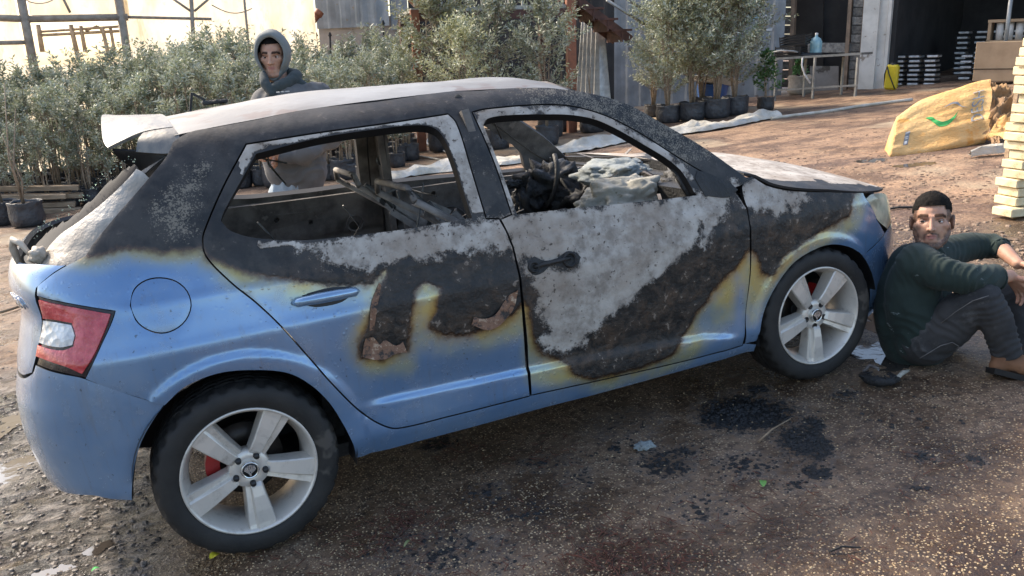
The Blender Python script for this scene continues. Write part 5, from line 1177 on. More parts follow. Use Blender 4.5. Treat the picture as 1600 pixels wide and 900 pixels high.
for i,(lab,q,dz,tl) in enumerate(ct):
    p=ta.lerp(tc,q)+dpt*.35+Vector((0,0,.005+dz*1.45));o=thing('plastic_crate',p,lab,'crate','black crates on the metal table',ez);crate(o)
    o.rotation_euler=(tl,-tl*.6,ez)
o=thing('water_bottle',ta.lerp(tc,.515)+dpt*.55+Vector((0,0,.0)),'clear blue water cooler bottle standing behind the crates on the metal table','bottle')
t=NT('blue_water_plastic');M['bottle']=t.out((.40,.66,.72),.12,0,None,Transmission_Weight=.45,Coat_Weight=.4)
mb=MB();mb.lathe([(0,0),(.13,.0),(.135,.03),(.135,.13),(.128,.15),(.135,.17),(.135,.30),(.10,.37),(.035,.41),(.030,.46)],24);mb.build('bottle_body',M['bottle'],o)
mb=MB();mb.lathe([(.034,.445),(.036,.49),(0,.495)],16);mb.build('cap',M['tray'],o)
o=thing('black_pipe',ta.lerp(tc,.10)+dpt*.2+Vector((0,0,.05)),'black plastic pipe lying along the metal table top','pipe');mb=MB();mb.lathe([(.05,0),(.05,1.25),(.04,1.25),(.04,0)],18,M=Matrix.Rotation(R(90),3,'Y').to_3x3(),closed=True);w_=mb.build('pipe_tube',M['plastic'],o);o.rotation_euler=(0,0,math.atan2((tc-ta).y,(tc-ta).x))
mb=MB();P=[TBW.p(x,y,.03)-TBW.n*.0 for x,y in((1198,91),(1206,82),(1222,79),(1240,80))]+[TBW.p(1250,84,-.2)];mb.tube(P,.022,8);o=mb.build('grey_hose',M['galv']);tag(o,'short light grey hose arching over the left end of the metal table','hose')
mb=MB();P=[TBW.p(x,y,.04) for x,y in((1255,90),(1254,102),(1258,116),(1267,130))];mb.tube(P,.02,8);o=mb.build('white_hose',M['tray']);tag(o,'white hose hanging down from the front edge of the metal table','hose')
sk=thing('woven_sack',gp(at(1249,147)),'slumped pale woven sack under the metal table holding a green plant','sack')
M['sack']=simple('woven_sack_cloth',(.42,.36,.29),(.28,.24,.19),9,.9,0,.6,50,.02)
mb=MB();v=[];n=20
for i,(q,z) in enumerate(((.20,0),(.26,.05),(.25,.20),(.24,.34),(.27,.42),(.24,.41),(.18,.30))):
    for k in range(n):
        a=2*math.pi*k/n;w_=1+.10*mnoise.noise(Vector((math.cos(a)*1.5,math.sin(a)*1.5,z*5)));v.append((q*w_*math.cos(a)*1.25,q*w_*math.sin(a),z+.05*math.sin(a*2+1)*(z>.3)))
mb.add(v,[(i*n+k,i*n+(k+1)%n,(i+1)*n+(k+1)%n,(i+1)*n+k) for i in range(6) for k in range(n)],True);mb.build('sack_cloth',M['sack'],sk)
sp_=olive('potted_plant',.75,.22,.3,81,nb=12,stems=1,per=10,leaf=.11,lw=.05,pot=None,mat='green');sp_.location=gp(at(1252,147),.05)+Vector((0,0,.05));tag(sp_,'broad leaved green plant growing out of the slumped sack','plant')
# -------- yellow sprayer
ys=thing('yellow_sprayer',gp(at(1391,141)),'bright yellow backpack sprayer with a black strap at the foot of the white column','sprayer')
M['yel']=simple('yellow_plastic',(.68,.52,.02),(.58,.43,.02),6,.4,0,.1)
mb=MB();mb.box((0,0,.29),(.27,.18,.55),bev=.04);mb.build('tank',M['yel'],ys);mb=MB();mb.lathe([(.06,.55),(.06,.60),(0,.605)],16);mb.build('lid',M['plastic'],ys)
mb=MB();mb.tube([(-.10,-.10,.52),(-.03,-.13,.36),(.06,-.13,.18),(.12,-.10,.04)],.014,6);mb.tube([(-.10,-.08,.54),(-.15,-.05,.35),(-.14,-.02,.10)],.012,6);mb.build('strap',M['plastic'],ys)
ys.rotation_euler=(0,R(2),ez)
# -------- stacked trays (each its own) in the bay mouth
def tray_proto(w=.40,d=.42,h=.085):
    o=empty('stacked_tray');mb=MB();mb.box((0,0,h/2-.01),(w*.82,d,h-.035),bev=.012);mb.build('tray_body',M['tray'],o)
    mb=MB();mb.box((0,0,h-.013),(w+.02,d-.03,.014));mb.build('tray_gap_shade',M['dark'],o);return o  # dark slab stands for the shade in the gap between trays
tp=tray_proto();first=True
ORD=('lowest','second','third','fourth','fifth','sixth','seventh','eighth','ninth','tenth','eleventh','twelfth');SIDE3=('leftmost','second','third','last')
def stack_trays(px,py,cols,rows,cw,rot,label,group,hs=.105,ragged=0,scale=1.):
    global first
    base=gp(at(px,py))
    for c in range(cols):
        for r_ in range(rows-(ragged*(c%2))):
            o=tp if first else copy_tree(tp);first=False
            o.location=base+DW.e*(cw*c)*(1 if (DW.B-DW.A).dot(DW.e)>0 else -1)+Vector((rr.uniform(-.02,.02),rr.uniform(-.02,.02),.0+hs*r_*scale));o.rotation_euler=(0,0,ez+rot+rr.uniform(-.05,.05));o.scale=(scale*.72,scale,scale);tag(o,label%(ORD[r_],SIDE3[min(c,3)] if cols>1 else ''),'tray',group)
stack_trays(1404,133,3,7,.36,.0,'%s white tray of the %s stack just right of the yellow sprayer','white trays stacked beside the yellow sprayer')
stack_trays(1396,120,3,12,.33,.0,'%s white tray of the %s tall stack behind the yellow sprayer','white trays in the tall stacks behind the sprayer',ragged=1)
stack_trays(1508,124,3,5,.42,.05,'%s white tray of the %s low front stack in the dark bay','white trays in the low stacks of the dark bay',.125)
stack_trays(1500,116,4,9,.42,.0,'%s white tray of the %s high stack in the dark bay','white trays in the high stacks of the dark bay',.125)
# -------- red machine, card box, tube rack inside the bay
def inbay(px,py,d): p=gp(at(px,py));return p
mc=thing('red_machine',gp(at(1492,100)),'dark machine with red panels standing deep in the shaded bay','machine',rz=ez)
for nm,c,s_,m_ in(('machine_base',(0,0,.7),(1.5,.8,.5),'redm'),('machine_body',(0,.1,1.65),(1.3,.7,1.3),'dark'),('machine_panel',(-.0,-.27,1.35),(1.0,.03,.5),'redm'),('machine_rail',(-.62,-.3,1.5),(.05,.05,1.6),'galv'),('machine_rail',(.62,-.3,1.5),(.05,.05,1.6),'galv'),('cross_bar',(0,-.36,.98),(1.4,.06,.06),'galv'),('machine_foot',(-.5,0,.22),(.2,.6,.45),'dark'),('machine_foot',(.5,0,.22),(.2,.6,.45),'dark'),('machine_top',(0,-.1,2.35),(1.1,.4,.12),'tray')):
    mb=MB();mb.box(c,s_,bev=.02);mb.build(nm,M[m_],mc)
rc=thing('red_cabinet',gp(at(1545,98)),'tall dull red cabinet against the rear of the shaded bay','cabinet',rz=ez);mb=MB();mb.box((0,0,1.3),(.7,.5,2.6),bev=.02);mb.build('cabinet_body',M['redm'],rc);mb=MB();mb.box((.22,-.26,1.3),(.02,.03,.3));mb.build('handle',M['galv'],rc)
cb=thing('cardboard_sheet_box',gp(at(1585,130)),'large flat brown cardboard box standing upright in the bay behind the yellow bag','box',rz=ez);mb=MB();mb.box((0,0,.45),(1.5,.5,.80),bev=.01);mb.build('box_body',M['card'],cb);mb=MB();mb.box((0,-.255,.30),(1.5,.01,.02));mb.build('box_seam',M['soil'],cb)
rk=thing('tube_rack',gp(at(1585,127)),'wooden rack of upright white tubes behind the cardboard box','rack',rz=ez)
for nm,c,s_,m_ in(('frame',(-.66,.45,.62),(.06,.3,1.24),'card'),('frame',(.66,.45,.62),(.06,.3,1.24),'card'),('top_rail',(0,.45,1.26),(1.4,.32,.06),'card'),('shelf',(0,.45,.84),(1.4,.3,.04),'card')):
    mb=MB();mb.box(c,s_);mb.build(nm,M[m_],rk)
for k in range(6): mb=MB();mb.lathe([(0,0),(.075,0),(.075,.36),(0,.36)],14,c=(-.48+.19*k,.45,.86));mb.build('tube',M['tray'],rk)
# props: leaning pole, perforated upright
pp=gp(at(1563,127));mb=MB();q=CAMPOS+pray(1582,-20)*((pp-CAMPOS).length*.985);mb.tube([pp,q],.045,10);o=mb.build('bay_pole',M['galv']);tag(o,'pale metal pole standing at the mouth of the bay just behind the yellow bag','pole')
# blue and white drum behind the potted olives
dr=thing('open_drum',gp(at(1112,172)),'blue and white open container behind the potted olives','drum');M['blue']=simple('blue_plastic',(.04,.12,.34),(.03,.08,.24),5,.4)
mb=MB();mb.lathe([(.30,.25),(.36,.55),(.37,.58),(.34,.56)],24);mb.lathe([(0,.25),(.30,.25)],24);mb.build('drum_body',M['blue'],dr)
mb=MB();mb.lathe([(.0,.54),(.36,.60),(.62,.70),(.62,.68),(.36,.56)],24,M=Matrix.Rotation(R(8),3,'Y'));mb.build('white_lid',M['tray'],dr);mb=MB();mb.lathe([(.2,0),(.24,.25)],16);mb.build('drum_foot',M['dark'],dr)
# orange pipe elbow near the greenhouse end, dark sticks, dark door frame
mb=MB();mb.tube([SW.p(500,52,.9),SW.p(526,20,.9)],.10,14);mb.lathe([(.13,-.07),(.13,.07)],14,c=SW.p(524,22,.9),M=Matrix.Rotation(R(40),3,'Y'));o=mb.build('orange_pipe',M['rust']);tag(o,'short orange brown pipe slanting out beside the greenhouse end','pipe')
fr=thing('dark_door_frame',gp(SW.p(640,150)),'dark open doorway with hanging hooks under the left end of the deck','doorway')
for x0,x1,y0,y1,nm in((627,630,22,190,'frame_post'),(650,653,24,190,'frame_post'),(627,653,22,25,'frame_head')): slabw(nm,x0,x1,y0,y1,M['rustd'],.22,.08,wall=SW,parent=fr)
slabw('opening_shade_sheet',630,650,25,190,M['dark'],.15,.04,wall=SW,parent=fr)  # dark board painted as the shade of the open door
for px in(520,541,622): 
    mb=MB();g_=gp(SW.p(px,150,.9));t_=SW.p(px,54 if px<600 else 36,.9);mb.tube([g_,t_],.03,7);mb.lathe([(.06,-.05),(.02,.06)],8,c=t_);o=mb.build('thin_stake',M['dark']);tag(o,{520:'thin dark stake behind the saplings, nearest to the greenhouse',541:'thin dark stake with a knob in front of the rendered wall',622:'tallest thin dark stake, left of the dark doorway'}[px],'stake','thin stakes in front of the shed')
# -------- lumber by the pots at the left
lb=gp(at(40,346));lw_=Wall(at(-60,350),at(140,322))
for i,(x0,x1,y,th,off) in enumerate(((-60,118,322,.075,.0),(-60,128,330,.075,.12),(-60,140,340,.075,-.1),(-60,128,311,.075,-.15),(-60,104,309,.075,.05),(-60,122,298,.075,-.12))):
    a=lw_.p(x0,y,off);b=lw_.p(x1,y-(x1-x0)*.02,off);mb=MB();mb.box((0,0,0),((b-a).length,.16,.07),bev=.004);o=mb.build('lumber_beam',M['wood']);o.location=(a+b)/2;o.rotation_euler=(0,-math.asin((b-a).normalized().z),math.atan2((b-a).y,(b-a).x))
    tag(o,('front beam of the middle layer, in the lumber pile left of the car','front lower beam of the lumber pile left of the car','lowest longest beam of the lumber pile left of the car','rear beam of the middle layer in the lumber pile left of the car','front upper beam with a dark sawn end in the lumber pile left of the car','topmost rear beam of the lumber pile left of the car')[i],'beam','sawn beams in the pile left of the car')
for k,(a,b) in enumerate(((at(8,350),(12,348)),(at(45,352),(0,0)))):
    o=thing('grow_bag',gp(a),('black grow bag at the left edge of the photo in front of the lumber pile','crumpled black grow bag in front of the lumber pile, right of the other')[k],'grow bag');pot_parts(o,.22,.34,90+k)
    for s_ in range(3):
        mb=MB();z=tall(gp(a),130+40*s_);mb.tube([(rr.uniform(-.05,.05),rr.uniform(-.05,.05),.30),(rr.uniform(-.1,.1),rr.uniform(-.1,.1),z*.5),(rr.uniform(-.15,.15),rr.uniform(-.1,.1),z)],[.014,.01,.006],6);mb.build('stem',M['bark'],o)
# pots and bags behind the car seen through its windows
for k,(px,py,r_) in enumerate(((412,287,.19),(432,291,.20),(536,280,.19),(553,268,.18),(622,253,.17),(641,250,.17),(566,255,.17),(600,246,.17),(860,214,.25),(925,206,.25),(880,205,.2),(575,287,.16))):
    o=thing('grow_bag',gp(at(px,py)),('black grow bag left of the hooded man, farther from him','black grow bag left of the hooded man, next to him','black grow bag seen right of the hooded man through the car window','second black grow bag seen right of the hooded man through the car','left one of two bags seen through the rear side window','right one of two bags seen through the rear side window','black grow bag among the saplings behind the car pillar','black grow bag among the saplings, right of the pillar','dark grow bag behind the car below the corner post','dark grow bag right of the corner post, behind the car','rear dark grow bag below the corner post','small grow bag close behind the car pillar')[k],'grow bag');pot_parts(o,r_,r_*1.7,100+k)
    for s_ in range(3):
        mb=MB();mb.tube([(rr.uniform(-.03,.03),rr.uniform(-.03,.03),r_*1.4),(rr.uniform(-.06,.06),rr.uniform(-.06,.06),.8),(rr.uniform(-.1,.1),rr.uniform(-.1,.1),1.25)],[.013,.010,.006],6);mb.build('stem',M['bark'],o)
# -------- crumpled plastic sheet, ground pipe, hoses
def strip_cloth(name,path,w,mat,h=.10,seed=0,n=9,m=90):
    P=spl([(*plxy(a,b),) for a,b in path],.12,80,False);v=[];L=len(P);c=[]
    for i,p in enumerate(P):
        d=P[min(i+1,L-1)]-P[max(i-1,0)];d/=np.hypot(*d)+1e-9;q=np.array([-d[1],d[0]]);ww=w*(.6+.7*abs(mnoise.noise(Vector((i*.10,seed,0)))))*(min(1,i/5)*.8+.2)
        for j in range(n):
            s=-1+2*j/(n-1);xy=p+q*s*ww*.5+q*.05*mnoise.noise(Vector((i*.3,j*.8,seed)))
            z=.012+h*(1-s*s)*(.35+1.3*abs(mnoise.noise(Vector((i*.22,j*.6,seed+3)))))+.05*abs(mnoise.noise(Vector((i*.6,j*1.3,seed))))
            v.append((xy[0],xy[1],gz(*xy)+z))
    f=[(i*n+j,(i+1)*n+j,(i+1)*n+j+1,i*n+j+1) for i in range(L-1) for j in range(n-1)]
    return mesh_obj(name,v,f,mat,None,True)
t=NT('dusty_plastic_sheet');f=t.noise(5,5,.6);cc=t.mix(t.ss(f,.35,.65),(.62,.58,.50),(.48,.43,.34));t.out(cc,.35,0,t.bump(t.noise(9,5,.7),.8,.04));M['sheet']=t.m
o=strip_cloth('plastic_sheet',[(560,296),(640,275),(740,262),(800,256),(860,243),(900,236),(960,225),(1020,214),(1080,206),(1130,199),(1170,191),(1212,184)],.55,M['sheet'],.16,3);tag(o,'long crumpled dusty plastic sheet lying on the yard beside the potted olives','plastic sheet')
def hose(path,r,mat,label,name='hose',lift=.02,cat='hose'):
    P=spl([plxy(a,b) for a,b in path],.15,89,False);mb=MB();mb.tube([(p[0],p[1],gz(*p)+lift) for p in P],r,7);o=mb.build(name,mat);tag(o,label,cat);return o
hose([(1205,187),(1240,182),(1290,176),(1340,168),(1385,162),(1425,157)],.03,M['sheet'],'thin pale pipe lying across the yard from the plastic sheet towards the yellow bag','ground_pipe',cat='pipe')
hose([(655,205),(652,215),(662,228),(680,224),(672,214),(668,226),(690,236),(712,243),(750,247)],.022,M['tray'],'pale garden hose looping on the ground, seen through the rear side window')
hose([(640,243),(680,250),(715,258),(760,262)],.018,M['sheet'],'thin straight hose on the ground seen through the rear side window')
hose([(0,492),(20,486),(36,480),(60,470)],.012,M['wood'],'thin branch lying on the mud left of the badge','branch',cat='branch')
hose([(1440,326),(1405,326),(1390,328)],.010,M['soot'],'short black cable on the dirt left of the seated man head','cable',.012,'cable')
# -------- yellow bulk bag
def PD(px,py,d): return CAMPOS+pray(px,py)*d
bagc=[(0,(1391,243,11.0),(1401,183,11.55)),(.25,(1428,241,11.15),(1440,155,11.95)),(.6,(1490,229,11.45),(1500,136,12.30)),(.86,(1530,219,11.7),(1534,125,12.5)),(1.0,(1545,213,11.75),(1548,123,12.55))]
def bagcurve(s,i):
    k=[b[0] for b in bagc];P=[PD(*b[i]) for b in bagc];return Vector([float(itp(s,k,[p[c] for p in P])) for c in range(3)])
bagn=(PD(1545,213,11.75)-PD(1391,243,11.0)).cross(PD(1440,155,11.95)-PD(1428,241,11.15)).normalized()
if bagn.dot(CAMPOS-PD(1450,200,11.5))<0: bagn=-bagn
def bagface(s,t_,off=0):
    b=bagcurve(s,1);p=bagcurve(s,2);q=b.lerp(p,t_);w=.018*fbm((s*2.0,t_*6.,1.),1.,3)+.012*math.sin(t_*15+s*4)*s-.020*abs(mnoise.noise(Vector((s*1.5,t_*7,7))))
    return q+bagn*(.05*math.sin(math.pi*t_)**.5*1+w+off)
bagloc=gp(PD(1470,235,11.3));bag=thing('bulk_bag',bagloc,'big yellow bulk bag lettered DESH, lying torn open on its side','bag')
t=NT('yellow_bag_cloth');f=t.noise(2.2,5,.6);cc=t.mix(t.ss(f,.35,.65),(.70,.39,.13),(.78,.49,.20));cc=t.mix(t.ss(t.noise(3.5,4,.6),.60,.70),cc,(.72,.36,.09));M['bagy']=t.out(cc,.75,0,t.bump(t.noise(7,6,.7,t.co((1,1,2.5),(.3,.5,0))),.8,.06))
t=NT('bag_lining');f=t.noise(4,5,.6);M['bagin']=t.out(t.mix(t.ss(f,.35,.65),(.34,.20,.09),(.22,.13,.065)),.8,0,t.bump(t.noise(9,5,.7),.7,.03))
ns,ntt=60,26;v=[];back_=-bagn*.42
for i in range(ns+1):
    s=i/ns
    for j in range(ntt+1): v.append(bagface(s,j/ntt)-bagloc)
    b=bagcurve(s,1);p=bagcurve(s,2)
    for j in range(10):
        q=j/9;c=p.lerp(b,q)+back_*(math.sin(math.pi*min(1,q*1.0+.0))**.5 if 0<q<1 else 0.15)+Vector((0,0,-max(0.,b.z-gz(b.x,b.y)-.02)*max(0,(q-.45)/.55)*(1 if q<.98 else 0)))
        w=.05*fbm((s*3,q*3,9.),1.3,3);v.append(c+bagn*w-bagloc)
m_=ntt+1+10;f=[]
for i in range(ns):
    for j in range(m_): f.append((i*m_+j,(i+1)*m_+j,(i+1)*m_+(j+1)%m_,i*m_+(j+1)%m_))
f.append(tuple(range(m_)))
mesh_obj('bag_cloth',v,f,M['bagy'],bag,True)
v2=[];
for i in range(4): 
    for j in range(m_):
        p=Vector(v[ns*m_+j]);c=Vector((0,0,0))
        for q in range(m_): c+=Vector(v[ns*m_+q])
        c/=m_;v2.append(p.lerp(c,[.0,.08,.20,.9][i])-(bagcurve(1,1)-bagcurve(.9,1)).normalized()*[.0,.12,.35,.45][i])
f=[(i*m_+j,(i+1)*m_+j,(i+1)*m_+(j+1)%m_,i*m_+(j+1)%m_) for i in range(3) for j in range(m_)];mesh_obj('bag_mouth_lining',v2,f,M['bagin'],bag,True)
def onbag(me,s0,t0,sx,sy,rot=0,mat=None,name='print'):
    pass
def bag_patch(name,poly,mat,off=.006,den=.006):
    P=spl(poly,den*2,60);V,F=tri2d(P,[],den*2.2);vv=[bagface(a,b,off)-bagloc for a,b in V];mesh_obj(name,vv,[tuple(q) for q in F],mat,bag,True)
M['gprint']=simple('grey_print',(.30,.30,.29),(.24,.24,.23),20,.8,0,0);M['greenp']=simple('green_print',(.07,.42,.10),(.05,.34,.08),20,.8,0,0);M['labelp']=simple('label_print',(.24,.26,.27),(.20,.21,.22),20,.8,0,0)
me=text_mesh('bag_lettering','DESH',1.,.0,M['gprint']);n=len(me.vertices);co=np.empty(n*3);me.vertices.foreach_get('co',co);co=co.reshape(-1,3)
bm=bmesh.new();bm.from_mesh(me);bmesh.ops.subdivide_edges(bm,edges=[e_ for e_ in bm.edges if e_.calc_length()>.12],cuts=3,use_grid_fill=False);bmesh.ops.triangulate(bm,faces=bm.faces);bm.to_mesh(me);bm.free()
W=max(c.co.x for c in me.vertices);Hh=max(c.co.y for c in me.vertices)
for vtx in me.vertices:
    s=.875-.145*vtx.co.y/Hh;t_=.26+.50*vtx.co.x/W;vtx.co=bagface(s,t_,.008)-bagloc
me.update();link(bpy.data.objects.new('bag_lettering',me),bag)
sw=[(a-.07,b) for a,b in((.37,.57),(.42,.565),(.46,.50),(.52,.42),(.58,.42),(.63,.47),(.67,.55))];low=[(a-.07,b) for a,b in((.63,.41),(.57,.345),(.51,.35),(.46,.42),(.42,.50))]
bag_patch('green_swoosh',sw+low,M['greenp'])
bag_patch('grey_swoosh',[(a-.08,b) for a,b in((.53,.66),(.60,.68),(.65,.66),(.71,.585),(.77,.545),(.71,.60),(.655,.69),(.60,.71))],M['gprint'],.007)
bag_patch('grey_label',[(.115,.155),(.165,.165),(.165,.40),(.115,.40)],M['labelp'])
bag_patch('label_mark',[(.125,.175),(.152,.18),(.152,.23),(.125,.23)],M['tray'],.009)
bag_patch('label_mark',[(.125,.26),(.155,.26),(.155,.275),(.125,.275)],M['tray'],.009);bag_patch('label_mark',[(.125,.30),(.155,.30),(.155,.312),(.125,.312)],M['tray'],.009)
# torn lining spilling out on the right
def flapcloth(name,pts,mat,seed,parent,loc,amp=.05,m=16):
    a,b,c,d=[Vector(p) for p in pts];v=[]
    for i in range(m+1):
        for j in range(m+1):
            p=a.lerp(b,i/m).lerp(d.lerp(c,i/m),j/m);w=amp*fbm((i*.28,j*.28,seed),1.,4)-amp*.8*abs(mnoise.noise(Vector((i*.18,j*.32,seed))));v.append(p+bagn*w-loc)
    return mesh_obj(name,v,[(i*(m+1)+j,(i+1)*(m+1)+j,(i+1)*(m+1)+j+1,i*(m+1)+j+1) for i in range(m) for j in range(m)],mat,parent,True)
flapcloth('torn_lining',[PD(1546,124,12.5),PD(1572,135,12.4),PD(1600,150,12.3),PD(1550,170,12.1)],M['bagin'],1,bag,bagloc,.12)
flapcloth('torn_lining',[PD(1547,200,11.75),PD(1550,160,11.9),PD(1612,160,12.0),PD(1608,212,11.7)],M['bagin'],5,bag,bagloc,.16)
flapcloth('torn_lining',[PD(1543,212,11.7),PD(1566,176,11.7),PD(1612,186,11.6),PD(1585,216,11.4)],M['bagy'],9,bag,bagloc,.10)
flapcloth('torn_lining',[PD(1545,214,11.7),PD(1560,212,11.6),PD(1566,240,11.1),PD(1556,238,11.2)],M['bagin'],12,bag,bagloc,.05)
o=strip_cloth('pale_torn_sheet',[(1515,247),(1530,244),(1550,242),(1568,240)],.25,M['sheet'],.08,8);tag(o,'small pale torn sheet on the dirt under the open end of the yellow bag','sheet')
# -------- stack of pale planks at the right edge
tbs=[(84,1597,.0),(110,1588,.0),(121,1583,.02),(134,1586,0),(147,1584,.02),(160,1582,0),(172,1586,.02),(184,1584,0),(197,1576,.03),(209,1578,0),(222,1572,.02),(235,1575,0),(247,1577,.02),(260,1571,.0),(273,1568,.03),(286,1563,0),(298,1566,.02),(311,1562,0),(324,1546,.10)]
pb=gp(at(1592,337));dirv=RM@Vector((.86,-.10,0));dirv.z=0;dirv.normalize()
PWn=Wall(pb,pb+dirv*2)
labn=['topmost','second','third','fourth','fifth','sixth','seventh','eighth','ninth','tenth','eleventh','twelfth','thirteenth','fourteenth','fifteenth','sixteenth','seventeenth','eighteenth','lowest, jutting out']
nP=len(tbs);ztop=PWn.p(1590,84).z
for i,(y,x0,off) in enumerate(tbs[::-1]):
    th=.066;a=PWn.p(x0+22+14*i/18,y+4,off);z=pb.z+.04+i*.0685
    mb=MB();L=1.7
    mb.box((L/2,0,0),(L,.20+rr.uniform(-.02,.03),th-.004),bev=.006);o=mb.build('plank',M['palewood']);o.location=Vector((a.x,a.y,z))+PWn.n*(-.1+rr.uniform(-.02,.02));o.rotation_euler=(0,0,math.atan2(dirv.y,dirv.x)+rr.uniform(-.035,.035))
    tag(o,'%s pale plank from the top in the tall stack at the right edge'%labn[nP-1-i] if i else 'lowest plank, jutting out to the left from the tall stack at the right edge','plank','pale planks stacked at the right edge')
    for nk in range(1):
        pass
for k,(px,py) in enumerate(()): 
    for j in range(12):
        mb=MB();mb.box((.85,0,0),(1.5,.20,.09),bev=.006);o=mb.build('plank',M['palewood']);o.location=Vector((pb.x,pb.y,pb.z+.05+.105*j))+PWn.n*-.36+dirv*(.02+rr.uniform(-.05,.05));o.rotation_euler=(0,0,math.atan2(dirv.y,dirv.x)+rr.uniform(-.03,.03));tag(o,'plank in the second row, hidden behind the tall stack at the right edge','plank','pale planks in the rear row at the right edge')
up0=gp(at(1592,190));mb=MB();a=PD(1589,150,10.5);g_=gp(a);t_=PD(1597,84,10.4);mb.beam(g_,Vector((g_.x+.05,g_.y,t_.z)),.09,.05,up=PWn.n)
o=mb.build('perforated_upright',M['wood']);tag(o,'weathered upright post standing just behind the plank stack','post')
# ================================================================ PEOPLE
def cap_prims(chains,ells=()):
    """tapered capsule chains [(point,radius)...] and ellipsoids (centre,(rx,ry,rz),rot) as closed shells"""
    V=[];F=[]
    bm=bmesh.new();bmesh.ops.create_uvsphere(bm,u_segments=18,v_segments=12,radius=1);sv=[q.co.copy() for q in bm.verts];bm.verts.index_update();sf=[[w_.index for w_ in q.verts] for q in bm.faces];bm.free()
    def sph(c,r,M3=None):
        n=len(V)
        for q in sv:
            p=Vector((q.x*r[0],q.y*r[1],q.z*r[2]));p=M3@p if M3 is not None else p;V.append(tuple(p+c))
        F.extend([tuple(i+n for i in f) for f in sf])
    for ch in chains:
        for i in range(len(ch)):
            c,r=ch[i];sph(Vector(c),(r,r,r))
            if i<len(ch)-1:
                a,ra=Vector(c),r;b,rb=Vector(ch[i+1][0]),ch[i+1][1];d=b-a;L=d.length
                if L<1e-5: continue
                d/=L;u=Vector((0,0,1)) if abs(d.z)<.9 else Vector((1,0,0));x=d.cross(u).normalized();y=d.cross(x);n=len(V);k=18
                for p,r_ in((a,ra),(b,rb)):
                    for j in range(k): V.append(tuple(p+(x*math.cos(6.28319*j/k)+y*math.sin(6.28319*j/k))*r_))
                F.extend([(n+j,n+(j+1)%k,n+k+(j+1)%k,n+k+j) for j in range(k)]);F.append(tuple(range(n,n+k))[::-1]);F.append(tuple(range(n+k,n+2*k)))
    for c,r,M3 in ells: sph(Vector(c),r,M3)
    return V,F
def fuse(name,chains,ells,voxel,smooth,mat,parent,post=None,attrs=None,mats=None):
    V,F=cap_prims(chains,ells);me=bpy.data.meshes.new(name);me.from_pydata(V,[],F);o=bpy.data.objects.new(name,me);COL.objects.link(o)
    m=o.modifiers.new('r','REMESH');m.mode='VOXEL';m.voxel_size=voxel;m.use_smooth_shade=True
    if smooth: s=o.modifiers.new('s','SMOOTH');s.factor=.5;s.iterations=smooth
    dg=bpy.context.evaluated_depsgraph_get();dg.update();m2=bpy.data.meshes.new_from_object(o.evaluated_get(dg));bpy.data.objects.remove(o);bpy.data.meshes.remove(me)
    n=len(m2.vertices);co=np.empty(n*3);m2.vertices.foreach_get('co',co);co=co.reshape(-1,3);no=np.empty(n*3);m2.vertices.foreach_get('normal',no);no=no.reshape(-1,3)
    if post is not None:
        co=post(co,no);m2.vertices.foreach_set('co',co.ravel());m2.update()
    if attrs is not None:
        for k,v in attrs(co).items(): a=m2.attributes.new(k,'FLOAT','POINT');a.data.foreach_set('value',np.asarray(v,dtype=np.float32))
    m2.materials.clear();m2.materials.append(mat);m2.polygons.foreach_set('use_smooth',np.ones(len(m2.polygons),bool));m2.name=name;m2.update()
    return link(bpy.data.objects.new(name,m2),parent)
def folds(dirs,amp,fr,seed):
    """cloth folds: soft ridges running across the limb near the given centres"""
    def f(co,no):
        out=co.copy()
        for i in range(len(co)):
            p=Vector(co[i]);w=0
            for c,ax,R_,a_,f_ in dirs:
                d=(p-c).length
                if d<R_:
                    s=(p-c).dot(ax);q=math.sin(s*f_+3.5*mnoise.noise(p*9+Vector((seed,0,0))));w+=a_*(1-d/R_)**.6*(1.-2.2*abs(q)**.7)*.9
            w+=amp*(mnoise.noise(p*fr+Vector((seed,0,0)))+.6*mnoise.noise(p*fr*2.3+Vector((0,seed,0))))
            out[i]+=no[i]*w
        return out
    return f
def skin_mat(name,base,red):
    t=NT(name);f=t.noise(26,5,.6);c=t.mix(t.ss(f,.35,.65),base,red)
    be=t.attr('beard');br=t.math('MINIMUM',t.attr('brow'),1);li=t.attr('lip');n=t.noise(210,3,.6)
    c=t.mix(t.math('MULTIPLY',li,.8),c,(.36,.13,.11))
    c=t.mix(t.math('MULTIPLY',be,t.ss(n,.25,.6,.5,.92)),c,(.030,.020,.015));c=t.mix(t.math('MULTIPLY',br,.92),c,(.018,.012,.009))
    return t.out(c,t.math('MULTIPLY_ADD',br,.35,.58),0,t.bump(t.noise(90),.12,.003),Specular_IOR_Level=t.math('MULTIPLY_ADD',br,-.35,.42),Subsurface_Weight=.15,Subsurface_Radius=(.02,.008,.005),Subsurface_Scale=.5)
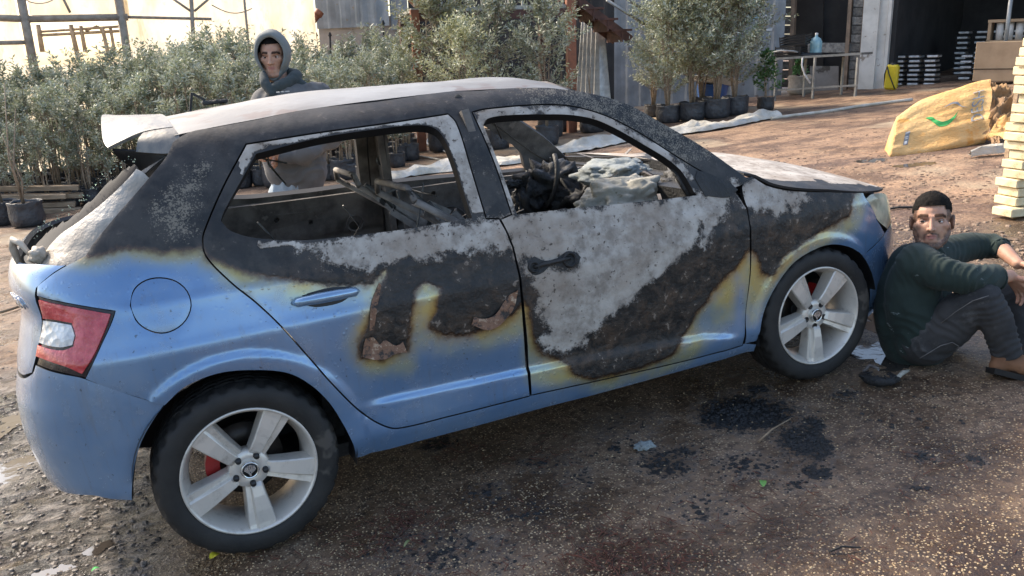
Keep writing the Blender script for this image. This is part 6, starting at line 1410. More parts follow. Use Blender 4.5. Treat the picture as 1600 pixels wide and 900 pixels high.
def head_prims(M4,wide=1.):
    def P(x,y,z): return M4@Vector((x*wide,y,z))
    R3=M4.to_3x3();ch=[];el=[]
    el+=[(P(0,-.018,.038),(.073,.093,.080),R3),(P(0,.028,-.018),(.060,.060,.083),R3),(P(0,.0,.03),(.071,.080,.07),R3)]
    ch+=[[(P(-.056,-.005,-.045),.019),(P(-.045,.030,-.078),.018),(P(-.018,.066,-.101),.017),(P(.018,.066,-.101),.017),(P(.045,.030,-.078),.018),(P(.056,-.005,-.045),.019)]]
    ch+=[[(P(0,.072,-.100),.019)],[(P(0,.055,-.075),.036)]]
    for s in(-1,1): ch+=[[(P(s*.041,.053,-.012),.022),(P(s*.052,.030,-.02),.022)],[(P(s*.012,.096,-.031),.0085)]]
    ch+=[[(P(-.042,.068,.024),.009),(P(-.018,.080,.021),.009),(P(.018,.080,.021),.009),(P(.042,.068,.024),.009)]]
    ch+=[[(P(0,.083,.014),.008),(P(0,.096,-.010),.0085),(P(0,.109,-.030),.0105)]]
    ch+=[[(P(-.021,.076,-.060),.004),(P(-.007,.088,-.055),.006),(P(.007,.088,-.055),.006),(P(.021,.076,-.060),.004)],[(P(-.017,.078,-.064),.004),(P(0,.087,-.067),.0075),(P(.017,.078,-.064),.004)]]
    for s in(-1,1): el+=[(P(s*.078,-.008,-.006),(.007,.019,.031),R3@Matrix.Rotation(s*-.35,3,'Z')),(P(s*.081,-.015,.012),(.007,.015,.016),R3)]
    return ch,el
def head_attrs(M4,beard=1.,pout=True):
    Mi=M4.inverted()
    def f(co):
        L=np.array([tuple(Mi@Vector(c)) for c in co]);x,y,z=L.T;ax=np.abs(x);hd=(np.abs(z)<.20)&(ax<.11)&(np.abs(y)<.16)
        jaw=sstep(y,-.02,.0)*sstep(z,-.038-.0,-.062)*sstep(z,-.135,-.118);side=.8*sstep(ax,.052,.063)*sstep(z,-.0,-.03)*sstep(y,-.012,.004)*sstep(y,.055,.040)
        chin=sstep(z,-.078,-.088)*sstep(y,.03,.05);mouth=np.exp(-((ax/.028)**4))*sstep(z,-.088,-.083)*0
        mus=np.exp(-((z+.046-.010*(ax/.03)**2*-1)/.0055)**2)*sstep(ax,.034,.026)*sstep(y,.06,.07)
        gate=1-sstep(z,-.078,-.068)*sstep(ax,.050,.042)
        be=np.clip(np.maximum(np.maximum(jaw*gate*sstep(ax,.030,.044),side),chin*.9)+mus,0,1)*hd*beard
        gt=np.clip(np.exp(-((ax-.026)/.0065)**2)*sstep(z,-.082,-.07)*sstep(z,-.048,-.055)*sstep(y,.05,.06),0,1)*.8*hd*beard;be=np.maximum(be,gt)
        zb=.0265+.002*np.clip((ax-.012)/.03,0,1)-.010*np.clip((ax-.042)/.012,0,1)
        br=np.exp(-((z-zb)/.0062)**2)*sstep(ax,.009,.014)*1.6*sstep(ax,.056,.050)*sstep(y,.035,.05)*hd
        lid=np.exp(-((z-(.0105-.5*(ax-.031)**2*18))/.0022)**2)*sstep(np.abs(ax-.031),.018,.014)*sstep(y,.05,.06)*.85*hd
        li=np.exp(-(((z+.0605)/.0105)**4+(ax/.022)**4))*sstep(y,.068,.074)*hd
        fade=sstep(z,-.028,.030)*np.maximum(sstep(y,.012,-.004)*sstep(z,-.01,.015),sstep(ax,.048,.056)*sstep(y,.052,.042))*hd*(y<.055)*.97*(beard>0)
        back=sstep(y,-.03,-.05)*sstep(z,-.06,-.02)*hd*.9*(beard>0)
        be=np.clip(np.maximum(np.maximum(be,fade),back),0,1)
        return dict(beard=be,brow=np.maximum(br,lid),lip=li)
    return f
def face_post(M4,extra=None):
    Mi=M4.inverted()
    def f(co,no):
        L=np.array([tuple(Mi@Vector(c)) for c in co]);x,y,z=L.T;ax=np.abs(x)
        sock=np.exp(-(((ax-.031)/.0155)**2+((z-.004)/.0095)**2))*sstep(y,.04,.06);y2=y-.0105*sock
        mouthln=np.exp(-((z+.0600)/.0022)**2)*sstep(ax,.022,.016)*sstep(y,.06,.07);y2=y2-.004*mouthln
        nos=np.exp(-(((ax-.0075)/.0035)**2+((z+.0375)/.003)**2))*sstep(y,.08,.09);L2=np.stack([x,y2,z+.004*nos],1)
        return np.array([tuple(M4@Vector(q)) for q in L2])
    return f
def eyes(M4,gaze,parent):
    R3=M4.to_3x3()
    for s in(-1,1):
        e=empty('eye');e.parent=parent
        c=M4@Vector((s*.031,.0605,.003));mb=MB();mb.lathe([(0,-.0125)]+[(.0125*math.cos(a),.0125*math.sin(a)) for a in np.linspace(-1.5,1.5,12)]+[(0,.0125)],20,M=R3@Matrix.Rotation(R(-90),3,'X'),c=c);mb.build('eyeball',M['eyew'],e)
        g=(R3@Vector((gaze[0],1,gaze[1]))).normalized();up=R3@Vector((0,0,1));x=g.cross(up).normalized();yv=x.cross(g);mb=MB();q_=R3.col[0].length;v=[c+g*.0131*q_]+[c+g*.0112*q_+(x*math.cos(6.2832*k/16)+yv*math.sin(6.2832*k/16))*.0068*q_ for k in range(16)];mb.add(v,[(0,1+k,1+(k+1)%16) for k in range(16)],True);mb.build('iris',M['iris'],e)
        # upper and lower lids
        for z0,amp_,nm in((.0075,.0040,'upper_lid'),(-.0035,-.0020,'lower_lid')):
            mb=MB();mb.tube([M4@Vector((s*(.031)+q*.0145,.0725-.006*q*q*1.2,z0-amp_*q*q*1.1+.0012*(1 if z0>0 else -1))) for q in np.linspace(-1,1,9)],[.0012,.0022,.0027,.0029,.003,.0029,.0027,.0022,.0012],8);mb.build(nm,M['lid'],e)
M['eyew']=simple('eye_white',(.62,.60,.57),(.55,.52,.50),30,.2,0,0);M['iris']=simple('dark_iris',(.025,.012,.007),(.012,.007,.004),60,.12,0,0)
M['skin']=skin_mat('warm_skin',(.50,.29,.195),(.45,.235,.155));M['lid']=simple('eyelid_skin',(.36,.20,.14),(.30,.16,.11),40,.5,0,0)
M['hairm']=simple('cropped_dark_hair',(.012,.009,.007),(.006,.005,.004),60,.85,0,.8,160,.006,spots=((.03,.023,.017),130,.62),Specular_IOR_Level=.15)
def hair_cap(M4,parent,line,thick=.010,name='hair',sc=1.):
    """short hair: shell over the skull above a hairline"""
    R3=M4;v=[];f=[];nu,nv=72,30
    for i in range(nu):
        a=2*math.pi*i/nu
        for j in range(nv+1):
            el=-.45+(math.pi/2+.45)*j/nv;x=math.cos(el)*math.cos(a);y=math.cos(el)*math.sin(a);z=math.sin(el)
            px_=.038+z*.080;fk=min(1,max(.12,(px_-.050)/.035)) if y>.15 else min(1,max(.05,(px_-.02)/.06));thick_=thick*fk
            px=x*(.0735+thick_*.50);py=-.0165+y*(.0955+thick_*.35);pz=.038+z*(.080+thick_*.9)
            n_=.0035*mnoise.noise(Vector((px*160,py*70,pz*70)))+.003*mnoise.noise(Vector((px,py,pz))*45);v.append(tuple(R3@Vector((px+x*n_,py+y*n_,pz+z*n_))))
    keep=lambda i,j:line(*tuple(R3.inverted()@Vector(v[i*(nv+1)+j])))
    for i in range(nu):
        for j in range(nv):
            q=[(i,j),((i+1)%nu,j),((i+1)%nu,j+1),(i,j+1)]
            if all(keep(*a) for a in q): f.append(tuple(a*(nv+1)+b for a,b in q))
    return mesh_obj(name,v,f,M['hairm'],parent,True)
# ---------------- seated man
D0=3.88
def P1(px,py,dd=0): 
    v=CF+CR*((px-800)/FPX)+CU*((450-py)/FPX);return CAMPOS+v*(D0+dd)
man=thing('person',gp(at(1445,568)),'young man in a dark green sweater and black jeans, sitting against the front bumper','person')
def rel(parent,o): o.matrix_parent_inverse=Matrix.Translation(parent.location).inverted() if False else o.matrix_parent_inverse;o.location=-parent.location;return o
# head frame
def head_frame(c,face,up):
    y=face.normalized();x=y.cross(up).normalized();z=x.cross(y);return Matrix(((x.x,y.x,z.x,c.x),(x.y,y.y,z.y,c.y),(x.z,y.z,z.z,c.z),(0,0,0,1)))
hc=P1(1456,346,.02);HM=head_frame(hc,-pray(1456,346)+CR*-.02+CU*-.04,CU*1.0+CR*.02)@Matrix.Scale(1.09,4)
ch,el=head_prims(HM,1.0)
nk=P1(1447,398,.05)
ch+=[[(HM@Vector((0,-.03,-.06)),.058),(nk,.060)]]
sh_n,el_n,wr_n=P1(1432,412,-.12),P1(1508,436,-.24),P1(1578,431,-.13)
sh_f,el_f,wr_f=P1(1478,396,.16),P1(1548,384,.20),P1(1590,412,.02)
hip,ch_=P1(1432,528,.09),P1(1428,440,.06)
body_ch=ch+[[(hip,.12),(P1(1415,480,.06),.115),(ch_,.125),(nk,.06)],[(sh_n,.055),(el_n,.046),(P1(1535,437,-.20),.042),(wr_n,.027)],[(sh_f,.055),(el_f,.042),(P1(1568,392,.12),.037),(wr_f,.026)],[(ch_,.09),(sh_n,.06)],[(ch_,.09),(sh_f,.06)]]
kn_n,an_n=P1(1538,468,-.24),P1(1574,545,-.20);kn_f,an_f=P1(1578,456,.04),P1(1597,540,.04)
body_ch+=[[(P1(1450,533,0),.09),(kn_n,.055),(an_n,.038)],[(P1(1462,525,.18),.085),(kn_f,.052),(an_f,.038)]]
def hand(wr,dirv_,palmn,side,curl_,sc=1.):
    """palm and five bent fingers; returns capsule chains"""
    d=dirv_.normalized();n=palmn.normalized();x=d.cross(n).normalized();n=x.cross(d);o=[]
    for k,w_ in enumerate((-.030,-.010,.010,.030)): o.append([(wr+x*w_*.45*sc,.016*sc),(wr+d*.085*sc+x*w_*sc,.0125*sc)])
    Ls=(.066,.078,.072,.056)
    for k,w_ in enumerate((-.033,-.011,.011,.033)):
        w_*=side;p=wr+d*.088*sc+x*w_*sc;L=Ls[k]*sc;c=curl_[k];seg=[(p,.0100*sc)];dd=d.copy();
        for j,q in enumerate((.45,.32,.23)):
            dd=(Matrix.Rotation(c*(1,.9,.7)[j],3,x)@dd);p=p+dd*L*q;seg.append((p,(.0092,.0082,.0072)[j]*sc))
        o.append(seg)
    p=wr+d*.025*sc-x*side*.030*sc;td=(d*.8-x*side*.75+n*-.3).normalized();seg=[(p,.014*sc)]
    for q,r_ in((.038,.0125),(.030,.0105),(.024,.009)): p=p+td*q*sc;seg.append((p,r_*sc));td=(td+d*.45).normalized()
    o.append(seg);return o
body_ch+=hand(wr_n,CR*.75+CU*-.75+CF*.1,-CR*.4-CU*.5-CF*.2,1,(.35,.5,.6,.55))
body_ch+=hand(wr_f,CR*.85+CU*-.35-CF*.45,CU*1.0+CR*.3,-1,(-.45,-.55,-.55,-.4))
hp=face_post(HM)
body=fuse('body',body_ch,el,.0042,3,M['skin'],man,hp,head_attrs(HM));rel(man,body)
for o in (body,): pass
eh=empty('face_details',(0,0,0));eh.parent=man;eh.location=-man.location;eyes(HM,(.22,.0),eh)
def hairline(x,y,z):
    front=.062-.10*max(0,abs(x)-.045); 
    if y>.02: return z>(.064 if abs(x)<.050 else .050)
    return z>(.034 if y>-.05 else .0)
hr=hair_cap(HM,man,hairline,.011);rel(man,hr)
# sweater: torso and pushed-up sleeves in one surface
def knit_mat(name,a,b,sp=None):
    t=NT(name);f=t.noise(5,5,.6);c=t.mix(t.ss(f,.35,.65),a,b)
    if sp: c=t.mix(t.ss(t.noise(14,4,.6,t.co((1,1,2.2))),.675,.70),c,sp)
    return t.out(c,.9,0,t.bump(t.noise(260,3,.6),.35,.003),Sheen_Weight=.06,Sheen_Roughness=.5)
M['sweat']=knit_mat('dark_green_knit',(.011,.022,.018),(.016,.030,.025),(.20,.23,.23))
sw_ch=[[(P1(1430,532,.10),.150),(P1(1415,500,.08),.140),(P1(1418,455,.07),.142),(P1(1430,420,.06),.125),(P1(1447,402,.05),.082)],[(P1(1438,528,-.0),.118),(P1(1425,480,-.03),.120),(P1(1428,440,-.05),.118),(sh_n,.088)],
 [(P1(1440,500,.20),.11),(P1(1450,440,.18),.11),(sh_f,.080)],[(sh_n,.088),(P1(1470,427,-.20),.078),(el_n,.071),(P1(1535,436,-.22),.064),(P1(1553,434,-.19),.055)],[(sh_f,.080),(P1(1515,385,.20),.068),(el_f,.060),(P1(1560,387,.15),.050)],[(sh_n,.085),(P1(1440,405,.05),.085),(sh_f,.082)]]
ax_n=(el_n-sh_n).normalized();ax_f=(el_f-sh_f).normalized();cz=(P1(1415,470,0)-P1(1415,520,0)).normalized()
swe=fuse('sweater',sw_ch,[],.008,5,M['sweat'],man,folds([(el_n,ax_n,.17,.0055,115),(sh_n,(ax_n+CU*.7).normalized(),.16,.005,75),(el_f,ax_f,.15,.0055,120),(sh_f,ax_f,.12,.005,90),(P1(1425,520,-.05),(cz+CR*.5).normalized(),.20,.006,60),(P1(1480,425,-.2),ax_n,.12,.006,100)],.006,9,4.));rel(man,swe)
for c_,a_,r_ in((P1(1555,434,-.185),(wr_n-el_n).normalized(),.0545),(P1(1562,388,.145),(wr_f-el_f).normalized(),.0485)):
    mb=MB();u=a_.cross(CU).normalized();w_=a_.cross(u);mb.tube([c_+(u*math.cos(k*.3927)+w_*math.sin(k*.3927))*r_ for k in range(17)],.006,8,False);o=mb.build('cuff',M['sweat'],man);rel(man,o)
mb=MB();a_=(HM@Vector((0,-.03,-.06))-nk).normalized();u=a_.cross(CR).normalized();w_=a_.cross(u);cn=nk+a_*.012
mb.tube([cn+(u*math.cos(k*.2618)+w_*math.sin(k*.2618))*.067-a_*.012*math.cos(k*.2618) for k in range(25)],.012,8,False);o=mb.build('collar',M['sweat'],man);rel(man,o)
# jeans
def denim(name,a,b,fade):
    t=NT(name);f=t.noise(3.5,5,.65);c=t.mix(t.ss(f,.38,.62),a,b);c=t.mix(t.math('MULTIPLY',t.ss(t.noise(8,6,.75),.55,.70),.7),c,fade)
    return t.out(c,.9,0,t.bump(t.noise(180,3,.6),.3,.003))
M['jean']=denim('washed_black_denim',(.024,.024,.025),(.045,.043,.042),(.10,.095,.09))
je_ch=[[(P1(1440,531,.0),.118),(P1(1435,524,.12),.125),(P1(1452,520,.20),.11)],[(P1(1448,530,-.03),.118),(P1(1480,508,-.10),.110),(P1(1518,474,-.2),.085),(kn_n,.076),(P1(1556,500,-.23),.070),(P1(1566,530,-.21),.062),(P1(1573,548,-.2),.060)],[(P1(1462,522,.18),.11),(P1(1520,480,.10),.090),(kn_f,.076),(P1(1590,500,.04),.066),(P1(1597,540,.04),.062)]]
sx_=(an_n-kn_n).normalized();tx_=(kn_n-P1(1450,530,-.03)).normalized()
jea=fuse('jeans',je_ch,[],.008,4,M['jean'],man,folds([(kn_n,sx_,.15,.006,95),(an_n,sx_,.14,.007,100),(kn_f,sx_,.13,.006,90),(P1(1455,520,-.05),(tx_+CU*.3).normalized(),.17,.007,60),(P1(1500,490,-.18),tx_,.14,.004,55)],.006,10,7.));rel(man,jea)
mb=MB();sm_=simple('faded_seam',(.16,.15,.14),(.10,.095,.09),20,.9,0,0)
mb.tube([P1(x,y,dd) for x,y,dd in((1437,560,-.125),(1452,551,-.150),(1470,540,-.178),(1488,535,-.19),(1498,541,-.185),(1493,550,-.17))],.0022,5);o=mb.build('jean_seam',sm_,man);rel(man,o);mb=MB();mb.tube([P1(x,y,dd) for x,y,dd in((1545,462,-.325),(1520,470,-.295),(1495,486,-.245),(1470,505,-.185))],.002,5);o=mb.build('jean_seam',sm_,man);rel(man,o)
# boots
M['boot']=simple('brown_suede',(.22,.105,.050),(.14,.062,.03),9,.85,0,.4,60,.006,spots=((.08,.04,.025),8,.6));M['sole']=simple('dark_sole',(.02,.018,.016),None,12,.7,0,.3)
for b_,(hx,hy,dd) in (('near',(1556,568,-.19)),('far',(1584,556,.05))):
    bt=empty('boot');bt.parent=man;bt.location=-man.location
    q=lambda dx,dy,ddd=0:P1(hx+dx,hy+dy,dd+ddd)
    fuse('boot_upper',[[(q(18,-24),.056),(q(12,-8),.050),(q(4,3),.038)],[(q(14,-6),.048),(q(42,4,-.03),.044),(q(70,12,-.05),.040),(q(88,16,-.06),.032)]],[],.006,4,M['boot'],bt,lambda co,no:np.array([c+n*.003*mnoise.noise(Vector(c)*25) for c,n in zip(co,no)]))
    mb=MB();pts=[q(-9,10),q(30,20,-.02),q(70,28,-.05),q(102,32,-.07)];
    mb.add([v for p,w_ in zip(pts,(.036,.036,.044,.022)) for v in (p+CF*w_+Vector((0,0,.012)),p-CF*w_+Vector((0,0,.012)),p-CF*w_+Vector((0,0,-.014)),p+CF*w_+Vector((0,0,-.014)))],[(4*i+j,4*i+(j+1)%4,4*i+4+(j+1)%4,4*i+4+j) for i in range(3) for j in range(4)]+[(3,2,1,0),(12,13,14,15)]);mb.build('sole',M['sole'],bt)
# ---------------- hooded man behind the car
m2b=gp(RM@Vector((.50,1.38,0)));D2=depth(m2b)
def P2(px,py,dd=0):
    v=CF+CR*((px-800)/FPX)+CU*((450-py)/FPX);return CAMPOS+v*(D2+dd)
hood_man=thing('person',m2b,'young man in a grey hooded sweatshirt and light jeans, standing behind the burnt car','person')
hc=P2(427,88,-.02);HM2=head_frame(hc,-pray(427,88)+CR*-.22+CU*-.10,CU*1.+CR*-.05)@Matrix.Scale(1.0,4)
ch,el=head_prims(HM2,1.02);nk=P2(437,133,.04)
s_r,e_r,w_r=P2(412,158,-.02),P2(396,212,-.02),P2(411,236,-.16);s_l,e_l,w_l=P2(494,152,.04),P2(516,212,.02),P2(436,243,-.20)
b2=ch+[[(HM2@Vector((0,-.03,-.06)),.055),(nk,.058),(P2(448,170,.05),.12),(P2(460,250,.05),.12),(P2(462,295,.05),.12)],[(s_r,.05),(e_r,.042),(w_r,.026)],[(s_l,.05),(e_l,.042),(w_l,.026)],[(P2(448,170,.05),.10),(s_r,.055)],[(P2(448,170,.05),.10),(s_l,.055)]]
f_r,f_l=P2(445,548,-.02),P2(485,552,.06)
b2+=[[(P2(446,300,.04),.085),(P2(443,420,.0),.055),(f_r+Vector((0,0,.09)),.04)],[(P2(478,300,.06),.085),(P2(482,420,.06),.055),(f_l+Vector((0,0,.09)),.04)]]
b2+=hand(w_r,CR*.75+CU*-.45-CF*.3,-CF*.4-CU*.8,1,(.5,.6,.7,.7))+hand(w_l,-CR*.8+CU*-.15-CF*.3,CU*-.9-CF*.4,-1,(-.5,-.6,-.7,-.6))
bo2=fuse('body',b2,el,.0048,3,M['skin'],hood_man,face_post(HM2),head_attrs(HM2,.0));rel(hood_man,bo2)
e2=empty('face_details');e2.parent=hood_man;e2.location=-hood_man.location;eyes(HM2,(.1,.0),e2)
h2=hair_cap(HM2,hood_man,lambda x,y,z:z>.072 if y>.0 else z>.0,.003);rel(hood_man,h2)
M['hoodie']=knit_mat('grey_sweatshirt',(.095,.090,.088),(.135,.128,.122));M['hoodl']=knit_mat('grey_green_hood',(.165,.175,.165),(.215,.22,.205));M['lining']=knit_mat('dark_hood_lining',(.035,.045,.045),(.05,.06,.06))
hx_=[[(P2(454,170,.05),.175),(P2(460,215,.05),.180),(P2(465,255,.04),.175),(P2(467,266,.04),.172)],[(P2(436,170,.0),.13),(P2(445,225,.0),.15),(P2(450,262,.0),.14)],[(s_r,.075),(P2(400,190,-.02),.07),(e_r,.066),(P2(404,228,-.12),.052)],[(s_l,.098),(P2(506,185,.03),.085),(e_l,.075),(P2(475,240,-.15),.062),(P2(445,244,-.19),.048)],[(P2(440,142,.05),.075),(s_l,.085)],[(P2(440,142,.05),.075),(s_r,.075)]]
v_=(P2(450,160,0)-P2(450,260,0)).normalized()
ho=fuse('sweatshirt',hx_,[],.010,5,M['hoodie'],hood_man,folds([(P2(480,250,-.1),(v_+CR*-.5).normalized(),.22,.010,48),(e_l,v_,.16,.008,75),(s_l,(v_+CR).normalized(),.18,.007,60),(P2(450,160,-.1),(CR+v_*.6).normalized(),.18,.006,60)],.008,7,2.));rel(hood_man,ho)
# hood: rings from the face opening round to the back
def hood_mesh():
    V=[];n=40;rows=[];prof=[(.070,.074,.104,.012),(.082,.083,.116,.010),(.078,.094,.128,.012),(.050,.103,.137,.015),(.010,.107,.140,.018),(-.035,.104,.134,.016),(-.080,.088,.115,.01),(-.112,.060,.08,.005),(-.128,.022,.03,.0)]
    for y,rx,rz,dz in prof:
        for k in range(n):
            a=2*math.pi*k/n;x=rx*math.sin(a);z=rz*math.cos(a)+dz
            if z<0: z*=1.18;x*=1-.25*min(1,-z/.12)
            w=1+.05*mnoise.noise(Vector((x*14,y*14,z*14)))-.05*abs(mnoise.noise(Vector((x*22,y*9,z*10))))
            V.append(HM2@Vector((x*w,y-.012*math.cos(a)*(y>.03)-(.02 if z<-.06 else 0),z*w)))
    F=[];m=len(prof)
    for i in range(m-1):
        for k in range(n): F.append((i*n+k,i*n+(k+1)%n,(i+1)*n+(k+1)%n)),F.append((i*n+k,(i+1)*n+(k+1)%n,(i+1)*n+k))
    V=np.array([tuple(p) for p in V]);F=np.array(F);N=np.zeros_like(V);fn=np.cross(V[F[:,1]]-V[F[:,0]],V[F[:,2]]-V[F[:,0]])
    for k in range(3): np.add.at(N,F[:,k],fn)
    N/=np.linalg.norm(N,axis=1,keepdims=True);c=np.array(hc)
    if ((V-c)*N).sum()<0: F=F[:,::-1];N=-N
    verts,faces,fm,sm,src=thicken(V,N,F,np.full(len(V),.008));o=mesh_obj('hood',verts,faces,None,hood_man,True,mats=[M['hoodl'],M['lining'],M['hoodl']],fm=fm);rel(hood_man,o)
hood_mesh()
cw=fuse('hood_collar',[[(P2(424,140,-.10),.028),(P2(437,136,-.09),.036),(P2(455,126,-.05),.036),(P2(464,118,.02),.036)],[(P2(412,118,-.06),.026),(P2(414,132,-.10),.030),(P2(424,146,-.12),.026)],[(P2(464,118,.02),.036),(P2(446,115,.12),.04),(P2(420,118,.06),.035),(P2(412,120,-.04),.028)],[(P2(436,134,-.06),.036),(P2(462,132,.0),.04),(P2(480,136,.03),.028)]],[],.008,4,M['lining'],hood_man,folds([],.006,14,3.));rel(hood_man,cw)
M['ljean']=denim('light_blue_denim',(.22,.28,.34),(.33,.38,.42),(.48,.50,.50))
lj=fuse('jeans',[[(P2(460,282,.03),.128),(P2(446,305,.03),.10),(P2(443,420,0),.080),(f_r+Vector((0,0,.10)),.062)],[(P2(470,282,.05),.128),(P2(478,305,.05),.10),(P2(482,420,.05),.080),(f_l+Vector((0,0,.10)),.062)]],[],.012,4,M['ljean'],hood_man,folds([(P2(455,280,-.05),CR,.2,.008,70)],.008,9,5.));rel(hood_man,lj)
for f_ in(f_r,f_l):
    g_=gp(f_);d_=(-CF+CR*-.2);d_.z=0;d_.normalize();o=fuse('shoe',[[(g_+Vector((0,0,.08)),.045),(g_+Vector((0,0,.045))-d_*.03,.042)],[(g_+Vector((0,0,.045)),.042),(g_+d_*.10+Vector((0,0,.04)),.042),(g_+d_*.17+Vector((0,0,.035)),.034)]],[],.009,3,M['sole'],hood_man);rel(hood_man,o)
for k,(x0,x1) in enumerate(((432,437),(439,444),(446,452))):
    mb=MB();mb.beam(P2(x0,144-k*.6,-.165),P2(x1,144-k*.7,-.165),.016,.004);o=mb.build('chest_print',M['tray'],hood_man);rel(hood_man,o)
# ================================================================ SMALL THINGS ON THE GROUND
gz0=gz
def gz(x,y): return gh_(x,y)
def gpx(px,py,l=0): return gp(at(px,py),l)
t=NT('wet_char');f=t.noise(40,5,.7);M['char']=t.out(t.mix(t.ss(f,.4,.6),(.006,.006,.006),(.022,.021,.021)),t.ss(f,.3,.7,.5,.9),0,t.bump(f,.8,.01))
rr=random.Random(77)
def crumbs(name,spots_,mat,rng,flat=.5,label=None):
    mb=MB()
    for (px,py,rx,ry,n) in spots_:
        c=gpx(px,py);
        for k in range(n):
            a=rr.uniform(0,6.28);q=rr.random()**.6;x=c.x+rx*q*math.cos(a)*-vu[1]*1+ry*3*q*math.sin(a)*vu[0];y=c.y+rx*q*math.cos(a)*vu[0]+ry*3*q*math.sin(a)*vu[1]
            r=rr.uniform(*rng)*(1.3-q);bm_=[];N=7
            v=[Vector((x,y,gz(x,y)+r*flat*1.2))];st_=rr.random()*6
            for j in range(N):
                b=st_+6.2832*j/N;w_=r*rr.uniform(.6,1.35);xx=x+w_*math.cos(b);yy=y+w_*math.sin(b);v.append(Vector((xx,yy,gz(xx,yy)+r*flat*rr.uniform(.2,.9))));
            for j in range(N):
                b=st_+6.2832*j/N;w_=r*1.2;xx=x+w_*math.cos(b);yy=y+w_*math.sin(b);v.append(Vector((xx,yy,gz(xx,yy)-.008)))
            mb.add(v,[(0,1+j,1+(j+1)%N) for j in range(N)]+[(1+j,1+N+j,1+N+(j+1)%N,1+(j+1)%N) for j in range(N)])
    o=mb.build(name,mat);tag(o,kind='stuff',label=label);return o
crumbs('charred_crumbs',[(1165,643,.26,.07,520),(1130,650,.13,.05,150),(1258,690,.13,.06,260),(1272,660,.07,.03,60),(1185,607,.08,.02,50),(1040,720,.14,.05,110),(1170,725,.16,.04,110),(1275,735,.08,.03,50),(1320,612,.08,.02,40),(1445,712,.06,.02,34),(1522,716,.05,.02,30),(1440,760,.04,.02,14),(1070,700,.10,.03,50),(760,770,.14,.04,50),(680,690,.12,.03,40),(720,860,.30,.10,90),(640,850,.22,.08,60),(850,720,.14,.03,40),(905,745,.10,.03,36),(1100,790,.18,.05,40),(1240,755,.08,.02,30),(820,800,.12,.03,44),(960,700,.2,.05,60),(1400,650,.5,.1,50),(250,840,.1,.04,24)],M['char'],(.003,.011),.5,'black charred crumbs scattered on the wet ground beside the car')
M['peb']=simple('pale_pebble',(.60,.46,.27),(.30,.19,.10),60,.7,0,0)
def scatter(name,n,box,mat,rng,flat,label,ndens=None):
    mb=MB();k=0
    while k<n:
        px=rr.uniform(box[0],box[2]);py=box[1]+(box[3]-box[1])*rr.random()**.8
        p=gpx(px,py)
        if ndens and mnoise.noise(Vector((p.x*1.1,p.y*1.1,3)))<rr.uniform(-.6,.5): k+=1;continue
        x,y=p.x,p.y;r=rr.uniform(*rng);N=7;st_=rr.random()*6;v=[Vector((x,y,gz(x,y)+r*flat))]
        for j in range(N): b=st_+6.2832*j/N;w_=r*rr.uniform(.35,1.1);v.append(Vector((x+w_*math.cos(b),y+w_*math.sin(b),gz(x,y)+r*flat*rr.uniform(.3,.9))))
        for j in range(N): b=st_+6.2832*j/N;v.append(Vector((x+r*1.3*math.cos(b),y+r*1.0*math.sin(b),gz(x,y)-.012)))
        mb.add(v,[(0,1+j,1+(j+1)%N) for j in range(N)]+[(1+j,1+N+j,1+N+(j+1)%N,1+(j+1)%N) for j in range(N)]);k+=1
    o=mb.build(name,mat,smooth=False);tag(o,kind='stuff',label=label)
scatter('pebbles',6000,(250,560,1640,930),M['peb'],(.0018,.0048),.55,'small pale pebbles in the brown ground in front of the car',True)
scatter('mud_clods',1100,(-40,420,230,930),simple('mud_clod',(.17,.14,.115),(.10,.085,.07),30,.6,0,.4,80,.01),(.004,.014),.55,'small clods of grey mud behind the car')
scatter('yard_stones',2200,(1180,170,1640,420),simple('yard_stone',(.30,.215,.15),(.12,.08,.055),20,.85,0,0),(.008,.028),.45,'small stones and clods on the brown dirt yard',True)
scatter('dark_mulch',700,(900,180,1640,330),simple('dark_mulch_bits',(.11,.065,.042),(.06,.035,.024),20,.85,0,0),(.01,.035),.2,'dark bits of mulch strewn over the dirt yard',True)
# reddish bark shreds
M['shred']=simple('reddish_bark',(.13,.045,.025),(.06,.022,.014),30,.8,0,0)
mb=MB()
for (px,py,rx,n) in((1020,868,.22,230),(960,880,.2,120),(930,862,.15,70),(615,835,.16,110),(640,812,.10,50),(720,700,.15,40),(850,710,.18,50),(1200,800,.3,60),(760,880,.3,80),(1300,840,.4,60),(500,880,.3,60),(1460,715,.2,20)):
    c=gpx(px,py)
    for k in range(n):
        x=c.x+rr.gauss(0,rx*.5);y=c.y+rr.gauss(0,rx*.5);a=rr.uniform(0,3.14);L=rr.uniform(.01,.05);z=gz(x,y)+.003+rr.random()*.008
        mb.beam((x,y,z),(x+L*math.cos(a),y+L*math.sin(a),z+rr.uniform(-.002,.006)),rr.uniform(.001,.003),.0015)
o=mb.build('bark_shreds',M['shred']);tag(o,kind='stuff',label='thin reddish brown bark shreds scattered on the ground')
def leafthing(px,py,L,W,rz,mat,label,name='fallen_leaf'):
    m,n=8,4;v=[];f=[]
    for i in range(m+1):
        s=i/m;w_=W*math.sin(math.pi*min(1,s*1.02))**.7*.5
        for j in range(-n//2,n//2+1): y=w_*j/(n/2);v.append((L*(s-.5),y,.006+.010*math.sin(s*3.1)+.004*abs(j)*(W*8)))
    k=n+1;f=[(i*k+j,(i+1)*k+j,(i+1)*k+j+1,i*k+j+1) for i in range(m) for j in range(n)]
    o=mesh_obj(name,v,f,mat,None,True);o.location=gpx(px,py,.004);o.rotation_euler=(R(4)*0,0,rz);tag(o,label,'leaf')
leafthing(336,873,.040,.034,.5,simple('yellow_leaf',(.62,.56,.03),(.45,.42,.03),20,.5,0,0),'small yellow leaf on the wet ground just below the rear wheel')
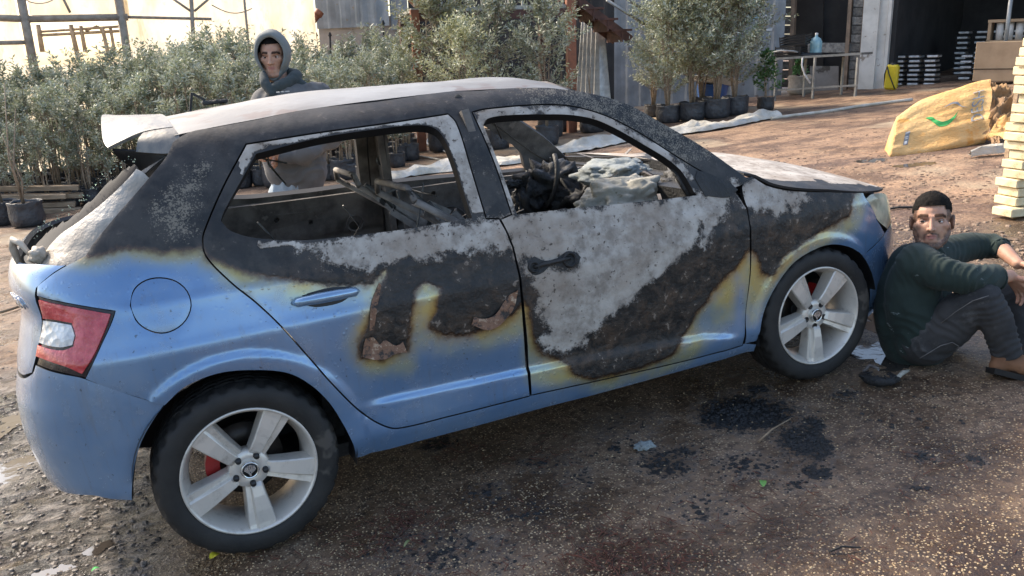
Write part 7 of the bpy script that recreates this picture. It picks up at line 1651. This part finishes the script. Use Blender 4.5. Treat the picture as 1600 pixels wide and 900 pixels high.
leafthing(1192,757,.050,.024,.9,simple('green_leaf_skin',(.13,.30,.06),(.09,.22,.04),20,.5,0,0),'green leaf lying among the black soot patches in front of the car')
leafthing(637,853,.05,.012,.7,simple('olive_leaf_skin',(.20,.22,.09),(.14,.16,.06),20,.5,0,0),'thin olive leaf on the ground near the bottom edge of the photo')
leafthing(150,893,.03,.014,.2,M['greenp'],'tiny green leaf on the mud near the bottom left corner')
# scrap of silvery plastic and burnt trim
o=crumple((0,0,.012),.034,21,(1.2,.8,.45),M['bag2'],'foil_scrap',None,.35);o.location=gpx(1007,697,.0);tag(o,'small crumpled silvery scrap among the soot in front of the front door','scrap')
ct_=thing('burnt_trim',gpx(1378,598),'curved strip of burnt black plastic with a silver tip beside the seated man','trim')
mb=MB();q0=ct_.location;path=[gpx(x,y,h)-q0 for x,y,h in((1346,590,.020),(1356,600,.028),(1370,604,.030),(1390,603,.028),(1404,598,.024))];mb.tube(path,[.014,.021,.023,.019,.010],9)
for k in range(22):
    a=path[rr.randrange(5)];mb.tube([a,a+Vector((rr.uniform(-.05,.05),rr.uniform(-.05,.05),rr.uniform(-.0,.03)))],[.007,.003],5)
v=[];o=mb.build('charred_strip',M['char'],ct_)
mb=MB();path=[gpx(x,y,h)-q0 for x,y,h in((1400,598,.026),(1410,592,.036),(1419,588,.032))];mb.tube(path,[.008,.011,.005],8);mb.build('silver_tip',M['bag'],ct_)
mb=MB();path=[gpx(x,y,h)-q0 for x,y,h in((1348,588,.03),(1358,584,.045),(1372,588,.04))];mb.tube(path,[.006,.010,.006],7);mb.build('ashen_rim',M['ashmetal'],ct_)
for k,(a,b,lab) in enumerate((((1185,690),(1235,655),'bent dry twig lying across the gap between the two large soot patches'),((885,868),(945,893),'reddish stick on the ground at the bottom centre of the photo'),((1295,865),(1345,858),'short dark stick on the ground at the bottom right'))):
    p=gpx(*a,.008);q=gpx(*b,.008);mb=MB();mb.tube([p,p.lerp(q,.4)+Vector((0,0,.012)),q],[.0035,.004,.002],6);o=mb.build('twig',(M['wood'],M['shred'],M['soot'])[k]);tag(o,lab,'twig')
t=NT('puddle_water');t.out((.05,.042,.035),.06,0,t.bump(t.noise(12,3,.5),.10,.01),Specular_IOR_Level=.8);M['puddle']=t.m
def puddle(px,py,rx,ry,seed,sq=1.):
    c=gpx(px,py);m=70;v=[Vector((c.x,c.y,0))];hs=[gz(c.x,c.y)]
    for k in range(m):
        a=6.2832*k/m;q=1+.45*mnoise.noise(Vector((math.cos(a)*1.6,math.sin(a)*1.6,seed)))+.25*mnoise.noise(Vector((math.cos(a)*5,math.sin(a)*5,seed)))
        dx=rx*q*math.cos(a);dy=ry*q*math.sin(a);v.append(Vector((c.x-vu[1]*dx+vu[0]*dy,c.y+vu[0]*dx+vu[1]*dy,0)))
    n_=Vector(UPN);z0=max(gz(p.x,p.y)-gz_plane(p.x,p.y) for p in v[:1])+.002
    for p in v: p.z=gz_plane(p.x,p.y)+z0
    o=mesh_obj('puddle',v,[(0,1+k,1+(k+1)%m) for k in range(m)],M['puddle'],None,True);tag(o,kind='structure')
for a in((1368,545,.16,.30,1),(1392,515,.10,.25,2),(25,735,.20,.16,3),(88,890,.07,.05,4),(60,715,.16,.10,5),(10,660,.12,.2,6),(1361,250,.17,.16,7),(1431,257,.26,.12,8),(150,850,.06,.05,10)): puddle(*a)
print('total objects',len(bpy.data.objects))
